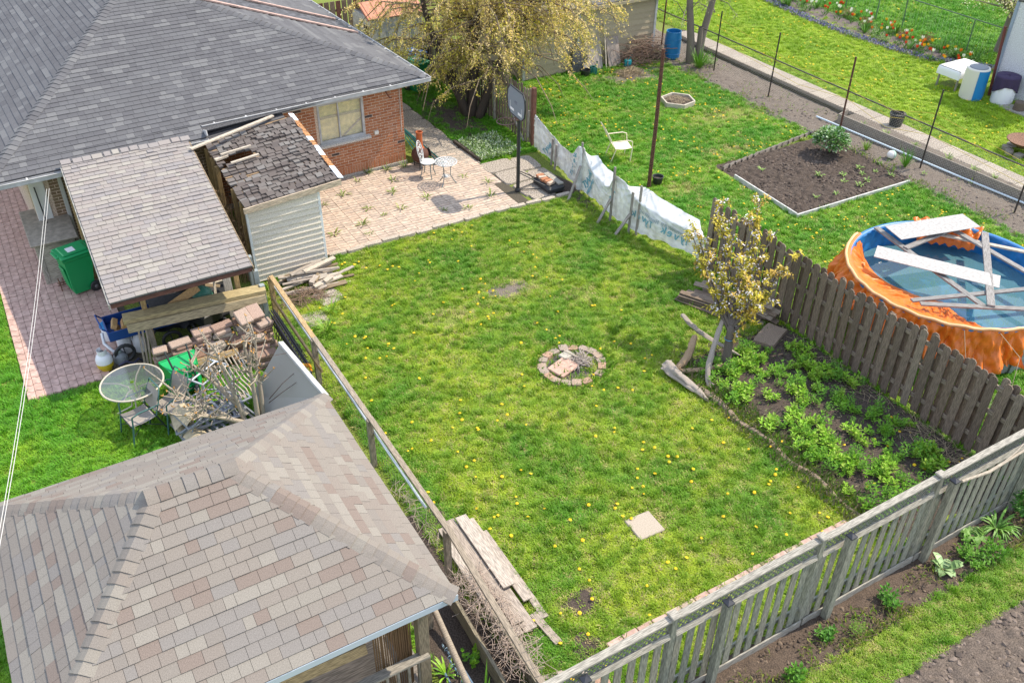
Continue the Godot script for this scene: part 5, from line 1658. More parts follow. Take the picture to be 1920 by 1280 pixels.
	part(o, "stripe", m, mat("drum blue", .01, .20, .48, .45, "plain"))
	m = MB.new(); m.lathe([Vector2(0, .985), Vector2(.28, .985), Vector2(.28, 1.02), Vector2(0, 1.03)], 20)
	part(o, "lid", m, mat("lid grey", .20, .22, .24, .5, "plain"))
	o = thing("water_drum", "white drum draped with a dark purple cloth by the shed", "drum", P(27.55, 0, -16.2))
	m = MB.new(); m.lathe([Vector2(0, 0), Vector2(.31, 0), Vector2(.33, .05), Vector2(.33, .85), Vector2(0, .88)], 24)
	part(o, "shell", m, mat("white plastic", .72, .73, .75, .5, "plain"))
	m = MB.new(); m.grid(40, 12, func(u: float, v: float) -> Vector3:
		var a := TAU * u
		if v < .4: return P(cos(a) * .36 * v / .4, .90 + .01 * sin(a * 5), sin(a) * .36 * v / .4)
		var k := (v - .4) / .6
		return P(cos(a) * (.36 + .03 * sin(a * 9) * k), .90 - k * (.42 + .12 * sin(a * 2)), sin(a) * (.36 + .03 * sin(a * 9) * k)))
	part(o, "cloth", m, mat("purple cloth", .045, .03, .075, .9, "plain"))
	o = thing("garden_table", "low table covered with a white cloth behind the drums", "table", P(27.55, 0, -17.85))
	part(o, "tabletop", box_mesh(P(1.2, .04, .8), .005), mat("pale grey wood 0"), Transform3D(Basis(), P(0, .68, 0)))
	for q in [[-.55, -.35], [.55, -.35], [-.55, .35], [.55, .35]]: board(o, "leg", P(q[0], 0, q[1]), P(q[0], .66, q[1]), .05, .05, mat("pale grey wood 1"), P(0, 0, 1))
	m = MB.new(); m.grid(24, 16, func(u: float, v: float) -> Vector3:
		var x := lerpf(-.78, .78, u); var z := lerpf(-.55, .55, v)
		var over := maxf(absf(x) - .6, absf(z) - .4)
		return P(clampf(x, -.63, .63), .71 - maxf(0, over) * 1.6 + .012 * N2.get_noise_2d(x * 3, z * 3), clampf(z, -.43, .43)))
	part(o, "cloth", m, mat("white cloth", .76, .77, .80, .8, "plain"))
	o = thing("tree_stump", "short tree stump standing on a plank by the shed", "stump", P(27.35, 0, -15.45))
	part(o, "plank", box_mesh(P(.5, .05, 1.0), .005), mat("pale grey wood 1"), Transform3D(Basis(), P(0, .06, 0)))
	m = MB.new(); m.lathe([Vector2(.17, .085), Vector2(.16, .30), Vector2(.15, .34), Vector2(0, .345)], 14)
	part(o, "block", m, mat("stump bark", .16, .12, .09, .95, "grit", .3))
	o = thing("fire_bowl", "rusty fire bowl on stones at the edge of the far lawn", "fire bowl", P(24.75, 0, -13.45))
	m = MB.new(); m.lathe([Vector2(0, .22), Vector2(.2, .23), Vector2(.42, .34), Vector2(.52, .42), Vector2(.50, .43), Vector2(.3, .36), Vector2(0, .34)], 22)
	part(o, "bowl", m, mat("rusty bowl", .30, .15, .09, .8, "rust", .5))
	for i in 9:
		part(o, "stone", stone_mesh(.26, .16, .2, .3, i + 90), mat("field stone", .34, .30, .25, .95, "grit", .5), Transform3D(Basis(Vector3.UP, i * .7 + .3), P(cos(i * .7) * .42, 0, sin(i * .7) * .42)))

func far_buildings() -> void:
	# storage shed with the orange metal roof
	var o := thing("tool_shed", "small white tool shed with orange metal gable roof behind the house", "shed", P(11.35, 0, -28.1))
	var wall := mat("shed white metal", .58, .60, .56, .6, "mottle", 1.0)
	part(o, "wall", box_mesh(P(1.85, 1.72, 1.5), .01), wall, Transform3D(Basis(), P(.98, .86, -.82)))
	var clay := mat("orange roof metal", .56, .25, .155, .65, "mottle", 1.0)
	var m := MB.new(); slab_poly(m, [P(0, 1.74, -.02), P(2.0, 1.74, -.02), P(2.0, 2.08, -.82), P(0, 2.08, -.82)], .03)
	part(o, "roof_panel", m, clay)
	m = MB.new(); slab_poly(m, [P(0, 2.08, -.83), P(2.0, 2.08, -.83), P(2.0, 1.76, -1.65), P(0, 1.76, -1.65)], .03)
	part(o, "roof_panel", m, clay)
	for i in 7: board(o, "roof_rib", P(.08 + i * .305, 1.75, -.03), P(.08 + i * .305, 2.085, -.82), .025, .022, mat("roof rib", .42, .17, .10, .65, "plain"))
	for i in 7: board(o, "wall_rib", P(.08 + i * .30, .02, -.062), P(.08 + i * .30, 1.7, -.062), .02, .012, mat("shed rib", .45, .47, .45, .6, "plain"), P(0, 0, 1))
	board(o, "gable_trim", P(-.02, 1.72, -.02), P(-.02, 2.06, -.82), .07, .02, mat("roof rib"), P(-1, 0, 0))
	part(o, "door", box_mesh(P(.03, 1.4, .35), .004), mat("black iron"), Transform3D(Basis(), P(.045, .75, -.42)))
	# refuse bins
	for q in [[P(12.75, 0, -27.35), "wheelie_bin", "dark grey bin with a white notice on its lid behind the house", [.055, .06, .075]], [P(12.25, 0, -26.75), "wheelie_bin", "grey bin with a blue lid between house and weeping tree", [.06, .16, .42]], [P(11.95, 0, -26.0), "wheelie_bin", "green bin half hidden behind the house eave", [.01, .24, .09]]]:
		wheelie(q[0], .3, q[1], q[2], q[3], 1)
	o = thing("back_fence", "red brown board fence at the very back behind the tool shed", "fence")
	var w := [mat("brown fence wood 0"), mat("brown fence wood 1"), mat("red stained post")]
	for i in 22: part(o, "picket", picket_mesh(1.7, .17, .02, false), w[i % 3], along(P(9.6 + i * .21, 0, -30.6), P(9.6 + i * .21, 1.75, -30.6), P(0, 0, 1)))
	board(o, "rail", P(9.5, .5, -30.65), P(14.1, .5, -30.65), .08, .04, w[0], P(0, 0, 1))
	board(o, "rail", P(9.5, 1.4, -30.65), P(14.1, 1.4, -30.65), .08, .04, w[0], P(0, 0, 1))

func wheelie(at: Vector3, turn: float, called: String, label: String, c: Array, plainness := 0) -> Node3D:
	var o := thing(called, label, "bin", at, turn)
	var bm := mat("bin %.2f %.2f" % [c[0], c[1]], c[0], c[1], c[2], .45, "plain")
	var m := MB.new()
	var ring_ := func(w: float, d: float, y: float, oz: float) -> Array:
		return [P(-w, y, -d + oz), P(-w, y, d + oz), P(w, y, d + oz), P(w, y, -d + oz)]
	var lv := [ring_.call(.19, .20, .06, .03), ring_.call(.21, .23, .25, .03), ring_.call(.255, .29, .86, 0), ring_.call(.28, .32, .90, 0), ring_.call(.28, .32, .94, 0)]
	for i in lv.size() - 1:
		for k in 4: m.facet([lv[i][k], lv[i][(k + 1) % 4], lv[i + 1][(k + 1) % 4], lv[i + 1][k]], (lv[i][k] + lv[i][(k + 1) % 4]) * P(1, 0, 1))
	m.facet(lv[0], Vector3.DOWN)
	m.cham(P(0, .42, .285), P(.26, .5, .03), .012, Basis(Vector3.RIGHT, .10))
	part(o, "body", m, bm)
	m = MB.new()
	m.cham(P(0, .965, .0), P(.58, .05, .68), .02)
	m.cham(P(0, 1.005, .0), P(.44, .05, .52), .024)
	m.cham(P(0, .975, .36), P(.34, .035, .07), .012)
	part(o, "lid", m, bm)
	m = MB.new(); m.rod(P(-.24, .97, -.37), P(.24, .97, -.37), .018, 8); m.box(P(-.2, .95, -.34), P(.03, .05, .08)); m.box(P(.2, .95, -.34), P(.03, .05, .08))
	part(o, "handle", m, bm)
	for s in [-1, 1]:
		m = MB.new(); m.lathe([Vector2(0, -.025), Vector2(.11, -.025), Vector2(.125, -.012), Vector2(.125, .012), Vector2(.11, .025), Vector2(0, .025)], 18, P(s * .25, .125, -.20), Basis(Vector3.FORWARD, PI / 2))
		var wh := part(o, "wheel", m, mat("black plastic"))
		m = MB.new(); m.lathe([Vector2(0, -.03), Vector2(.045, -.03), Vector2(.045, .03), Vector2(0, .03)], 10, P(s * .25, .125, -.20), Basis(Vector3.FORWARD, PI / 2))
		part(wh, "hub", m, mat("hub grey", .12, .12, .125, .5, "plain"))
	if plainness:
		part(o, "notice", box_mesh(P(.24, .004, .20), 0.0), mat("notice white", .74, .75, .76, .6, "plain"), Transform3D(Basis(), P(.05, 1.034, .0)))
	return o

# ---------------------------------------------------------------- things on the lawn
func lawn_things() -> void:
	var o := thing("fire_ring", "oval fire ring of worn bricks sunk in the lawn", "fire ring", P(8.31, 0, -11.58))
	var br := [mat("ring brick 0", .44, .33, .25, .95, "grit", .5), mat("ring brick 1", .47, .30, .21, .95, "grit", .5), mat("ring brick 2", .40, .32, .26, .95, "grit", .5)]
	for i in 19:
		var t := TAU * i / 19 + rf(-.03, .03)
		if i == 4: continue
		part(o, "brick", stone_mesh(.19, .07 + rf(-.01, .015), .16 + rf(-.02, .02), .16, 120 + i), br[rng.randi() % 3], Transform3D(Basis.from_euler(P(rf(-.08, .08), -t + PI / 2 + rf(-.1, .1), rf(-.08, .08))), P(cos(t) * .60, .0, sin(t) * .55)))
	var m := MB.new()
	m.grid(8, 24, func(v: float, u: float) -> Vector3: return P(cos(TAU * u) * v * .52, .018 + .02 * N2.get_noise_2d(u * 8, v * 4), sin(TAU * u) * v * .48))
	part(o, "ash", m, mat("ash", .10, .09, .085, 1.0, "grit", .5))
	solo("paver_slab", "flat pink concrete slab lying inside the fire ring", "slab", box_mesh(P(.50, .05, .40), .01), mat("pink slab", .56, .36, .28, .9, "mottle", .8), Transform3D(Basis.from_euler(P(.0, .30, .03)), P(8.10, .07, -11.58)))
	solo("paver_slab", "grey stone slab at the back of the fire ring", "slab", box_mesh(P(.28, .05, .2), .01), mat("grey slab", .42, .39, .33, .9, "mottle", .8), Transform3D(Basis.from_euler(P(.0, .3, -.08)), P(8.36, .08, -11.86)))
	m = MB.new(); twigs(m, P(0, .03, 0), .2, .08, .2, 70, .35, .008)
	solo("burnt_sticks", "tangle of half burnt sticks in the fire ring", "sticks", m, mat("ashen stick", .40, .34, .30, .95, "plain"), Transform3D(Basis(), P(8.5, .03, -11.6)))
	loose_board("charred_stick", "long pale stick laid across the fire ring", "stick", P(8.38, .10, -11.98), P(8.60, .10, -11.38), .035, .03, mat("bleached wood"))
	solo("stepping_stone", "square pale concrete stepping stone alone in the lawn", "stone slab", box_mesh(P(.47, .05, .46), .012), mat("stepping concrete", .47, .40, .32, .95, "fine", .9), Transform3D(Basis(Vector3.UP, -.04), P(7.02, .022, -7.56)))
	# weathered logs round the cherry
	var grey := mat("driftwood", .40, .345, .29, .95, "grit", .35)
	m = MB.new(); m.gnarl([P(9.82, .20, -10.60), P(9.80, .17, -10.2), P(9.86, .11, -9.8), P(9.88, .07, -9.40)], [.10, .085, .065, .03], .55, N2)
	m.gnarl([P(9.72, .16, -10.56), P(9.74, .12, -10.2), P(9.82, .09, -9.7)], [.07, .06, .03], .55, N2)
	solo("driftwood_log", "bleached split log lying at the corner of the planting bed", "log", m, grey)
	m = MB.new(); m.gnarl([P(9.98, .04, -9.9), P(10.06, .045, -9.3), P(10.0, .04, -8.7), P(10.10, .045, -8.1), P(10.06, .03, -7.5), P(10.16, .04, -6.9), P(10.10, .03, -6.3), P(10.22, .03, -5.7)], [.055, .065, .055, .06, .05, .055, .045, .03], .55, N2)
	solo("edging_log", "long thin log edging the planting bed along the lawn", "log", m, mat("edging log bark", .31, .235, .17, .95, "grit", .4))
	m = MB.new(); m.gnarl([P(9.90, .06, -10.42), P(10.25, .16, -10.52), P(10.45, .34, -10.62), P(10.62, .45, -10.75)], [.06, .075, .07, .05], .55, N2)
	m.gnarl([P(9.95, .06, -10.38), P(10.4, .10, -10.15), P(10.85, .14, -10.0)], [.06, .05, .04], .55, N2)
	solo("driftwood_branch", "thick orange brown branch resting against the cherry trunk", "branch", m, mat("warm driftwood", .43, .30, .18, .95, "grit", .35))
	m = MB.new(); m.gnarl([P(10.18, .02, -9.72), P(10.30, .25, -9.95), P(10.62, .62, -10.2), P(10.98, .98, -10.42)], [.045, .055, .05, .04], .55, N2)
	m.gnarl([P(10.22, .1, -9.8), P(10.35, .02, -9.6)], [.035, .03], .55, N2)
	solo("driftwood_branch", "grey forked branch propped up into the cherry tree", "branch", m, grey)
	m = MB.new(); m.gnarl([P(10.75, .55, -11.35), P(10.80, .42, -11.0), P(10.95, .30, -10.7), P(11.25, .15, -10.1)], [.05, .055, .05, .02], .55, N2)
	solo("driftwood_branch", "pale curved branch lying behind the cherry trunk", "branch", m, grey)
	# discarded fence boards by the cherry
	var w := [mat("brown fence wood 0"), mat("brown fence wood 1"), mat("brown fence wood 3"), mat("brown fence wood 2")]
	for i in 16:
		var y := .06 + (i / 4) * .045
		var a := P(11.55 + (i % 4) * .13 + rf(-.05, .05) + i * .008, y, -12.42 + (i % 4) * .07 + rf(-.05, .05))
		var dd := P(.60 + rf(-.12, .12), rf(-.02, .02), 1.35 + rf(-.15, .1)) * rf(.85, 1.1)
		loose_board("discarded_board", "old brown fence board in the stack behind the cherry tree", "board", a, a + dd, .135, .022, w[rng.randi() % 4], Vector3.UP, "discarded boards behind the cherry")
	for i in 9:
		var a := P(12.1 + rf(-.2, .3), .10 + i * .03, -12.3 + rf(-.3, .2))
		loose_board("discarded_board", "old brown fence board leaning at the foot of the board fence", "board", a, P(12.75 + rf(-.15, .1), .10 + i * .035, -10.75 + rf(-.15, .2)), .12, .022, w[rng.randi() % 4], P(-.4, 1, 0), "discarded boards at the board fence")
	solo("flat_rock", "flat brown rock beside the stacked boards in the planting bed", "rock", stone_mesh(.75, .09, .42, .2, 201), mat("brown rock", .33, .25, .185, .95, "grit", .6), Transform3D(Basis(Vector3.UP, .4), P(12.30, .03, -10.35)))
	# planks and twigs beside the gazebo
	var pg := wood_set("bleached plank", [[.50, .43, .36], [.46, .39, .33], [.42, .35, .29], [.54, .47, .40]])
	var pl := ["lowest wide plank of the stack between gazebo and lawn", "second wide plank of the stack between gazebo and lawn", "third plank of the stack between gazebo and lawn", "uppermost broad pale plank of the stack by the lawn", "narrow plank on the lawn side of the stack by the gazebo", "outermost orange tinged plank lying in the grass by the stack", "short plank end sticking out of the stack near the front fence", "thin plank half covered by twigs beside the wire fence"]
	var ends := [[4.22, -9.05, 4.20, -6.75, .10, .2], [4.44, -9.0, 4.42, -6.75, .10, .2], [4.33, -9.1, 4.30, -6.9, .15, .18], [4.52, -9.05, 4.50, -7.5, .19, .19], [4.64, -8.98, 4.64, -7.2, .12, .14], [4.74, -8.7, 4.72, -6.85, .06, .11], [4.60, -7.0, 4.66, -6.40, .05, .12], [4.10, -8.7, 4.08, -6.3, .16, .12]]
	for i in 8:
		var e: Array = ends[i]
		loose_board("stacked_plank", pl[i], "plank", P(e[0], e[4], e[1]), P(e[2], e[4] - .01, e[3]), e[5], .03, pg[i % 4], P(rf(-.05, .05), 1, 0), "planks stacked beside the gazebo")
	m = MB.new(); twigs(m, P(0, 0, 0), .26, .24, .95, 300, .55, .005)
	solo("twig_heap", "long heap of dry twigs over the planks beside the gazebo", "twig heap", m, mat("dry twig", .42, .335, .28, .95, "plain"), Transform3D(Basis(), P(4.02, .18, -7.05)))
	m = MB.new(); twigs(m, P(0, 0, 0), .10, .10, .8, 70, .35, .004)
	solo("twig_heap", "thin scatter of dead twigs along the wire fence", "twig heap", m, mat("dry twig"), Transform3D(Basis(), P(3.98, .04, -9.6)))
	loose_board("wood_block", "short weathered timber block in the grass by the front fence", "block", P(4.35, .06, -5.95), P(4.75, .06, -5.82), .10, .09, pg[1])
	loose_board("wood_block", "thin grey offcut beside the timber block near the front fence", "block", P(4.15, .04, -6.05), P(4.45, .04, -5.98), .07, .04, pg[2])
	solo("field_stone", "rounded pink stone near the front fence corner", "stone", stone_mesh(.22, .12, .2, .25, 203), mat("ring brick 1"), Transform3D(Basis(), P(4.80, 0, -5.58)))
	solo("field_stone", "rounded grey stone at the front fence corner", "stone", stone_mesh(.22, .12, .2, .25, 204), mat("field stone"), Transform3D(Basis(), P(4.72, 0, -5.34)))
	# firewood and scrap by the shed
	var scrap := [pg[0], pg[1], pg[3], mat("split wood"), mat("weathered lumber")]
	for i in 26:
		var z := -17.2 + rf(0, .75); var x := rf(4.15, 5.0)
		var a := rf(-.25, .35)
		var l := rf(.5, 1.2)
		var y := .05 + rf(0, .30) * (1.0 - absf(z + 16.95) * .9)
		var d := P(cos(a), rf(-.08, .08), -sin(a)) * l
		loose_board("scrap_wood", "piece of grey scrap lumber in the pile before the cream shed", "scrap wood", P(x, y, z) , P(x, y, z) + d * .9, rf(.05, .12), rf(.03, .06), scrap[rng.randi() % 5], P(0, 1, rf(-.4, .4)), "scrap lumber before the shed")
	for i in 8:
		var p := P(5.05 + rf(-.3, .3), .08 + (i % 2) * .10, -16.65 + rf(-.2, .2))
		loose_board("firewood", "short split log at the lawn end of the scrap pile", "firewood", p, p + P(.20, .03, rf(-.2, .05)), .11, .10, scrap[[0, 3, 4][i % 3]], P(0, 1, rf(-1, 1)), "split logs by the scrap pile")
	m = MB.new(); twigs(m, P(0, 0, 0), .45, .14, .30, 150, .6, .008)
	solo("bark_heap", "heap of bark and dead branches below the scrap lumber", "bark heap", m, mat("bark shred", .25, .17, .12, .95, "plain"), Transform3D(Basis(), P(4.62, .02, -16.42)))
	solo("paving_stone", "flat concrete slab beside the wire fence near the scrap pile", "stone slab", stone_mesh(.62, .04, .5, .06, 205), mat("worn concrete"), Transform3D(Basis(), P(4.50, .0, -15.55)))
	solo("paving_stone", "flat concrete slab at the lawn edge of the scrap pile", "stone slab", stone_mesh(.55, .04, .55, .06, 206), mat("worn concrete"), Transform3D(Basis(Vector3.UP, .2), P(5.10, .0, -16.2)))
	# alley at the gazebo
	m = MB.new(); m.tube([P(3.22, .80, -7.6), P(3.06, .78, -6.2), P(2.92, .74, -4.9)], [.045], 8)
	solo("grey_pole", "weathered grey pole along the alley beside the gazebo", "pole", m, mat("old rail lumber"))
	loose_board("grey_post", "stub post carrying the grey pole beside the gazebo", "post", P(3.24, 0, -7.55), P(3.24, .78, -7.55), .08, .08, mat("old rail lumber"), P(1, 0, 0))
	loose_board("grey_post", "stub post of the grey pole near the front fence", "post", P(2.95, 0, -5.1), P(2.95, .74, -5.1), .08, .08, mat("old rail lumber"), P(1, 0, 0))
	o = thing("metal_grate", "black metal grate with a chain leaning under the gazebo eave", "grate", P(2.98, .0, -6.3))
	m = MB.new()
	for i in 14: m.rod(P(-.05 + .02 * i, .05, .9 - i * .10), P(.15, .62, .95 - i * .10), .012, 5)
	part(o, "bar", m, mat("black iron"))
	m = MB.new(); m.rod(P(.16, .62, 1.0), P(.16, .62, -.6), .02, 6); m.rod(P(.02, .03, 1.0), P(.10, .03, -.6), .02, 6)
	part(o, "frame", m, mat("blue steel", .10, .16, .24, .5, "plain"))
	m = MB.new()
	for i in 22: ring(m, P(.10 + .02 * sin(i * 1.0), .60 - i * .008, -.5 + i * .06), .028, .007, 8, P(0, 0, 1) if i % 2 else P(1, 0, 0), 4)
	part(o, "chain", m, mat("chain blue", .25, .36, .46, .4, "plain", 1.0, .5))
	o = thing("plastic_chair", "white plastic chair back just below the gazebo rail", "chair", P(2.35, 0, -6.0), 2.9)
	m = MB.new(); m.grid(12, 10, func(u: float, v: float) -> Vector3:
		var x := lerpf(-.24, .24, u); return P(x * (1.0 - .25 * v * v), lerpf(.42, .92, v), -.20 - .12 * v + .25 * x * x * 2))
	part(o, "backrest", m, mat("white plastic"))
	part(o, "seat", box_mesh(P(.46, .03, .44), .012), mat("white plastic"), Transform3D(Basis(), P(0, .42, 0)))
	for q in [[-.2, -.2], [.2, -.2], [-.2, .2], [.2, .2]]: board(o, "leg", P(q[0] * 1.1, 0, q[1] * 1.1), P(q[0], .42, q[1]), .05, .04, mat("white plastic"), P(0, 0, 1))
	for i in 5:
		loose_board("stored_lumber", ["new yellow plank stored on the gazebo rail, topmost", "new yellow plank stored on the gazebo rail, second from top", "new yellow plank stored on the gazebo rail, middle one", "new yellow plank stored on the gazebo rail, second from below", "new yellow plank stored on the gazebo rail, lowest"][i], "plank", P(-.9, 1.30 - i * .055, -6.85 - i * .05), P(2.05 - i * .12, 1.30 - i * .055, -6.78 - i * .05), .14, .04, [mat("new rafter"), mat("new rail lumber")][i % 2], P(0, .4, 1), "lumber stored in the gazebo")

# ---------------------------------------------------------------- the cluttered side yard
func junk() -> void:
	var o := wheelie(P(.64, .035, -19.05), -1.35, "wheelie_bin", "green wheeled bin with white print standing on the pink pavers", [.006, .28, .085])
	var pr := mat("notice white")
	part(o, "notice", box_mesh(P(.20, .004, .16), 0.0), pr, Transform3D(Basis(), P(.06, 1.034, .05)))
	var m := MB.new()
	for q in [[.70, .12], [.60, .16], [.565, .20], [.53, .14]]: m.box(P(-.2575 + (.7 - q[0]) * .08, q[0], -.05), P(.004, .016, q[1]))
	part(o, "print", m, pr)
	o = thing("storage_cabinet", "grey wooden storage cabinet with brown lid on the pink patio", "cabinet", P(.38, .035, -20.35))
	part(o, "body", box_mesh(P(.80, 1.0, 1.5), .008), mat("cabinet grey", .46, .42, .35, .85, "wood", 1.0), Transform3D(Basis(), P(0, .5, 0)))
	part(o, "lid", box_mesh(P(.94, .04, 1.66), .01), mat("cabinet lid", .33, .285, .23, .7, "mottle", 1.0), Transform3D(Basis.from_euler(P(.03, 0, 0)), P(0, 1.03, 0.02)))
	for s in [-1, 1]: board(o, "door_batten", P(s * .33, .05, .755), P(s * .33, .95, .755), .07, .018, mat("cabinet batten", .38, .35, .30, .85, "wood", 1.0), P(0, 0, 1))
	board(o, "door_batten", P(-.29, .93, .756), P(.29, .93, .756), .07, .018, mat("cabinet batten"), P(0, 0, 1))
	o = thing("log_grate", "rusty iron fire grate beside the storage cabinet", "grate", P(.38, .035, -19.28))
	m = MB.new()
	for i in 5: m.tube([P(-.16 + i * .08, .20, -.14), P(-.16 + i * .08, .12, 0), P(-.16 + i * .08, .24, .14)], [.012], 5)
	m.rod(P(-.2, .13, .05), P(.2, .13, .05), .012); m.rod(P(-.2, .13, -.05), P(.2, .13, -.05), .012)
	for q in [[-.15, .1], [.15, .1], [-.15, -.1], [.15, -.1]]: m.rod(P(q[0], 0, q[1]), P(q[0], .14, q[1]), .012)
	part(o, "bar", m, mat("rusty bowl"))
	# glass table
	o = thing("glass_table", "round glass patio table with cream rim on the grass", "table", P(.77, 0, -14.30))
	var cream := mat("cream tube", .50, .45, .36, .5, "plain")
	m = MB.new(); ring(m, P(0, .72, 0), .53, .018, 40, Vector3.UP, 7)
	part(o, "rim", m, cream)
	var gl := StandardMaterial3D.new(); gl.resource_name = "table glass"
	gl.albedo_color = Color(.42, .45, .46, .26); gl.transparency = BaseMaterial3D.TRANSPARENCY_ALPHA; gl.roughness = .10
	m = MB.new(); m.lathe([Vector2(.035, .725), Vector2(.515, .725), Vector2(.515, .732), Vector2(.035, .732)], 40)
	part(o, "glass_top", m, gl)
	for i in 4:
		var t := TAU * i / 4 + .5
		var d := P(cos(t), 0, sin(t))
		m = MB.new(); m.tube([d * .52 + P(0, .70, 0), d * .25 + P(0, .69, 0), d * .09 + P(0, .62, 0), d * .07 + P(0, .40, 0), d * .12 + P(0, .18, 0), d * .42 + P(0, .0, 0)], [.014], 7)
		part(o, "leg", m, cream)
	m = MB.new(); ring(m, P(0, .42, 0), .08, .012, 16)
	part(o, "hub", m, cream)
	# green metal chairs
	var green := mat("green tube", .045, .125, .115, .5, "plain"); var dark := mat("dark tube", .02, .03, .03, .5, "plain"); var net := mat("mesh fabric", .38, .34, .30, .85, "wood", .15)
	var proto: Node3D = null
	for q in [[P(.70, 0, -13.74), -1.35, "green metal armchair nearest the lawn beside the glass table"], [P(1.22, 0, -13.80), -1.15, "green metal armchair between the glass table and stacked loungers"]]:
		if proto:
			copy(proto, q[0], q[1], q[2])
			continue
		o = thing("garden_chair", q[2], "chair", q[0], q[1], "green metal garden chairs")
		proto = o
		m = MB.new(); m.grid(8, 6, func(u: float, v: float) -> Vector3: return P(lerpf(-.23, .23, u), .42 - .025 * sin(v * PI), lerpf(.24, -.20, v)))
		part(o, "seat", m, net)
		m = MB.new(); m.grid(8, 6, func(u: float, v: float) -> Vector3: return P(lerpf(-.20, .20, u), lerpf(.48, .86, v), -.22 - .14 * v))
		part(o, "backrest", m, net)
		m = MB.new(); m.tube([P(-.24, .42, -.20), P(-.23, .70, -.31), P(-.18, .92, -.39), P(.18, .92, -.39), P(.23, .70, -.31), P(.24, .42, -.20)], [.013], 6)
		part(o, "back_frame", m, green)
		for s in [-1, 1]:
			m = MB.new(); m.tube([P(s * .26, 0, .30), P(s * .25, .42, .22), P(s * .26, .62, .20), P(s * .28, .67, .08), P(s * .28, .66, -.25), P(s * .24, .64, -.30)], [.015], 7)
			part(o, "armrest", m, green)
			m = MB.new(); m.tube([P(s * .24, .44, -.20), P(s * .26, .0, -.36)], [.014], 6)
			part(o, "leg", m, dark)
		m = MB.new(); m.tube([P(-.24, .41, .24), P(.24, .41, .24)], [.012], 6); m.tube([P(-.24, .41, -.20), P(.24, .41, -.20)], [.012], 6); m.rod(P(-.25, .2, .26), P(.25, .2, -.28), .007); m.rod(P(.25, .2, .26), P(-.25, .2, -.28), .007)
		part(o, "seat_frame", m, dark)
	# wheelbarrow tipped up
	o = thing("wheelbarrow", "bright green wheelbarrow tipped upright before the stacked pavers", "wheelbarrow", P(1.66, 0, -14.52), .12)
	m = MB.new()
	var a := [P(-.33, .72, -.16), P(.33, .72, -.16), P(.29, .06, .02), P(-.29, .06, .02)]; var b := [P(-.24, .62, .12), P(.24, .62, .12), P(.20, .14, .20), P(-.20, .14, .20)]
	for i in 4: m.facet([a[i], a[(i + 1) % 4], b[(i + 1) % 4], b[i]], (a[i] + a[(i + 1) % 4]) * .5 - P(0, .4, 0))
	m.facet(b, P(0, .2, 1))
	for i in 4: m.tube([a[i], a[(i + 1) % 4]], [.016], 6)
	for i in 4: m.box(P(0, .24 + i * .09, .195 - i * .015), P(.38 + i * .01, .012, .016))
	part(o, "tray", m, mat("barrow green", .008, .36, .10, .35, "plain"))
	for s in [-1, 1]:
		m = MB.new(); m.tube([P(s * .20, .95, -.10), P(s * .17, .60, .16), P(s * .16, .10, .24), P(s * .05, .02, .28)], [.018], 7)
		part(o, "handle", m, mat("dark tube"))
	m = MB.new(); m.rod(P(-.18, .42, .22), P(.18, .42, .22), .012); m.rod(P(-.17, .22, .25), P(.17, .22, .25), .012)
	part(o, "brace", m, mat("dark tube"))
	m = MB.new(); ring(m, P(.10, .16, .34), .12, .04, 18, P(1, 0, .2).normalized(), 8)
	part(o, "wheel", m, mat("black plastic"))
	# stacked paving stones under a heavy timber
	var st := [mat("stack paver 0", .46, .33, .27, .9, "grit", .5), mat("stack paver 1", .40, .27, .215, .9, "grit", .5), mat("stack paver 2", .50, .38, .31, .9, "grit", .5), mat("stack paver 3", .34, .22, .165, .9, "grit", .5), mat("stack paver 4", .44, .37, .30, .9, "grit", .5), mat("stack paver 5", .27, .165, .115, .9, "grit", .5)]
	var k := 0
	for c in [[1.48, -15.28, 8, .075], [1.86, -15.24, 9, .072], [2.24, -15.22, 10, .075], [2.64, -15.18, 10, .078], [3.04, -15.10, 10, .080], [3.36, -15.02, 9, .078], [1.60, -15.0, 5, .072], [2.0, -14.98, 6, .075], [2.42, -14.95, 7, .075], [2.82, -14.90, 7, .078], [3.18, -14.80, 7, .078], [3.2, -14.55, 4, .08]]:
		for j in c[2]:
			k += 1
			var sz := P([.36, .30, .40, .26, .34][k % 5], c[3] - .004, [.24, .20, .22][k % 3])
			solo("stacked_paver", "rough pink paving stone in the stack below the heavy timber", "paving stone", box_mesh(sz, .014), st[rng.randi() % 6], Transform3D(Basis.from_euler(P(rf(-.03, .03), rf(-.22, .22), rf(-.035, .035))), P(c[0] + rf(-.05, .05), .04 + j * c[3], c[1] + rf(-.05, .05))), "paving stones stacked in the side yard")
	solo("stacked_paver", "large pale paver tilted on top of the stone stack", "paving stone", box_mesh(P(.26, .10, .34), .014), st[2], Transform3D(Basis.from_euler(P(.45, .2, .05)), P(3.02, .92, -15.0)))
	solo("stacked_paver", "large grooved paver on top of the stack near the wire fence", "paving stone", box_mesh(P(.26, .10, .34), .014), st[0], Transform3D(Basis.from_euler(P(.40, .15, -.05)), P(3.28, .86, -15.15)))
	var tm := wood_set("mossy beam", [[.50, .40, .21], [.44, .36, .22]])
	loose_board("timber_beam", "long mossy timber lying on top of the paver stack", "beam", P(1.02, 1.0, -15.92), P(3.66, 1.02, -15.60), .27, .10, tm[0])
	loose_board("timber_beam", "mossy plank on edge along the front of the long timber", "beam", P(1.04, .90, -15.72), P(3.60, .93, -15.40), .16, .08, tm[1], P(0, .3, 1))
	loose_board("support_post", "dark post under the near end of the mossy timber", "post", P(1.42, 0, -15.66), P(1.40, .86, -15.72), .10, .08, mat("old rail lumber"), P(0, 0, 1))
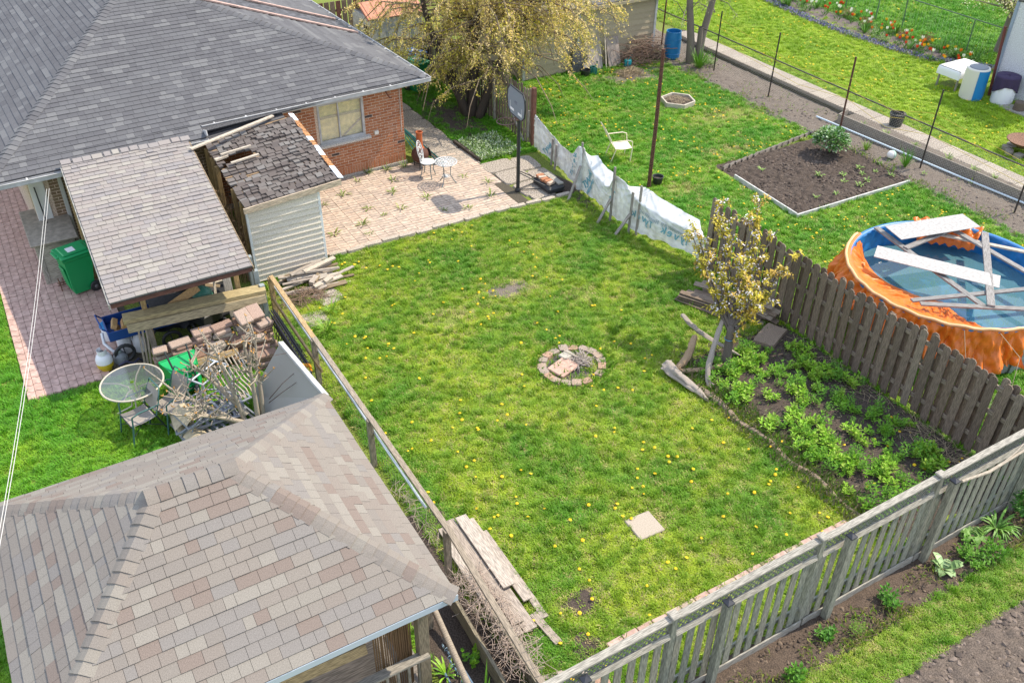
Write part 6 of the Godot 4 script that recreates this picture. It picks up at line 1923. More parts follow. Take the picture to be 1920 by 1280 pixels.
	loose_board("retaining_plank", "yellow plank set on edge in front of the paver stack", "plank", P(1.95, .38, -14.78), P(2.75, .40, -14.72), .12, .10, mat("new rail lumber"), P(0, .5, 1))
	var vin := mat("vinyl grey", .30, .34, .35, .5, "plain")
	var vl := ["tall grey channel post at the lean-to corner", "grey channel post beside the wire fence end post", "short grey channel post carrying the mossy timber"]
	for i in 3: loose_board("vinyl_post", vl[i], "post", P(3.66 - i * .02, 0, -16.5 + i * .42), P(3.66 - i * .02, 1.30 - i * .10, -16.5 + i * .42), .10, .10, vin, P(0, 0, 1))
	# containers at the edge of the pavers
	o = thing("propane_tank", "white propane tank with yellow base on the pavers", "propane tank", P(.50, .03, -15.92))
	m = MB.new(); m.lathe([Vector2(.10, .0), Vector2(.105, .05), Vector2(.15, .09), Vector2(.155, .18)], 20)
	part(o, "base", m, mat("tank yellow", .62, .46, .02, .5, "plain"))
	m = MB.new(); m.lathe([Vector2(.155, .18), Vector2(.152, .26), Vector2(.12, .33), Vector2(.06, .36), Vector2(.0, .365)], 20)
	part(o, "cylinder", m, mat("white plastic"))
	m = MB.new(); m.lathe([Vector2(.085, .34), Vector2(.09, .46), Vector2(.08, .46), Vector2(.075, .34)], 16, Vector3(), Basis(), TAU * .75)
	part(o, "collar", m, mat("white plastic"))
	m = MB.new(); m.lathe([Vector2(0, .36), Vector2(.025, .37), Vector2(.03, .43), Vector2(0, .44)], 10)
	part(o, "valve", m, mat("hub grey"))
	for q in [[P(.95, .0, -16.35), "plastic_jug", "tall white plastic jug behind the propane tank", .48, "white plastic"], [P(1.22, .0, -16.25), "plastic_jug", "translucent white canister leaning by the grey sticks", .42, "white plastic"], [P(.80, .0, -16.05), "plastic_jug", "pale grey jug close to the propane tank", .25, "lid grey"]]:
		o = thing(q[1], q[2], "jug", q[0], rf(0, 3))
		m = MB.new(); var h: float = q[3]
		m.lathe([Vector2(0, .01), Vector2(.12, .01), Vector2(.13, .04), Vector2(.13, h * .6), Vector2(.09, h * .82), Vector2(.04, h * .9), Vector2(.04, h), Vector2(0, h)], 16)
		part(o, "bottle", m, mat(q[4]))
		m = MB.new(); m.tube([P(.05, h * .85, 0), P(.13, h * .84, 0), P(.15, h * .62, 0), P(.13, h * .5, 0)], [.016], 6)
		part(o, "handle", m, mat(q[4]))
		m = MB.new(); m.lathe([Vector2(.045, h - .01), Vector2(.045, h + .03), Vector2(0, h + .03)], 10)
		part(o, "cap", m, mat("green grey cap", .20, .26, .25, .5, "plain"))
	o = thing("paint_bucket", "white bucket with a blue lid under the blue cart", "bucket", P(.78, .0, -16.9))
	m = MB.new(); m.lathe([Vector2(0, 0), Vector2(.13, 0), Vector2(.15, .36), Vector2(0, .36)], 18)
	part(o, "pail", m, mat("white plastic"))
	m = MB.new(); m.lathe([Vector2(.158, .34), Vector2(.158, .385), Vector2(.14, .39), Vector2(0, .385)], 18)
	part(o, "lid", m, mat("drum blue"))
	m = MB.new(); m.tube([P(.62, .50, -16.45), P(.60, .35, -16.3), P(.72, .2, -16.15), P(.85, .22, -16.1)], [.03], 8)
	solo("drain_hose", "bent white drain hose beside the jugs", "hose", m, mat("white plastic"))
	m = MB.new(); m.tube([P(.72, .14, -15.75), P(.85, .22, -15.7), P(.98, .12, -15.72), P(1.08, .22, -15.68), P(1.15, .1, -15.75)], [.022], 7)
	solo("coiled_cable", "dark blue coiled cable between propane tank and glass table", "cable", m, mat("navy cable", .02, .02, .06, .5, "plain"))
	o = thing("firewood_cart", "blue metal cart loaded with split firewood below the lean-to eave", "cart", P(1.35, 0, -16.35))
	var blue := mat("cart blue", .01, .055, .24, .5, "plain")
	m = MB.new(); m.cham(P(0, .52, 0), P(1.3, .03, .62), .006); m.cham(P(0, .62, .31), P(1.3, .2, .02), .006); m.cham(P(0, .62, -.31), P(1.3, .2, .02), .006); m.cham(P(-.64, .62, 0), P(.02, .2, .62), .006); m.cham(P(.64, .62, 0), P(.02, .2, .62), .006)
	part(o, "tray", m, blue)
	for s in [-1, 1]:
		m = MB.new(); ring(m, P(s * .45, .2, .33), .17, .035, 18, P(0, 0, 1), 7); m.rod(P(s * .45, .2, -.3), P(s * .45, .2, .33), .014); m.rod(P(s * .45, .2, 0), P(s * .45, .5, 0), .02)
		part(o, "wheel", m, mat("black plastic"))
	m = MB.new(); m.tube([P(-.62, .7, .25), P(-.72, .8, .27), P(-.75, .82, -.27), P(-.62, .7, -.25)], [.016], 6)
	part(o, "handle", m, blue)
	var fw := [mat("fresh split 0", .60, .38, .17, .85, "wood", .3), mat("fresh split 1", .52, .30, .12, .85, "wood", .3)]
	for i in 12:
		var p := P(.90 + (i % 6) * .15, .60 + (i / 6) * .11, -16.25 + rf(-.08, .08))
		loose_board("split_log", "orange split firewood log heaped in the blue cart", "firewood", p + P(0, 0, -.14), p + P(rf(-.08, .08), .02, .15), .10, .09, fw[i % 2], P(0, 1, 0).rotated(P(0, 0, 1), rf(-.8, .8)), "firewood in the blue cart")
	loose_board("plastic_sheet", "dark grey sheet lying under the lean-to behind the mossy timber", "sheet", P(1.55, .92, -16.25), P(2.5, .94, -16.1), .42, .015, mat("dark slate"), P(0, 1, .3))
	o = thing("garden_machine", "green garden machine stored under the lean-to", "machine", P(2.55, 0, -16.2), .4)
	m = MB.new(); m.lathe([Vector2(0, .55), Vector2(.20, .6), Vector2(.24, .75), Vector2(.20, .98), Vector2(.10, 1.06), Vector2(0, 1.07)], 12)
	part(o, "hopper", m, mat("machine green", .05, .20, .14, .5, "plain"))
	part(o, "deck", box_mesh(P(.5, .25, .45), .03), mat("black plastic"), Transform3D(Basis(), P(0, .43, 0)))
	for q in [[-.25, .2], [.25, .2], [-.25, -.2], [.25, -.2]]:
		m = MB.new(); ring(m, P(q[0], .16, q[1]), .12, .045, 14, P(1, 0, 0), 7)
		part(o, "wheel", m, mat("black plastic"))
	for q in [[-.2, .15], [.2, .15], [-.2, -.15], [.2, -.15]]: board(o, "strut", P(q[0], .15, q[1]), P(q[0], .35, q[1]), .04, .04, mat("black iron"), P(1, 0, 0))
	o = thing("bicycle_wheel", "bicycle wheel propped beside the yellow lean-to post", "wheel", P(3.46, .33, -16.15), .9)
	m = MB.new(); ring(m, Vector3(), .31, .02, 28, P(1, 0, 0), 6)
	part(o, "tyre", m, mat("black plastic"))
	m = MB.new()
	for i in 12: m.rod(P(0, cos(i * TAU / 12) * .03, sin(i * TAU / 12) * .03), P(0, cos(i * TAU / 12 + .3) * .3, sin(i * TAU / 12 + .3) * .3), .004, 4)
	part(o, "spoke", m, mat("galvanised pipe"))
	var bt := ["curved orange board tilted under the lean-to eave", "rough plank slanting under the lean-to eave", "pale lath standing under the lean-to", "grey board leaning inside the lean-to beside the post"]
	var bq := [[1.9, .95, -16.0, 2.5, 1.15, -16.1, .16], [1.3, .9, -16.6, 2.2, 1.25, -16.9, .10], [2.75, .6, -16.0, 2.9, 1.3, -16.4, .05], [3.05, .0, -15.95, 3.1, 1.2, -16.3, .16]]
	for i in 4: loose_board("stored_board", bt[i], "board", P(bq[i][0], bq[i][1], bq[i][2]), P(bq[i][3], bq[i][4], bq[i][5]), bq[i][6], .03, [mat("fresh split 0"), mat("weathered lumber"), mat("split wood"), mat("grey fascia")][i], P(0, .6, 1))
	# lumber and scrap stored below the lean-to
	for i in 16:
		var q := P(rf(1.55, 3.0), rf(.25, 1.0), rf(-17.3, -16.1)); var d := P(rf(.3, .9), rf(-.15, .25), rf(-.35, .35))
		loose_board("stored_scrap", "odd piece of lumber in the jumble stored under the lean-to", "scrap wood", q, q + d, rf(.06, .16), rf(.02, .05), [mat("weathered lumber"), mat("fresh split 0"), mat("old rail lumber"), mat("split wood"), mat("dark slate")][i % 5], P(rf(-.3, .3), 1, rf(-.3, .6)), "jumble under the lean-to")
	m = MB.new()
	m.grid(24, 16, func(u: float, v: float) -> Vector3:
		var x := lerpf(1.5, 3.3, u); var z := lerpf(-17.6, -16.2, v)
		return P(x, .30 + .42 * sin(PI * u) * sin(PI * v) + .12 * N2.get_noise_2d(x * 2, z * 2), z))
	solo("black_tarp", "crumpled black plastic sheet over goods under the lean-to", "tarp", m, mat("black plastic"))
	# sticks leaning by the jugs
	for i in 3: loose_board("leaning_stick", ["thin grey stick leaning on the timber, nearest the jugs", "thin grey stick leaning on the timber, middle one", "thin dark stick leaning on the timber by the glass table"][i], "stick", P(1.12 + i * .05, 0, -15.35 + i * .02), P(1.22 + i * .07, .92, -15.70), .035, .03, mat("old rail lumber"), P(0, .4, 1))
	# stacked loungers with slats
	var steel := mat("lounger steel", .25, .27, .31, .45, "plain"); var shell := mat("lounger beige", .50, .42, .28, .7, "mottle", .6); var fab := mat("mesh fabric")
	var lg := ["lowest folded lounger of the stack below the bare shrub", "second folded lounger of the stack below the bare shrub", "topmost folded lounger of the stack below the bare shrub", "folded lounger standing askew beside the stack near the gazebo"]
	for i in 4:
		o = thing("folded_lounger", lg[i], "lounger", P(1.85 + rf(-.08, .08), .12 + i * .17 if i < 3 else .18, -13.35 + rf(-.1, .1) if i < 3 else -12.95), [.15, -.05, .25, .30][i], "folded loungers")
		m = MB.new()
		for s in [-1, 1]: m.cham(P(0, 0, s * .28), P(1.25, .035, .035), .006)
		for s in [-1, 1]: m.cham(P(s * .60, 0, 0), P(.035, .035, .56), .006)
		part(o, "frame", m, steel)
		m = MB.new(); m.grid(10, 10, func(u: float, v: float) -> Vector3: return P(lerpf(-.62, -.28, u), .05 + .10 * sin(u * PI), lerpf(-.25, .25, v)))
		part(o, "headrest", m, shell)
		for j in 7: board(o, "slat", P(-.2 + j * .12, .022, -.27), P(-.2 + j * .12, .022, .27), .045, .012, steel if j % 3 else fab)
		for s in [-1, 1]:
			m = MB.new(); m.tube([P(-.55, .02, s * .30), P(-.35, .12, s * .31), P(.05, .14, s * .31), P(.3, .02, s * .30)], [.016], 6)
			part(o, "armrest", m, steel)
			m = MB.new(); m.tube([P(-.5, 0, s * .26), P(-.55, -.12, s * .26)], [.014], 6); m.tube([P(.5, 0, s * .26), P(.55, -.12, s * .26)], [.014], 6)
			part(o, "leg", m, steel)
	o = thing("slatted_seat", "curved slatted metal seat frame beside the bare shrub", "seat frame", P(2.38, .0, -13.55), .35)
	for i in 8:
		m = MB.new(); m.tube([P(-.28 + i * .075, .98, -.25), P(-.28 + i * .075, .80, -.12), P(-.27 + i * .075, .62, .02), P(-.26 + i * .075, .55, .22), P(-.26 + i * .075, .45, .28)], [.016], 6)
		part(o, "slat", m, mat("taupe tube", .40, .35, .28, .5, "plain"))
	for s in [-1, 1]:
		m = MB.new(); m.tube([P(s * .30, .0, -.3), P(s * .30, .62, .0), P(s * .30, .98, -.25)], [.015], 6); m.tube([P(s * .30, .0, .3), P(s * .30, .48, .26), P(s * .30, .62, 0)], [.015], 6)
		part(o, "frame", m, steel)
	o = thing("chair_frame", "overturned grey chair frame under the tangled branches", "chair frame", P(1.95, .0, -13.98), .5)
	m = MB.new()
	m.tube([P(-.3, .70, -.2), P(-.3, .75, .3), P(.3, .80, .3), P(.3, .72, -.2)], [.022], 6); m.tube([P(-.3, .72, .0), P(.3, .76, .0)], [.018], 6)
	m.tube([P(-.3, .7, -.2), P(-.25, .0, -.25)], [.018], 6); m.tube([P(.3, .72, -.2), P(.28, .0, -.2)], [.018], 6); m.tube([P(.3, .8, .3), P(.34, .0, .32)], [.018], 6); m.tube([P(-.3, .75, .3), P(-.3, 0, .3)], [.018], 6)
	part(o, "frame", m, mat("pale steel", .50, .53, .58, .4, "plain"))
	# table half leaning on the wire fence
	o = thing("tennis_table_half", "large grey panel with white edge leaning beside the wire fence", "panel")
	var pa := P(2.62, .02, -13.75); var pb := P(2.72, .02, -11.3); var pc := P(3.46, 1.02, -11.85); var pd := P(3.24, 1.20, -13.45)
	m = MB.new(); slab_poly(m, [pa, pb, pc, pd], .03)
	part(o, "sheet", m, mat("panel grey", .335, .325, .31, .55, "plain"))
	part(o, "edge_trim", box_mesh(P(snappedf(pc.distance_to(pd), .01), .05, .10), .006), mat("white aluminium"), Transform3D(along(pc, pd, P(.3, 1, 0)).basis, (pc + pd) / 2 + P(.02, .03, 0)))
	# dark bundle between panel and fence
	o = thing("stake_bundle", "bundle of black stakes with orange tips beside the wire fence", "stakes", P(3.60, 0, -14.2))
	for i in 11:
		m = MB.new(); var x := rf(-.08, .10); var y := .42 + rf(0, .28)
		m.rod(P(x, y + .12, -.95 + rf(-.1, .1)), P(x + .02, y, .85), .014, 6)
		var s := part(o, "stake", m, mat("black iron"))
		m = MB.new(); m.rod(P(x + .02, y, .85), P(x + .02, y - .004, .95), .020, 6)
		part(s, "tip", m, mat("tip orange", .65, .25, .01, .5, "plain"))
	m = MB.new()
	for i in 12: m.rod(P(-.02, .10, -.9 + i * .13), P(.10, .70, -.85 + i * .13), .009, 5)
	for i in 5: m.rod(P(-.02 + i * .03, .10 + i * .15, -.95), P(-.02 + i * .03, .10 + i * .15, .7), .009, 5)
	part(o, "grid", m, mat("black iron"))
	o = thing("leaf_blower", "grey and red garden tool wedged beside the leaning panel", "garden tool", P(3.54, 0, -12.80), .1)
	m = MB.new(); m.tube([P(0, .58, -.35), P(.0, .55, 0), P(.04, .50, .35)], [.05, .06, .045], 8); m.tube([P(.06, .5, -.2), P(.03, .62, .1), P(.06, .5, .3)], [.03], 7)
	part(o, "body", m, mat("tool grey", .16, .15, .155, .6, "plain"))
	part(o, "grip", box_mesh(P(.12, .07, .10), .015), mat("tool red", .50, .02, .015, .5, "plain"), Transform3D(Basis(), P(.05, .50, .42)))
	m = MB.new(); m.tube([P(0, 0, .1), P(0, .52, .0)], [.02], 6)
	part(o, "stand", m, mat("tool grey"))
	m = MB.new(); m.tube([P(3.52, .05, -13.2), P(3.55, .55, -13.05), P(3.6, .75, -13.0)], [.12, .10, .02], 9)
	solo("dark_shovel", "black plastic snow shovel beside the orange tipped stakes", "shovel", m, mat("black plastic"))
	# dead weeds between lean-to and shed
	m = MB.new()
	for i in 150:
		var p := P(rf(3.62, 3.92), 0, rf(-19.3, -17.6)); var h := rf(.7, 1.75)
		m.tube([p, p + P(rf(-.1, .1), h * .6, rf(-.1, .1)), p + P(rf(-.2, .2), h, rf(-.25, .25))], [.006, .005, .003], 4, false)
		for j in 6:
			var c := p + P(rf(-.15, .15), h * rf(.5, 1), rf(-.15, .15))
			m.tri(c, c + rv(.05), c + rv(.05))
	solo("dead_weeds", "tangle of dead brown weeds in the gap beside the shed", "weeds", m, mat("dead weed", .26, .16, .085, .95, "plain"))
	loose_board("leaning_plank", "grey plank leaning in the gap between lean-to and shed", "plank", P(3.86, .1, -17.55), P(3.72, 1.45, -19.0), .2, .03, mat("old rail lumber"), P(-1, .3, 0))
	# service cables to the house
	for i in 2:
		m = MB.new(); var pts := []
		for k2 in 13:
			var t := k2 / 12.0
			pts.append(P(.55 + i * .05, 2.20, -19.6).lerp(P(-2.1 + i * .02, 4.6, -3.0), t) - P(0, sin(t * PI) * .35, 0))
		m.tube(pts, [.0045], 5)
		solo("service_cable", ["pale overhead cable running to the house eave, upper one", "pale overhead cable running to the house eave, lower one"][i], "cable", m, mat("cable grey", .55, .54, .52, .6, "plain"))

# ---------------------------------------------------------------- trees and shrubs
func leaf(m: MB, p: Vector3, d: Vector3, l: float, w: float, c: Color) -> void:
	# one folded leaf: two triangles each side of a bent midrib
	d = d.normalized()
	var s := d.cross(Vector3.UP if absf(d.y) < .95 else Vector3.RIGHT).normalized() * w * .5
	var up := s.cross(d).normalized()
	m.col = c
	var mid := p + d * l * .5 + up * l * .06
	m.tri(p, mid - s, p + d * l - up * l * .08)
	m.tri(p, p + d * l - up * l * .08, mid + s)

func limb(m: MB, pts: Array, r0: float, r1: float, sides := 6) -> void:
	var r := []
	for i in pts.size(): r.append(lerpf(r0, r1, float(i) / (pts.size() - 1)))
	m.tube(pts, r, sides, false)

func woody() -> void:
	larch()
	cherry()
	bare_shrub()
	twin_tree()
	apple_tree()

func larch() -> void:
	var o := thing("weeping_tree", "broad golden weeping tree with drooping needled branches behind the slat fence", "tree", P(12.45, 0, -23.3))
	var wd := MB.new()
	var stems := [[P(0, 0, 0), P(.15, 1.2, -.1), P(.35, 2.6, -.3), P(.6, 4.2, -.2), P(.7, 5.6, -.3)], [P(.1, 0, .2), P(.5, 1.0, .3), P(1.2, 2.2, .2), P(2.0, 3.3, .2), P(2.6, 4.4, 0)], [P(-.1, 0, -.1), P(-.4, 1.3, -.6), P(-.7, 2.6, -1.3), P(-.7, 4.0, -1.9), P(-.6, 5.2, -2.2)], [P(.05, 0, -.2), P(.5, 1.6, -.9), P(1.0, 3.0, -1.6), P(1.4, 4.4, -1.9)]]
	for s in stems: wd.gnarl(s, [.15, .12, .09, .06, .03], .35, N2, 10, 1.0)
	part(o, "trunk", wd, mat("dark bark", .075, .058, .045, .95, "grit", .5))
	wd = MB.new()
	var lv := MB.new()
	var gold := [Color(.84, .62, .20), Color(.80, .62, .14), Color(.86, .67, .28), Color(.66, .58, .08), Color(.82, .64, .32)]
	for i in 240:
		var s: Array = stems[i % 4]
		var t := rf(.28, .98)
		var fi := t * (s.size() - 1)
		var a: Vector3 = s[int(fi)].lerp(s[mini(int(fi) + 1, s.size() - 1)], fi - int(fi))
		var ang := rf(0, TAU)
		if i % 3 == 0: ang = rf(-.6, 1.9)
		var d := P(cos(ang), 0, sin(ang))
		var l := rf(1.2, 3.3) * (1.15 - .45 * t)
		if d.x < -.3: l *= .75
		var rise := rf(-.05, .45)
		var pts := [a, a + d * l * .35 + P(0, rise * .6, 0), a + d * l * .7 + P(0, rise * .5, 0), a + d * l + P(0, rise * .2 - rf(.2, .5), 0), a + d * l * 1.12 + P(0, rise * .2 - rf(.6, 1.0), 0)]
		limb(wd, pts, .028, .006, 5)
		for j in 34:
			var q := rf(.15, 1.0) * 4.0
			var b: Vector3 = pts[int(minf(q, 3.99))].lerp(pts[int(minf(q, 3.99)) + 1], q - floorf(minf(q, 3.99)))
			var dir := (d.rotated(Vector3.UP, rf(-1.2, 1.2)) * rf(.3, 1.0) + P(0, rf(-.9, .1), 0)).normalized()
			var tl := rf(.18, .55)
			var e := b + dir * tl * .6; var f := e + (dir + P(0, -.8, 0)).normalized() * tl * .5
			if f.y < (1.0 if b.x < .4 else 1.75) + .3 * sin(b.x * 3.0 + b.z * 2.0): continue
			wire(wd, b, e, .007, P(.3, .9, .3)); wire(wd, e, f, .005, P(.3, .9, .3))
			var c: Color = gold[rng.randi() % 5]
			if (b.y < 2.4 and b.x < .3 and rng.randf() < .45): c = gold[3]
			for k in 11:
				var w := float(k) / 10
				var p := b.lerp(e, w * 2) if w < .5 else e.lerp(f, w * 2 - 1)
				leaf(lv, p + rv(.014), rv(1) + P(0, .1, 0), rf(.04, .10), rf(.016, .04), c * rf(.8, 1.12))
	part(o, "branch", wd, mat("thin bark", .20, .15, .10, .95, "plain"))
	part(o, "crown", lv, leaf_mat("larch leaf", 1, 1, 1, .7, .32))

func cherry() -> void:
	var o := thing("cherry_tree", "young cherry tree with bronze leaves and white blossom", "tree", P(10.92, 0, -10.12))
	var wd := MB.new(); var lv := MB.new(); var bl := MB.new()
	wd.gnarl([P(0, -.05, 0), P(.02, .4, -.02), P(.06, .9, -.1)], [.10, .078, .065], .3, N2, 12, 1.0)
	part(o, "trunk", wd, mat("cherry bark", .17, .14, .12, .9, "grit", .4))
	wd = MB.new()
	var tips := [P(.35, 2.0, -1.85), P(.10, 2.25, -1.45), P(.55, 2.35, -1.2), P(.95, 2.6, -.8), P(1.35, 2.4, -.55), P(1.5, 1.95, -.15), P(.9, 1.9, .05), P(.35, 1.75, .05), P(.0, 1.7, -.55), P(.5, 2.05, -.5), P(1.15, 2.0, -.75), P(-.1, 1.95, -1.0), P(.75, 1.35, .02), P(1.25, 2.85, -1.05), P(.25, 1.3, .1), P(.62, 2.75, -1.6), P(1.05, 1.5, -.15)]
	var bron := [Color(.50, .40, .03), Color(.58, .46, .04), Color(.42, .37, .03), Color(.54, .36, .06)]
	var pink := [Color(.82, .78, .80), Color(.88, .85, .86), Color(.78, .70, .74)]
	for t in tips:
		var tip: Vector3 = t
		var a := P(.06, .8 + rf(-.1, .1), -.1)
		var pts := [a, a.lerp(tip, .35) + P(0, -.08, 0) + rv(.06), a.lerp(tip, .7) + rv(.08), tip]
		limb(wd, pts, .04, .008, 6)
		for j in 13:
			var q := rf(.9, 3.0)
			var b: Vector3 = pts[int(minf(q, 2.99))].lerp(pts[int(minf(q, 2.99)) + 1], q - floorf(minf(q, 2.99)))
			var d := (rv(1) + P(0, .5, 0)).normalized(); var l := rf(.12, .34)
			limb(wd, [b, b + d * l * .6, b + d * l + P(0, -.03, 0)], .007, .003, 4)
			var cl: Color = bron[rng.randi() % 4]
			for k in 25:
				leaf(lv, b + d * l * rf(.2, 1.05) + rv(.035), rv(1) + P(0, -.3, 0), rf(.04, .115), rf(.022, .05), cl * rf(.7, 1.25))
			if rng.randf() < .58:
				for k in 11:
					var p := b + d * l * rf(.1, .9) + rv(.05)
					for z in 2: leaf(bl, p, rv(1) + P(0, .3, 0), .032, .034, pink[rng.randi() % 3])
	part(o, "branch", wd, mat("cherry bark"))
	part(o, "crown", lv, leaf_mat("cherry leaf", 1, 1, 1, .55, .18))
	part(o, "blossom", bl, leaf_mat("cherry blossom", 1, 1, 1, .7, .0))
	var tie := MB.new()
	ring(tie, P(.03, .62, -.05), .09, .008, 12)
	part(o, "tie", tie, mat("blue tie", .08, .25, .42, .5, "plain"))

func bare_shrub() -> void:
	var o := thing("pruned_shrub", "leafless pruned shrub with pale knobbly stems in the side yard", "shrub", P(2.45, 0, -12.98))
	var wd := MB.new(); var bud := MB.new()
	var stems := [[P(-.14, 0, 0), P(-.20, .6, -.06), P(-.30, 1.2, -.18), P(-.36, 1.75, -.24)], [P(.06, 0, .05), P(.10, .7, .0), P(.12, 1.3, -.06), P(.10, 1.85, -.1)], [P(.16, 0, 0), P(.22, .6, -.04), P(.26, 1.2, -.12), P(.34, 1.75, -.2)], [P(-.16, 0, .05), P(-.5, .45, -.05), P(-.95, .85, -.2), P(-1.2, 1.1, -.35)], [P(-.12, .1, 0), P(-.6, .55, .15), P(-1.05, .75, .1)], [P(-.1, .3, .0), P(-.45, .9, -.3), P(-.75, 1.3, -.6)]]
	for s in stems:
		limb(wd, s, .050, .014, 8)
		for j in 15:
			var q := rf(1.1, float(s.size()) - 1.0)
			var a: Vector3 = s[int(minf(q, s.size() - 1.01))].lerp(s[mini(int(q) + 1, s.size() - 1)], q - floorf(q))
			var d := (rv(1) * P(1, .3, 1) + P(0, .45, 0)).normalized(); var l := rf(.2, .6)
			var e := a + d * l * .5 + rv(.04); var f := e + (d + P(0, rf(-.2, .8), 0)).normalized() * l * .5
			limb(wd, [a, e, f], .017, .008, 5)
			for k in 3:
				var g := e + rv(.05); var dd := (rv(1) + P(0, .6, 0)).normalized()
				limb(wd, [g, g + dd * rf(.06, .16)], .007, .004, 4)
			for k in 2:
				var dd := (rv(1) + P(0, .8, 0)).normalized()
				limb(bud, [f, f + dd * .04], .011, .005, 5)
	part(o, "stem", wd, mat("pale bark", .45, .385, .30, .9, "grit", .35))
	part(o, "bud", bud, mat("orange bud", .52, .27, .07, .8, "plain"))
	wd = MB.new()
	for q in [[P(.55, .9, .25), P(.95, 1.0, .1)], [P(.5, .75, .3), P(.9, .92, .3)], [P(.4, .4, .5), P(.75, .6, .62)], [P(.4, .3, .6), P(.7, .45, .8)], [P(.3, 1.3, -.1), P(.85, 1.2, -.15)]]: limb(wd, [P(.15, .3, 0).lerp(q[0], .4), q[0], q[1]], .008, .005, 4)
	part(o, "twig", wd, mat("dark twig", .10, .07, .06, .9, "plain"))

func twin_tree() -> void:
	var o := thing("twin_trunk_tree", "tree with two grey trunks beside the blue barrel", "tree", P(21.35, 0, -23.75))
	var wd := MB.new()
	limb(wd, [P(-.15, 0, 0), P(-.22, .8, 0), P(-.35, 1.9, -.1), P(-.5, 3.2, -.2), P(-.4, 4.6, -.2)], .15, .07, 9)
	limb(wd, [P(.12, 0, .05), P(.22, .9, .05), P(.42, 2.0, .1), P(.7, 3.4, .15), P(.9, 4.8, .2)], .15, .06, 9)
	limb(wd, [P(.10, .0, .08), P(.08, .6, .1), P(.05, 1.25, .12)], .10, .08, 8)
	part(o, "trunk", wd, mat("grey bark", .24, .20, .165, .95, "grit", .6))
	wd = MB.new(); var lv := MB.new()
	for i in 30:
		var a := P(-.45, rf(1.6, 4.2), -.15) if i % 2 else P(.6, rf(1.5, 4.2), .1)
		var d := rv(1); d.y = rf(-.2, .6); d = d.normalized(); var l := rf(.6, 1.5)
		limb(wd, [a, a + d * l * .5 + P(0, .1, 0), a + d * l + P(0, -.1, 0)], .018, .006, 5)
		for j in 10:
			var b := a + d * l * rf(.3, 1.0)
			var e := b + P(rf(-.2, .2), -rf(.1, .45), rf(-.2, .2))
			wire(wd, b, e, .006, P(1, .2, .3))
			for k in 5: leaf(lv, b.lerp(e, k / 5.0) + rv(.03), rv(1), .04, .018, Color(.42, .42, .22) * rf(.8, 1.2))
	part(o, "branch", wd, mat("grey bark"))
	part(o, "crown", lv, leaf_mat("spring leaf", 1, 1, 1, .7, .15))

func apple_tree() -> void:
	var o := thing("blossom_tree", "tree with pale yellow blossom beyond the white shed", "tree", P(31.6, 0, -19.3))
	var wd := MB.new(); var lv := MB.new()
	limb(wd, [P(0, 0, 0), P(.1, .9, 0), P(0, 1.8, .1)], .16, .1, 8)
	part(o, "trunk", wd, mat("grey bark"))
	wd = MB.new()
	for i in 30:
		var d := P(cos(i * 2.4), rf(.1, .8), sin(i * 2.4)); var tip := P(0, 1.6, 0) + d * rf(1.0, 2.0)
		limb(wd, [P(0, 1.5, .08), P(0, 1.6, 0) + d * .7 + rv(.1), tip], .04, .01, 5)
		for j in 110:
			var p := P(0, 1.6, 0).lerp(tip, rf(.45, 1.05)) + rv(.28)
			leaf(lv, p, rv(1) + P(0, .4, 0), rf(.05, .09), rf(.035, .06), [Color(.62, .58, .30), Color(.26, .32, .04), Color(.70, .66, .45), Color(.36, .38, .06)][rng.randi() % 4])
	part(o, "branch", wd, mat("grey bark"))
	part(o, "crown", lv, leaf_mat("apple leaf", 1, 1, 1, .6, .15))

# ---------------------------------------------------------------- herbs
func rosette(count: int, l0: float, l1: float, w: float, arch: float, cols: Array, segs := 3, lift := 1.0) -> ArrayMesh:
	var m := MB.new()
	for i in count:
		var t := TAU * i / count * 2.4 + rf(-.3, .3)
		var d := P(cos(t), 0, sin(t)); var s := P(-d.z, 0, d.x)
		var l := rf(l0, l1); var up := rf(.5, 1.3) * lift
		var b := d * rf(0, .04)
		m.col = (cols[rng.randi() % cols.size()] as Color) * rf(.8, 1.2)
		var prev := [b - s * w * .15, b + s * w * .15]
		for k in segs:
			var q := float(k + 1) / segs
			var p := b + d * l * q * .8 + P(0, l * (up * q - arch * q * q), 0)
			p.y = maxf(p.y, .01)
			var ww := w * sin(PI * minf(q * .9 + .08, 1.0)) * .5 if k < segs - 1 else 0.0
			var dip := P(0, ww * .35, 0)
			m.tri(prev[0], p - s * ww + dip, p)
			m.tri(prev[0], p, prev[1])
			m.tri(prev[1], p, p + s * ww + dip)
			prev = [p - s * ww + dip, p + s * ww + dip]
	return m.mesh()

func stemmy(stems: int, h: float, spread: float, ll: float, lw: float, cols: Array, whorl := 7) -> ArrayMesh:
	var m := MB.new()
	for i in stems:
		var a := rf(0, TAU); var r := spread * sqrt(rng.randf())
		var b := P(cos(a) * r * .5, 0, sin(a) * r * .5); var tip := P(cos(a) * r, h * rf(.65, 1.1), sin(a) * r)
		var c: Color = cols[rng.randi() % cols.size()]
		m.col = c * .8
		var n := whorl
		for k in n:
			var q := .25 + .75 * k / (n - 1.0)
			var p := b.lerp(tip, q)
			var t := k * 2.4 + a
			leaf(m, p, P(cos(t), .25 + .5 * q, sin(t)), ll * rf(.7, 1.1) * (1.1 - .3 * q), lw, c * rf(.75, 1.25))
		leaf(m, tip, P(0, 1, 0) + rv(.3), ll * .7, lw * .8, c * 1.15)
	return m.mesh()

func herb(called: String, label: String, category: String, m: Mesh, at: Vector3, s := 1.0, group := "") -> MeshInstance3D:
	return solo(called, label, category, m, leaf_mat("herb leaf", 1, 1, 1, .5, .16), Transform3D(Basis(Vector3.UP, rf(0, TAU)).scaled(Vector3.ONE * s), at), group)

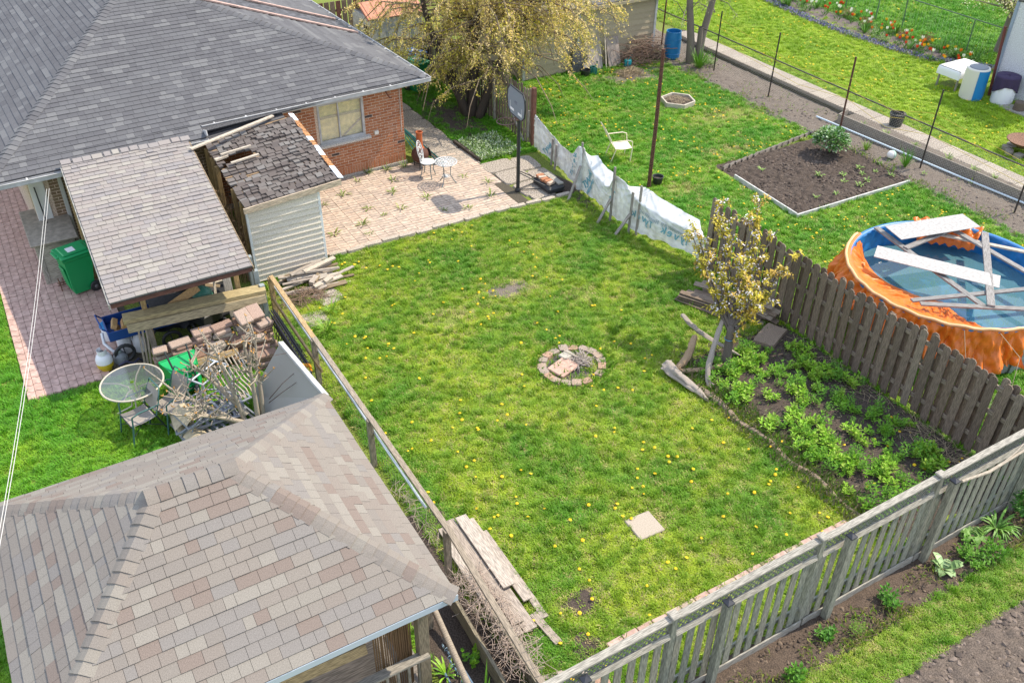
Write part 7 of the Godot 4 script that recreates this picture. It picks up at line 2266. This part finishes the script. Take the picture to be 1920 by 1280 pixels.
func plants() -> void:
	var fresh := [Color(.17, .37, .018), Color(.23, .43, .025), Color(.11, .28, .014), Color(.28, .42, .05)]
	var pale := [Color(.22, .34, .07), Color(.18, .30, .05)]
	# leafy perennials filling the planting bed
	var var_ := []
	for i in 4: var_.append(stemmy([6, 9, 12, 8][i], [.13, .20, .15, .24][i], [.11, .15, .18, .10][i], [.10, .085, .115, .07][i], [.03, .026, .04, .022][i], [[fresh[0], fresh[1]], [fresh[2], fresh[0]], [fresh[1], fresh[3]], [fresh[2]]][i], 7))
	var n := 0; var tries := 0
	while n < 240 and tries < 9000:
		tries += 1
		var x := rf(10.25, 12.8); var z := rf(-10.3, -5.6)
		if x > 12.3 and z > -6.8: continue
		if N1.get_noise_2d(x * 3 + 11, z * 3) < -.30 + (0.22 if x > 12.2 else 0.0) - (.15 if x < 11.6 else 0.0): continue
		if Vector2(x - 10.92, z + 10.12).length() < .2 or Vector2(x - 12.3, z + 10.35).length() < .45: continue
		n += 1
		var zone := "close to the cherry trunk" if z < -9.2 else "at the foot of the board fence" if x > 12.05 else "just inside the edging log" if x < 10.95 else "in the bed corner nearest the front fence" if z > -7.0 else "in the middle of the planting bed"
		herb("leafy_perennial", "bright green leafy perennial growing " + zone, "plant", var_[n % 4], P(x, .03, z), rf(.6, 1.2), "perennials " + zone)
	var weed := MB.new()
	for i in 1900:
		var x := rf(10.1, 12.9); var z := rf(-10.8, -5.3)
		leaf(weed, P(x, .04 + rf(0, .03), z), rv(1) + P(0, .8, 0), rf(.05, .11), rf(.012, .03), ([Color(.13, .20, .03), Color(.17, .20, .07), Color(.10, .22, .02), Color(.22, .20, .12)][rng.randi() % 4] as Color))
	var o := part(self, "bed_weeds", weed, leaf_mat("herb leaf")); tag(o, "low weeds scattered over the soil of the planting bed", "weeds"); o.set_meta("kind", "stuff")
	weed = MB.new()
	for i in 2200:
		var z := rf(-10.5, -5.4); var x := 10.13 + rf(-.30, .34)
		leaf(weed, P(x, .01 + rf(0, .05), z), rv(1) + P(0, 1.1, 0), rf(.08, .18), rf(.014, .03), ([Color(.09, .20, .015), Color(.20, .20, .09), Color(.24, .20, .12)][rng.randi() % 3] as Color))
	o = part(self, "edge_weeds", weed, leaf_mat("herb leaf")); tag(o, "ragged grass and weeds along the edging log", "weeds"); o.set_meta("kind", "stuff")
	weed = MB.new(); twigs(weed, P(12.55, .03, -6.4), .3, .1, .9, 160, .5, .004); twigs(weed, P(12.6, .03, -8.5), .2, .06, 1.6, 60, .5, .004)
	o = part(self, "dead_stalks", weed, mat("dry straw")); tag(o, "dead straw stalks at the foot of the board fence", "stalks"); o.set_meta("kind", "stuff")
	# weeds and dead grass creeping into the outer border
	weed = MB.new()
	for i in 3600:
		var x := rf(5.5, 14.5); var z := -4.30 - pow(rng.randf(), 2.2) * .5
		if N1.get_noise_2d(x * 4, z * 6) < -.12: continue
		leaf(weed, P(x, .02 + rf(0, .04), z), rv(1) + P(0, .9, 0), rf(.05, .14), rf(.010, .022), ([Color(.16, .30, .02), Color(.30, .36, .05), Color(.36, .30, .14), Color(.28, .22, .12)][rng.randi() % 4] as Color))
	o = part(self, "border_weeds", weed, leaf_mat("herb leaf")); tag(o, "weeds and dead grass creeping over the border outside the front fence", "weeds"); o.set_meta("kind", "stuff")
	# weeds rooting along the soil strip and its lawn edge
	weed = MB.new()
	for i in 2600:
		var z := rf(-26.0, -9.0); var x := 20.45 + absf(rng.randfn(0, .28)) if i % 3 else rf(20.5, 22.2)
		if N1.get_noise_2d(x * 3, z * 3) < .02: continue
		leaf(weed, P(x, .03 + rf(0, .05), z), rv(1) + P(0, .9, 0), rf(.06, .14), rf(.014, .03), ([Color(.17, .32, .02), Color(.26, .36, .04), Color(.33, .28, .13)][rng.randi() % 3] as Color))
	o = part(self, "strip_weeds", weed, leaf_mat("herb leaf")); tag(o, "scattered weeds on the soil strip along the chain link fence", "weeds"); o.set_meta("kind", "stuff")
	# grass overhanging the bricks of the fire ring
	weed = MB.new()
	for i in 420:
		var t := rf(0, TAU); var r := .72 + rf(-.10, .10) if rng.randf() < .8 else rf(.2, .5)
		leaf(weed, P(8.31 + cos(t) * r, .02, -11.58 + sin(t) * r * .92), rv(1) + P(0, 1.0, 0), rf(.09, .18), rf(.014, .026), ([Color(.12, .30, .01), Color(.20, .38, .02)][rng.randi() % 2] as Color))
	o = part(self, "ring_grass", weed, leaf_mat("herb leaf")); tag(o, "longer grass growing round and inside the fire ring", "grass"); o.set_meta("kind", "stuff")
	# plants outside the front fence
	var strap := rosette(46, .28, .48, .032, .85, [Color(.11, .26, .03), Color(.16, .32, .06)], 4, 1.15)
	herb("daylily", "arching strap leaved clump between the hosta and dark shrub", "plant", strap, P(11.82, .02, -4.72), 1.0)
	var broad := rosette(17, .20, .34, .17, .75, [Color(.15, .28, .06), Color(.12, .25, .04)], 4, .9)
	herb("rhubarb", "pale broad leaved plant at the foot of a capped fence post", "plant", rosette(26, .14, .30, .13, .55, [Color(.24, .36, .14), Color(.20, .33, .11), Color(.28, .40, .18)], 4, 1.0), P(10.42, .02, -4.58), 1.0)
	herb("hosta", "glossy broad leaved clump beside the arching strap leaves", "plant", broad, P(11.35, .02, -4.80), .85)
	herb("bushy_herb", "dense bushy herb growing in the border soil below the fence", "plant", stemmy(60, .22, .30, .07, .035, [Color(.10, .25, .02), Color(.13, .29, .03)], 6), P(10.95, .02, -4.48), 1.0)
	herb("bushy_herb", "long leaved clump touching the dense bushy herb", "plant", stemmy(20, .26, .18, .13, .035, [Color(.11, .27, .02)], 6), P(11.28, .02, -4.38), 1.0)
	herb("bushy_herb", "isolated leafy clump in bare soil between two capped posts", "plant", stemmy(18, .20, .16, .11, .04, [Color(.08, .22, .02)], 6), P(9.15, .02, -4.58), 1.0)
	herb("bushy_herb", "thin feathery clump beside the metal kick board", "plant", stemmy(16, .26, .12, .06, .014, [Color(.16, .28, .03)], 8), P(8.35, .02, -4.45), 1.0)
	herb("bushy_herb", "small dark clump close below the pickets", "plant", stemmy(16, .14, .14, .09, .045, [Color(.07, .20, .02)], 5), P(7.95, .02, -4.62), 1.0)
	herb("bushy_herb", "leafy clump at the bottom edge of the garden border", "plant", stemmy(18, .22, .16, .11, .04, [Color(.10, .25, .02)], 6), P(7.05, .02, -4.35), 1.0)
	herb("bushy_herb", "small sprig in the ploughed soil beyond the grass strip", "plant", stemmy(5, .10, .07, .06, .03, [Color(.12, .26, .02)], 4), P(11.05, .03, -3.45), 1.0)
	var sh := thing("evergreen_shrub", "dark green rounded shrub at the outer end of the front fence", "shrub", P(12.55, 0, -4.62))
	var lm := MB.new()
	for i in 1500:
		var d := rv(1).normalized(); var p := d * P(.34, .32, .34) * rf(.65, 1.0) + P(0, .36, 0)
		leaf(lm, p, d + rv(.7), rf(.05, .08), rf(.03, .045), Color(.055, .18, .02) * rf(.7, 1.4))
	part(sh, "foliage", lm, leaf_mat("herb leaf"))
	lm = MB.new(); for i in 6: limb(lm, [P(0, 0, 0), rv(.2) * P(1, .2, 1) + P(0, .35, 0)], .015, .008, 5)
	part(sh, "stem", lm, mat("dark bark"))
	# plants in the alley by the gazebo
	herb("daylily", "strap leaved plant under the grey pole in the alley", "plant", rosette(16, .25, .4, .035, .7, fresh, 4, 1.2), P(3.08, .02, -6.75), .8)
	herb("daylily", "upright sword leaved plant beside the alley pole near the front fence", "plant", rosette(12, .35, .5, .04, .3, [Color(.14, .33, .02)], 3, 1.6), P(3.22, .02, -5.95), .9)
	herb("alley_herb", "low leafy weed along the mossy alley timber", "plant", stemmy(14, .2, .2, .09, .05, fresh, 5), P(3.5, .02, -6.75), .9)
	herb("alley_herb", "yellow green weed between the two alley timbers", "plant", stemmy(20, .18, .25, .07, .04, pale, 5), P(3.80, .02, -5.75), 1.0)
	herb("alley_herb", "leafy weed at the front fence corner of the alley", "plant", stemmy(20, .2, .25, .07, .04, [Color(.16, .3, .03)], 5), P(3.75, .02, -5.35), 1.0)
	herb("alley_herb", "seedling below the stub post in the alley", "plant", stemmy(14, .2, .2, .08, .045, [Color(.16, .3, .03)], 5), P(3.35, .02, -5.25), 1.0)
	herb("rough_grass", "tuft of tall grass beside the concrete slab at the wire fence", "plant", rosette(40, .2, .36, .016, .6, fresh, 3, 1.2), P(4.62, .0, -15.05), 1.1)
	herb("rough_grass", "tall green blades behind the paver stack at the wire fence", "plant", rosette(26, .3, .55, .025, .5, fresh, 3, 1.4), P(3.55, .0, -15.0), 1.0)
	herb("rough_grass", "broad tuft of grass near the scrap lumber", "plant", rosette(36, .15, .3, .016, .6, fresh, 3, 1.2), P(4.95, .0, -15.65), 1.1)
	# weeds in the patio joints
	for q in [[6.15, -18.6], [6.55, -20.1], [7.15, -20.4], [7.45, -19.4], [8.15, -19.0], [7.0, -18.7], [8.6, -20.5], [6.1, -19.6], [9.0, -18.4], [6.9, -18.2], [8.9, -19.2], [7.8, -20.9], [6.4, -20.8], [9.6, -18.2], [5.85, -18.9], [7.6, -18.9], [8.3, -19.9], [10.3, -19.8], [10.7, -19.2], [10.4, -18.5]]:
		herb("paver_weed", "small weed sprouting from a joint of the back patio pavers", "weed", rosette(12, .05, .13, .018, .5, [Color(.16, .24, .03), Color(.24, .28, .05)], 3, .9), P(q[0] + rf(-.05, .05), .045, q[1]), rf(1.0, 2.0), "weeds between the patio pavers")
	for q in [[9.2, -21.1], [8.7, -21.15], [8.2, -21.2]]: herb("wall_weed", "scruffy weed at the foot of the brick wall", "weed", rosette(26, .12, .26, .02, .5, [Color(.12, .2, .03), Color(.2, .24, .06)], 3, 1.2), P(q[0], .03, q[1]), 1.0, "weeds along the brick wall")
	# silver leaved ground cover with its log edge
	var gc := MB.new()
	for i in 2600:
		var x := rf(11.15, 12.45); var z := rf(-21.75, -20.35)
		if rng.randf() < clampf((x - 11.9) * 1.2, 0, .7): continue
		leaf(gc, P(x, .06 + rf(0, .10), z), rv(1) + P(0, .9, 0), rf(.05, .10), rf(.025, .05), ([Color(.34, .42, .25), Color(.26, .36, .14), Color(.18, .30, .06), Color(.40, .46, .32)][rng.randi() % 4] as Color) * rf(.8, 1.15))
	o = part(self, "ground_cover", gc, leaf_mat("herb leaf")); tag(o, "silver green ground cover in the small bed beside the walkway", "ground cover"); o.set_meta("kind", "stuff")
	loose_board("bed_log", "dark log edging the silver leaved bed beside the walkway", "log", P(11.10, .07, -21.85), P(11.14, .07, -20.45), .09, .12, mat("dark bark"))
	# bush and seedlings in the bare bed
	sh = thing("hydrangea_bush", "round leafy bush with pale leaf edges on the bare garden bed", "bush", P(19.85, 0, -16.05))
	lm = MB.new()
	for i in 1700:
		var d := rv(1).normalized(); if d.y < -.2: d.y *= -.6
		var p := d * P(.48, .40, .48) * rf(.6, 1.0) + P(0, .42, 0)
		leaf(lm, p, d + rv(.8), rf(.07, .11), rf(.045, .065), ([Color(.10, .24, .05), Color(.14, .30, .06), Color(.40, .50, .34), Color(.08, .19, .04)][rng.randi() % 4] as Color) * rf(.8, 1.2))
	part(sh, "foliage", lm, leaf_mat("herb leaf"))
	lm = MB.new(); for i in 8: limb(lm, [P(0, 0, 0), rv(.25) * P(1, .2, 1) + P(0, .45, 0)], .014, .007, 5)
	part(sh, "stem", lm, mat("dark bark"))
	herb("grass_clump", "upright grassy clump at the fence corner of the bare bed", "plant", rosette(70, .22, .36, .014, .25, [Color(.09, .25, .01)], 3, 1.9), P(21.1, .03, -14.45), 1.0)
	herb("grass_clump", "yellow green clump beside the striped ball", "plant", rosette(50, .14, .26, .014, .3, [Color(.18, .32, .02)], 3, 1.6), P(21.0, .03, -15.75), 1.0)
	herb("grass_clump", "tall grass tuft at the foot of the two grey trunks", "plant", rosette(90, .25, .45, .02, .4, [Color(.13, .30, .02)], 3, 1.6), P(21.15, .0, -23.2), 1.3)
	herb("grass_clump", "leafy tuft beside the blue barrel", "plant", stemmy(40, .3, .35, .12, .03, [Color(.14, .3, .02)], 5), P(21.65, .0, -23.3), 1.0)
	for q in [[17.6, -14.3], [18.2, -14.2], [18.9, -14.6], [19.2, -14.9], [19.7, -14.7], [19.9, -15.0], [20.1, -14.6], [18.6, -15.2], [20.3, -14.25], [19.1, -14.25], [17.5, -16.2], [21.2, -13.9], [19.5, -14.35], [20.6, -14.9]]:
		herb("seedling", "small pale green seedling in the bare garden bed", "seedling", rosette(12, .06, .14, .035, .4, pale, 3, .9), P(q[0], .06, q[1]), rf(.8, 1.4), "seedlings in the bare bed")
	for q in [[22.0, -16.8], [22.05, -16.0], [22.1, -15.0], [22.2, -14.0], [22.25, -13.2], [22.3, -12.6]]:
		herb("seedling", "small green clump in the narrow bed behind the retaining timber", "seedling", rosette(18, .08, .18, .03, .4, [Color(.2, .28, .06)], 3, 1.0), P(q[0], .2, q[1]), rf(.8, 1.3), "clumps behind the retaining timber")
	herb("hedge_plant", "grey green feathery plant below the pool wall by the fence end", "plant", stemmy(60, .4, .45, .08, .02, [Color(.24, .32, .14), Color(.18, .28, .09)], 8), P(14.05, .0, -6.75), 1.0)
	tulips()

func tulips() -> void:
	var bed := MB.new()
	bed.grid(70, 12, func(u: float, v: float) -> Vector3:
		var z := lerpf(-33.0, -17.6, u)
		var near := 28.1 + .9 * pow(clampf((z + 24) / 6.0, -1, 1), 2) * .9 + (.5 if z > -20 else 0.0) * (z + 20)
		return P(lerpf(near, 30.35, v), .01 + .05 * sin(v * PI) + .03 * N2.get_noise_2d(z * 2, v * 3), z))
	setting("flower_bed", bed, mat("bed earth", .17, .135, .125, 1.0, "grit", .9))
	var blue := MB.new()
	for i in 3800:
		var z := rf(-31.0, -17.8)
		var near := 28.1 + .9 * pow(clampf((z + 24) / 6.0, -1, 1), 2) * .9 + (.5 if z > -20 else 0.0) * (z + 20)
		var x := near + rf(0.05, .42)
		leaf(blue, P(x, .04 + rf(0, .07), z), rv(1) + P(0, 1, 0), .07, .04, ([Color(.12, .10, .34), Color(.20, .18, .40), Color(.14, .22, .08), Color(.30, .29, .34)][rng.randi() % 4] as Color))
	var o := part(self, "blue_ground_cover", blue, leaf_mat("herb leaf")); tag(o, "low violet blue ground cover edging the tulip bed", "ground cover"); o.set_meta("kind", "stuff")
	var heads := {}
	for k in [["red", Color(.70, .06, .012)], ["white", Color(.84, .83, .78)], ["yellow", Color(.85, .52, .015)], ["orange", Color(.80, .22, .012)]]:
		var m := MB.new()
		for i in 6:
			var t := TAU * i / 6
			m.col = k[1]
			var a := P(cos(t - .5) * .042, .30, sin(t - .5) * .042); var b := P(cos(t + .5) * .042, .30, sin(t + .5) * .042)
			m.quad(P(0, .25, 0), a, P(cos(t) * .036, .36, sin(t) * .036), b)
		m.col = Color(.10, .22, .03)
		m.tube([P(0, 0, 0), P(0, .26, 0)], [.006], 4, false)
		for i in 3: leaf(m, P(0, .01, 0), P(cos(i * 2.1), 1.4, sin(i * 2.1)), .20, .04, Color(.10, .23, .03))
		heads[k[0]] = m.mesh()
	for i in 104:
		var z := rf(-28.5, -18.4)
		var c: String = ["red", "white", "yellow", "white", "orange", "red"][rng.randi() % 6]
		if z < -25: c = "white" if rng.randf() < .6 else "red"
		herb("tulip", c + " tulip flowering in the long bed before the far fence", "tulip", heads[c], P(29.45 + .35 * sin(z * .7) + rf(-.6, .6), .03, z), rf(.95, 1.3), c + " tulips in the long bed")
	for i in 40:
		var z := rf(-28.5, -18.2)
		herb("bed_plant", "green leafy clump among the tulips of the long bed", "plant", [rosette(30, .15, .3, .03, .4, [Color(.10, .24, .02)], 3, 1.5), stemmy(20, .2, .2, .07, .03, [Color(.14, .27, .04)], 5)][i % 2], P(29.4 + rf(-.75, .75), .02, z), rf(.9, 1.4), "green clumps in the long bed")
	for q in [[29.9, -24.8], [29.7, -21.9], [30.0, -21.2], [29.6, -23.6]]: herb("dry_clump", "reddish brown dry clump among the tulips", "plant", stemmy(40, .28, .25, .08, .02, [Color(.22, .10, .05), Color(.28, .14, .08)], 6), P(q[0], .02, q[1]), 1.1, "dry clumps in the long bed")
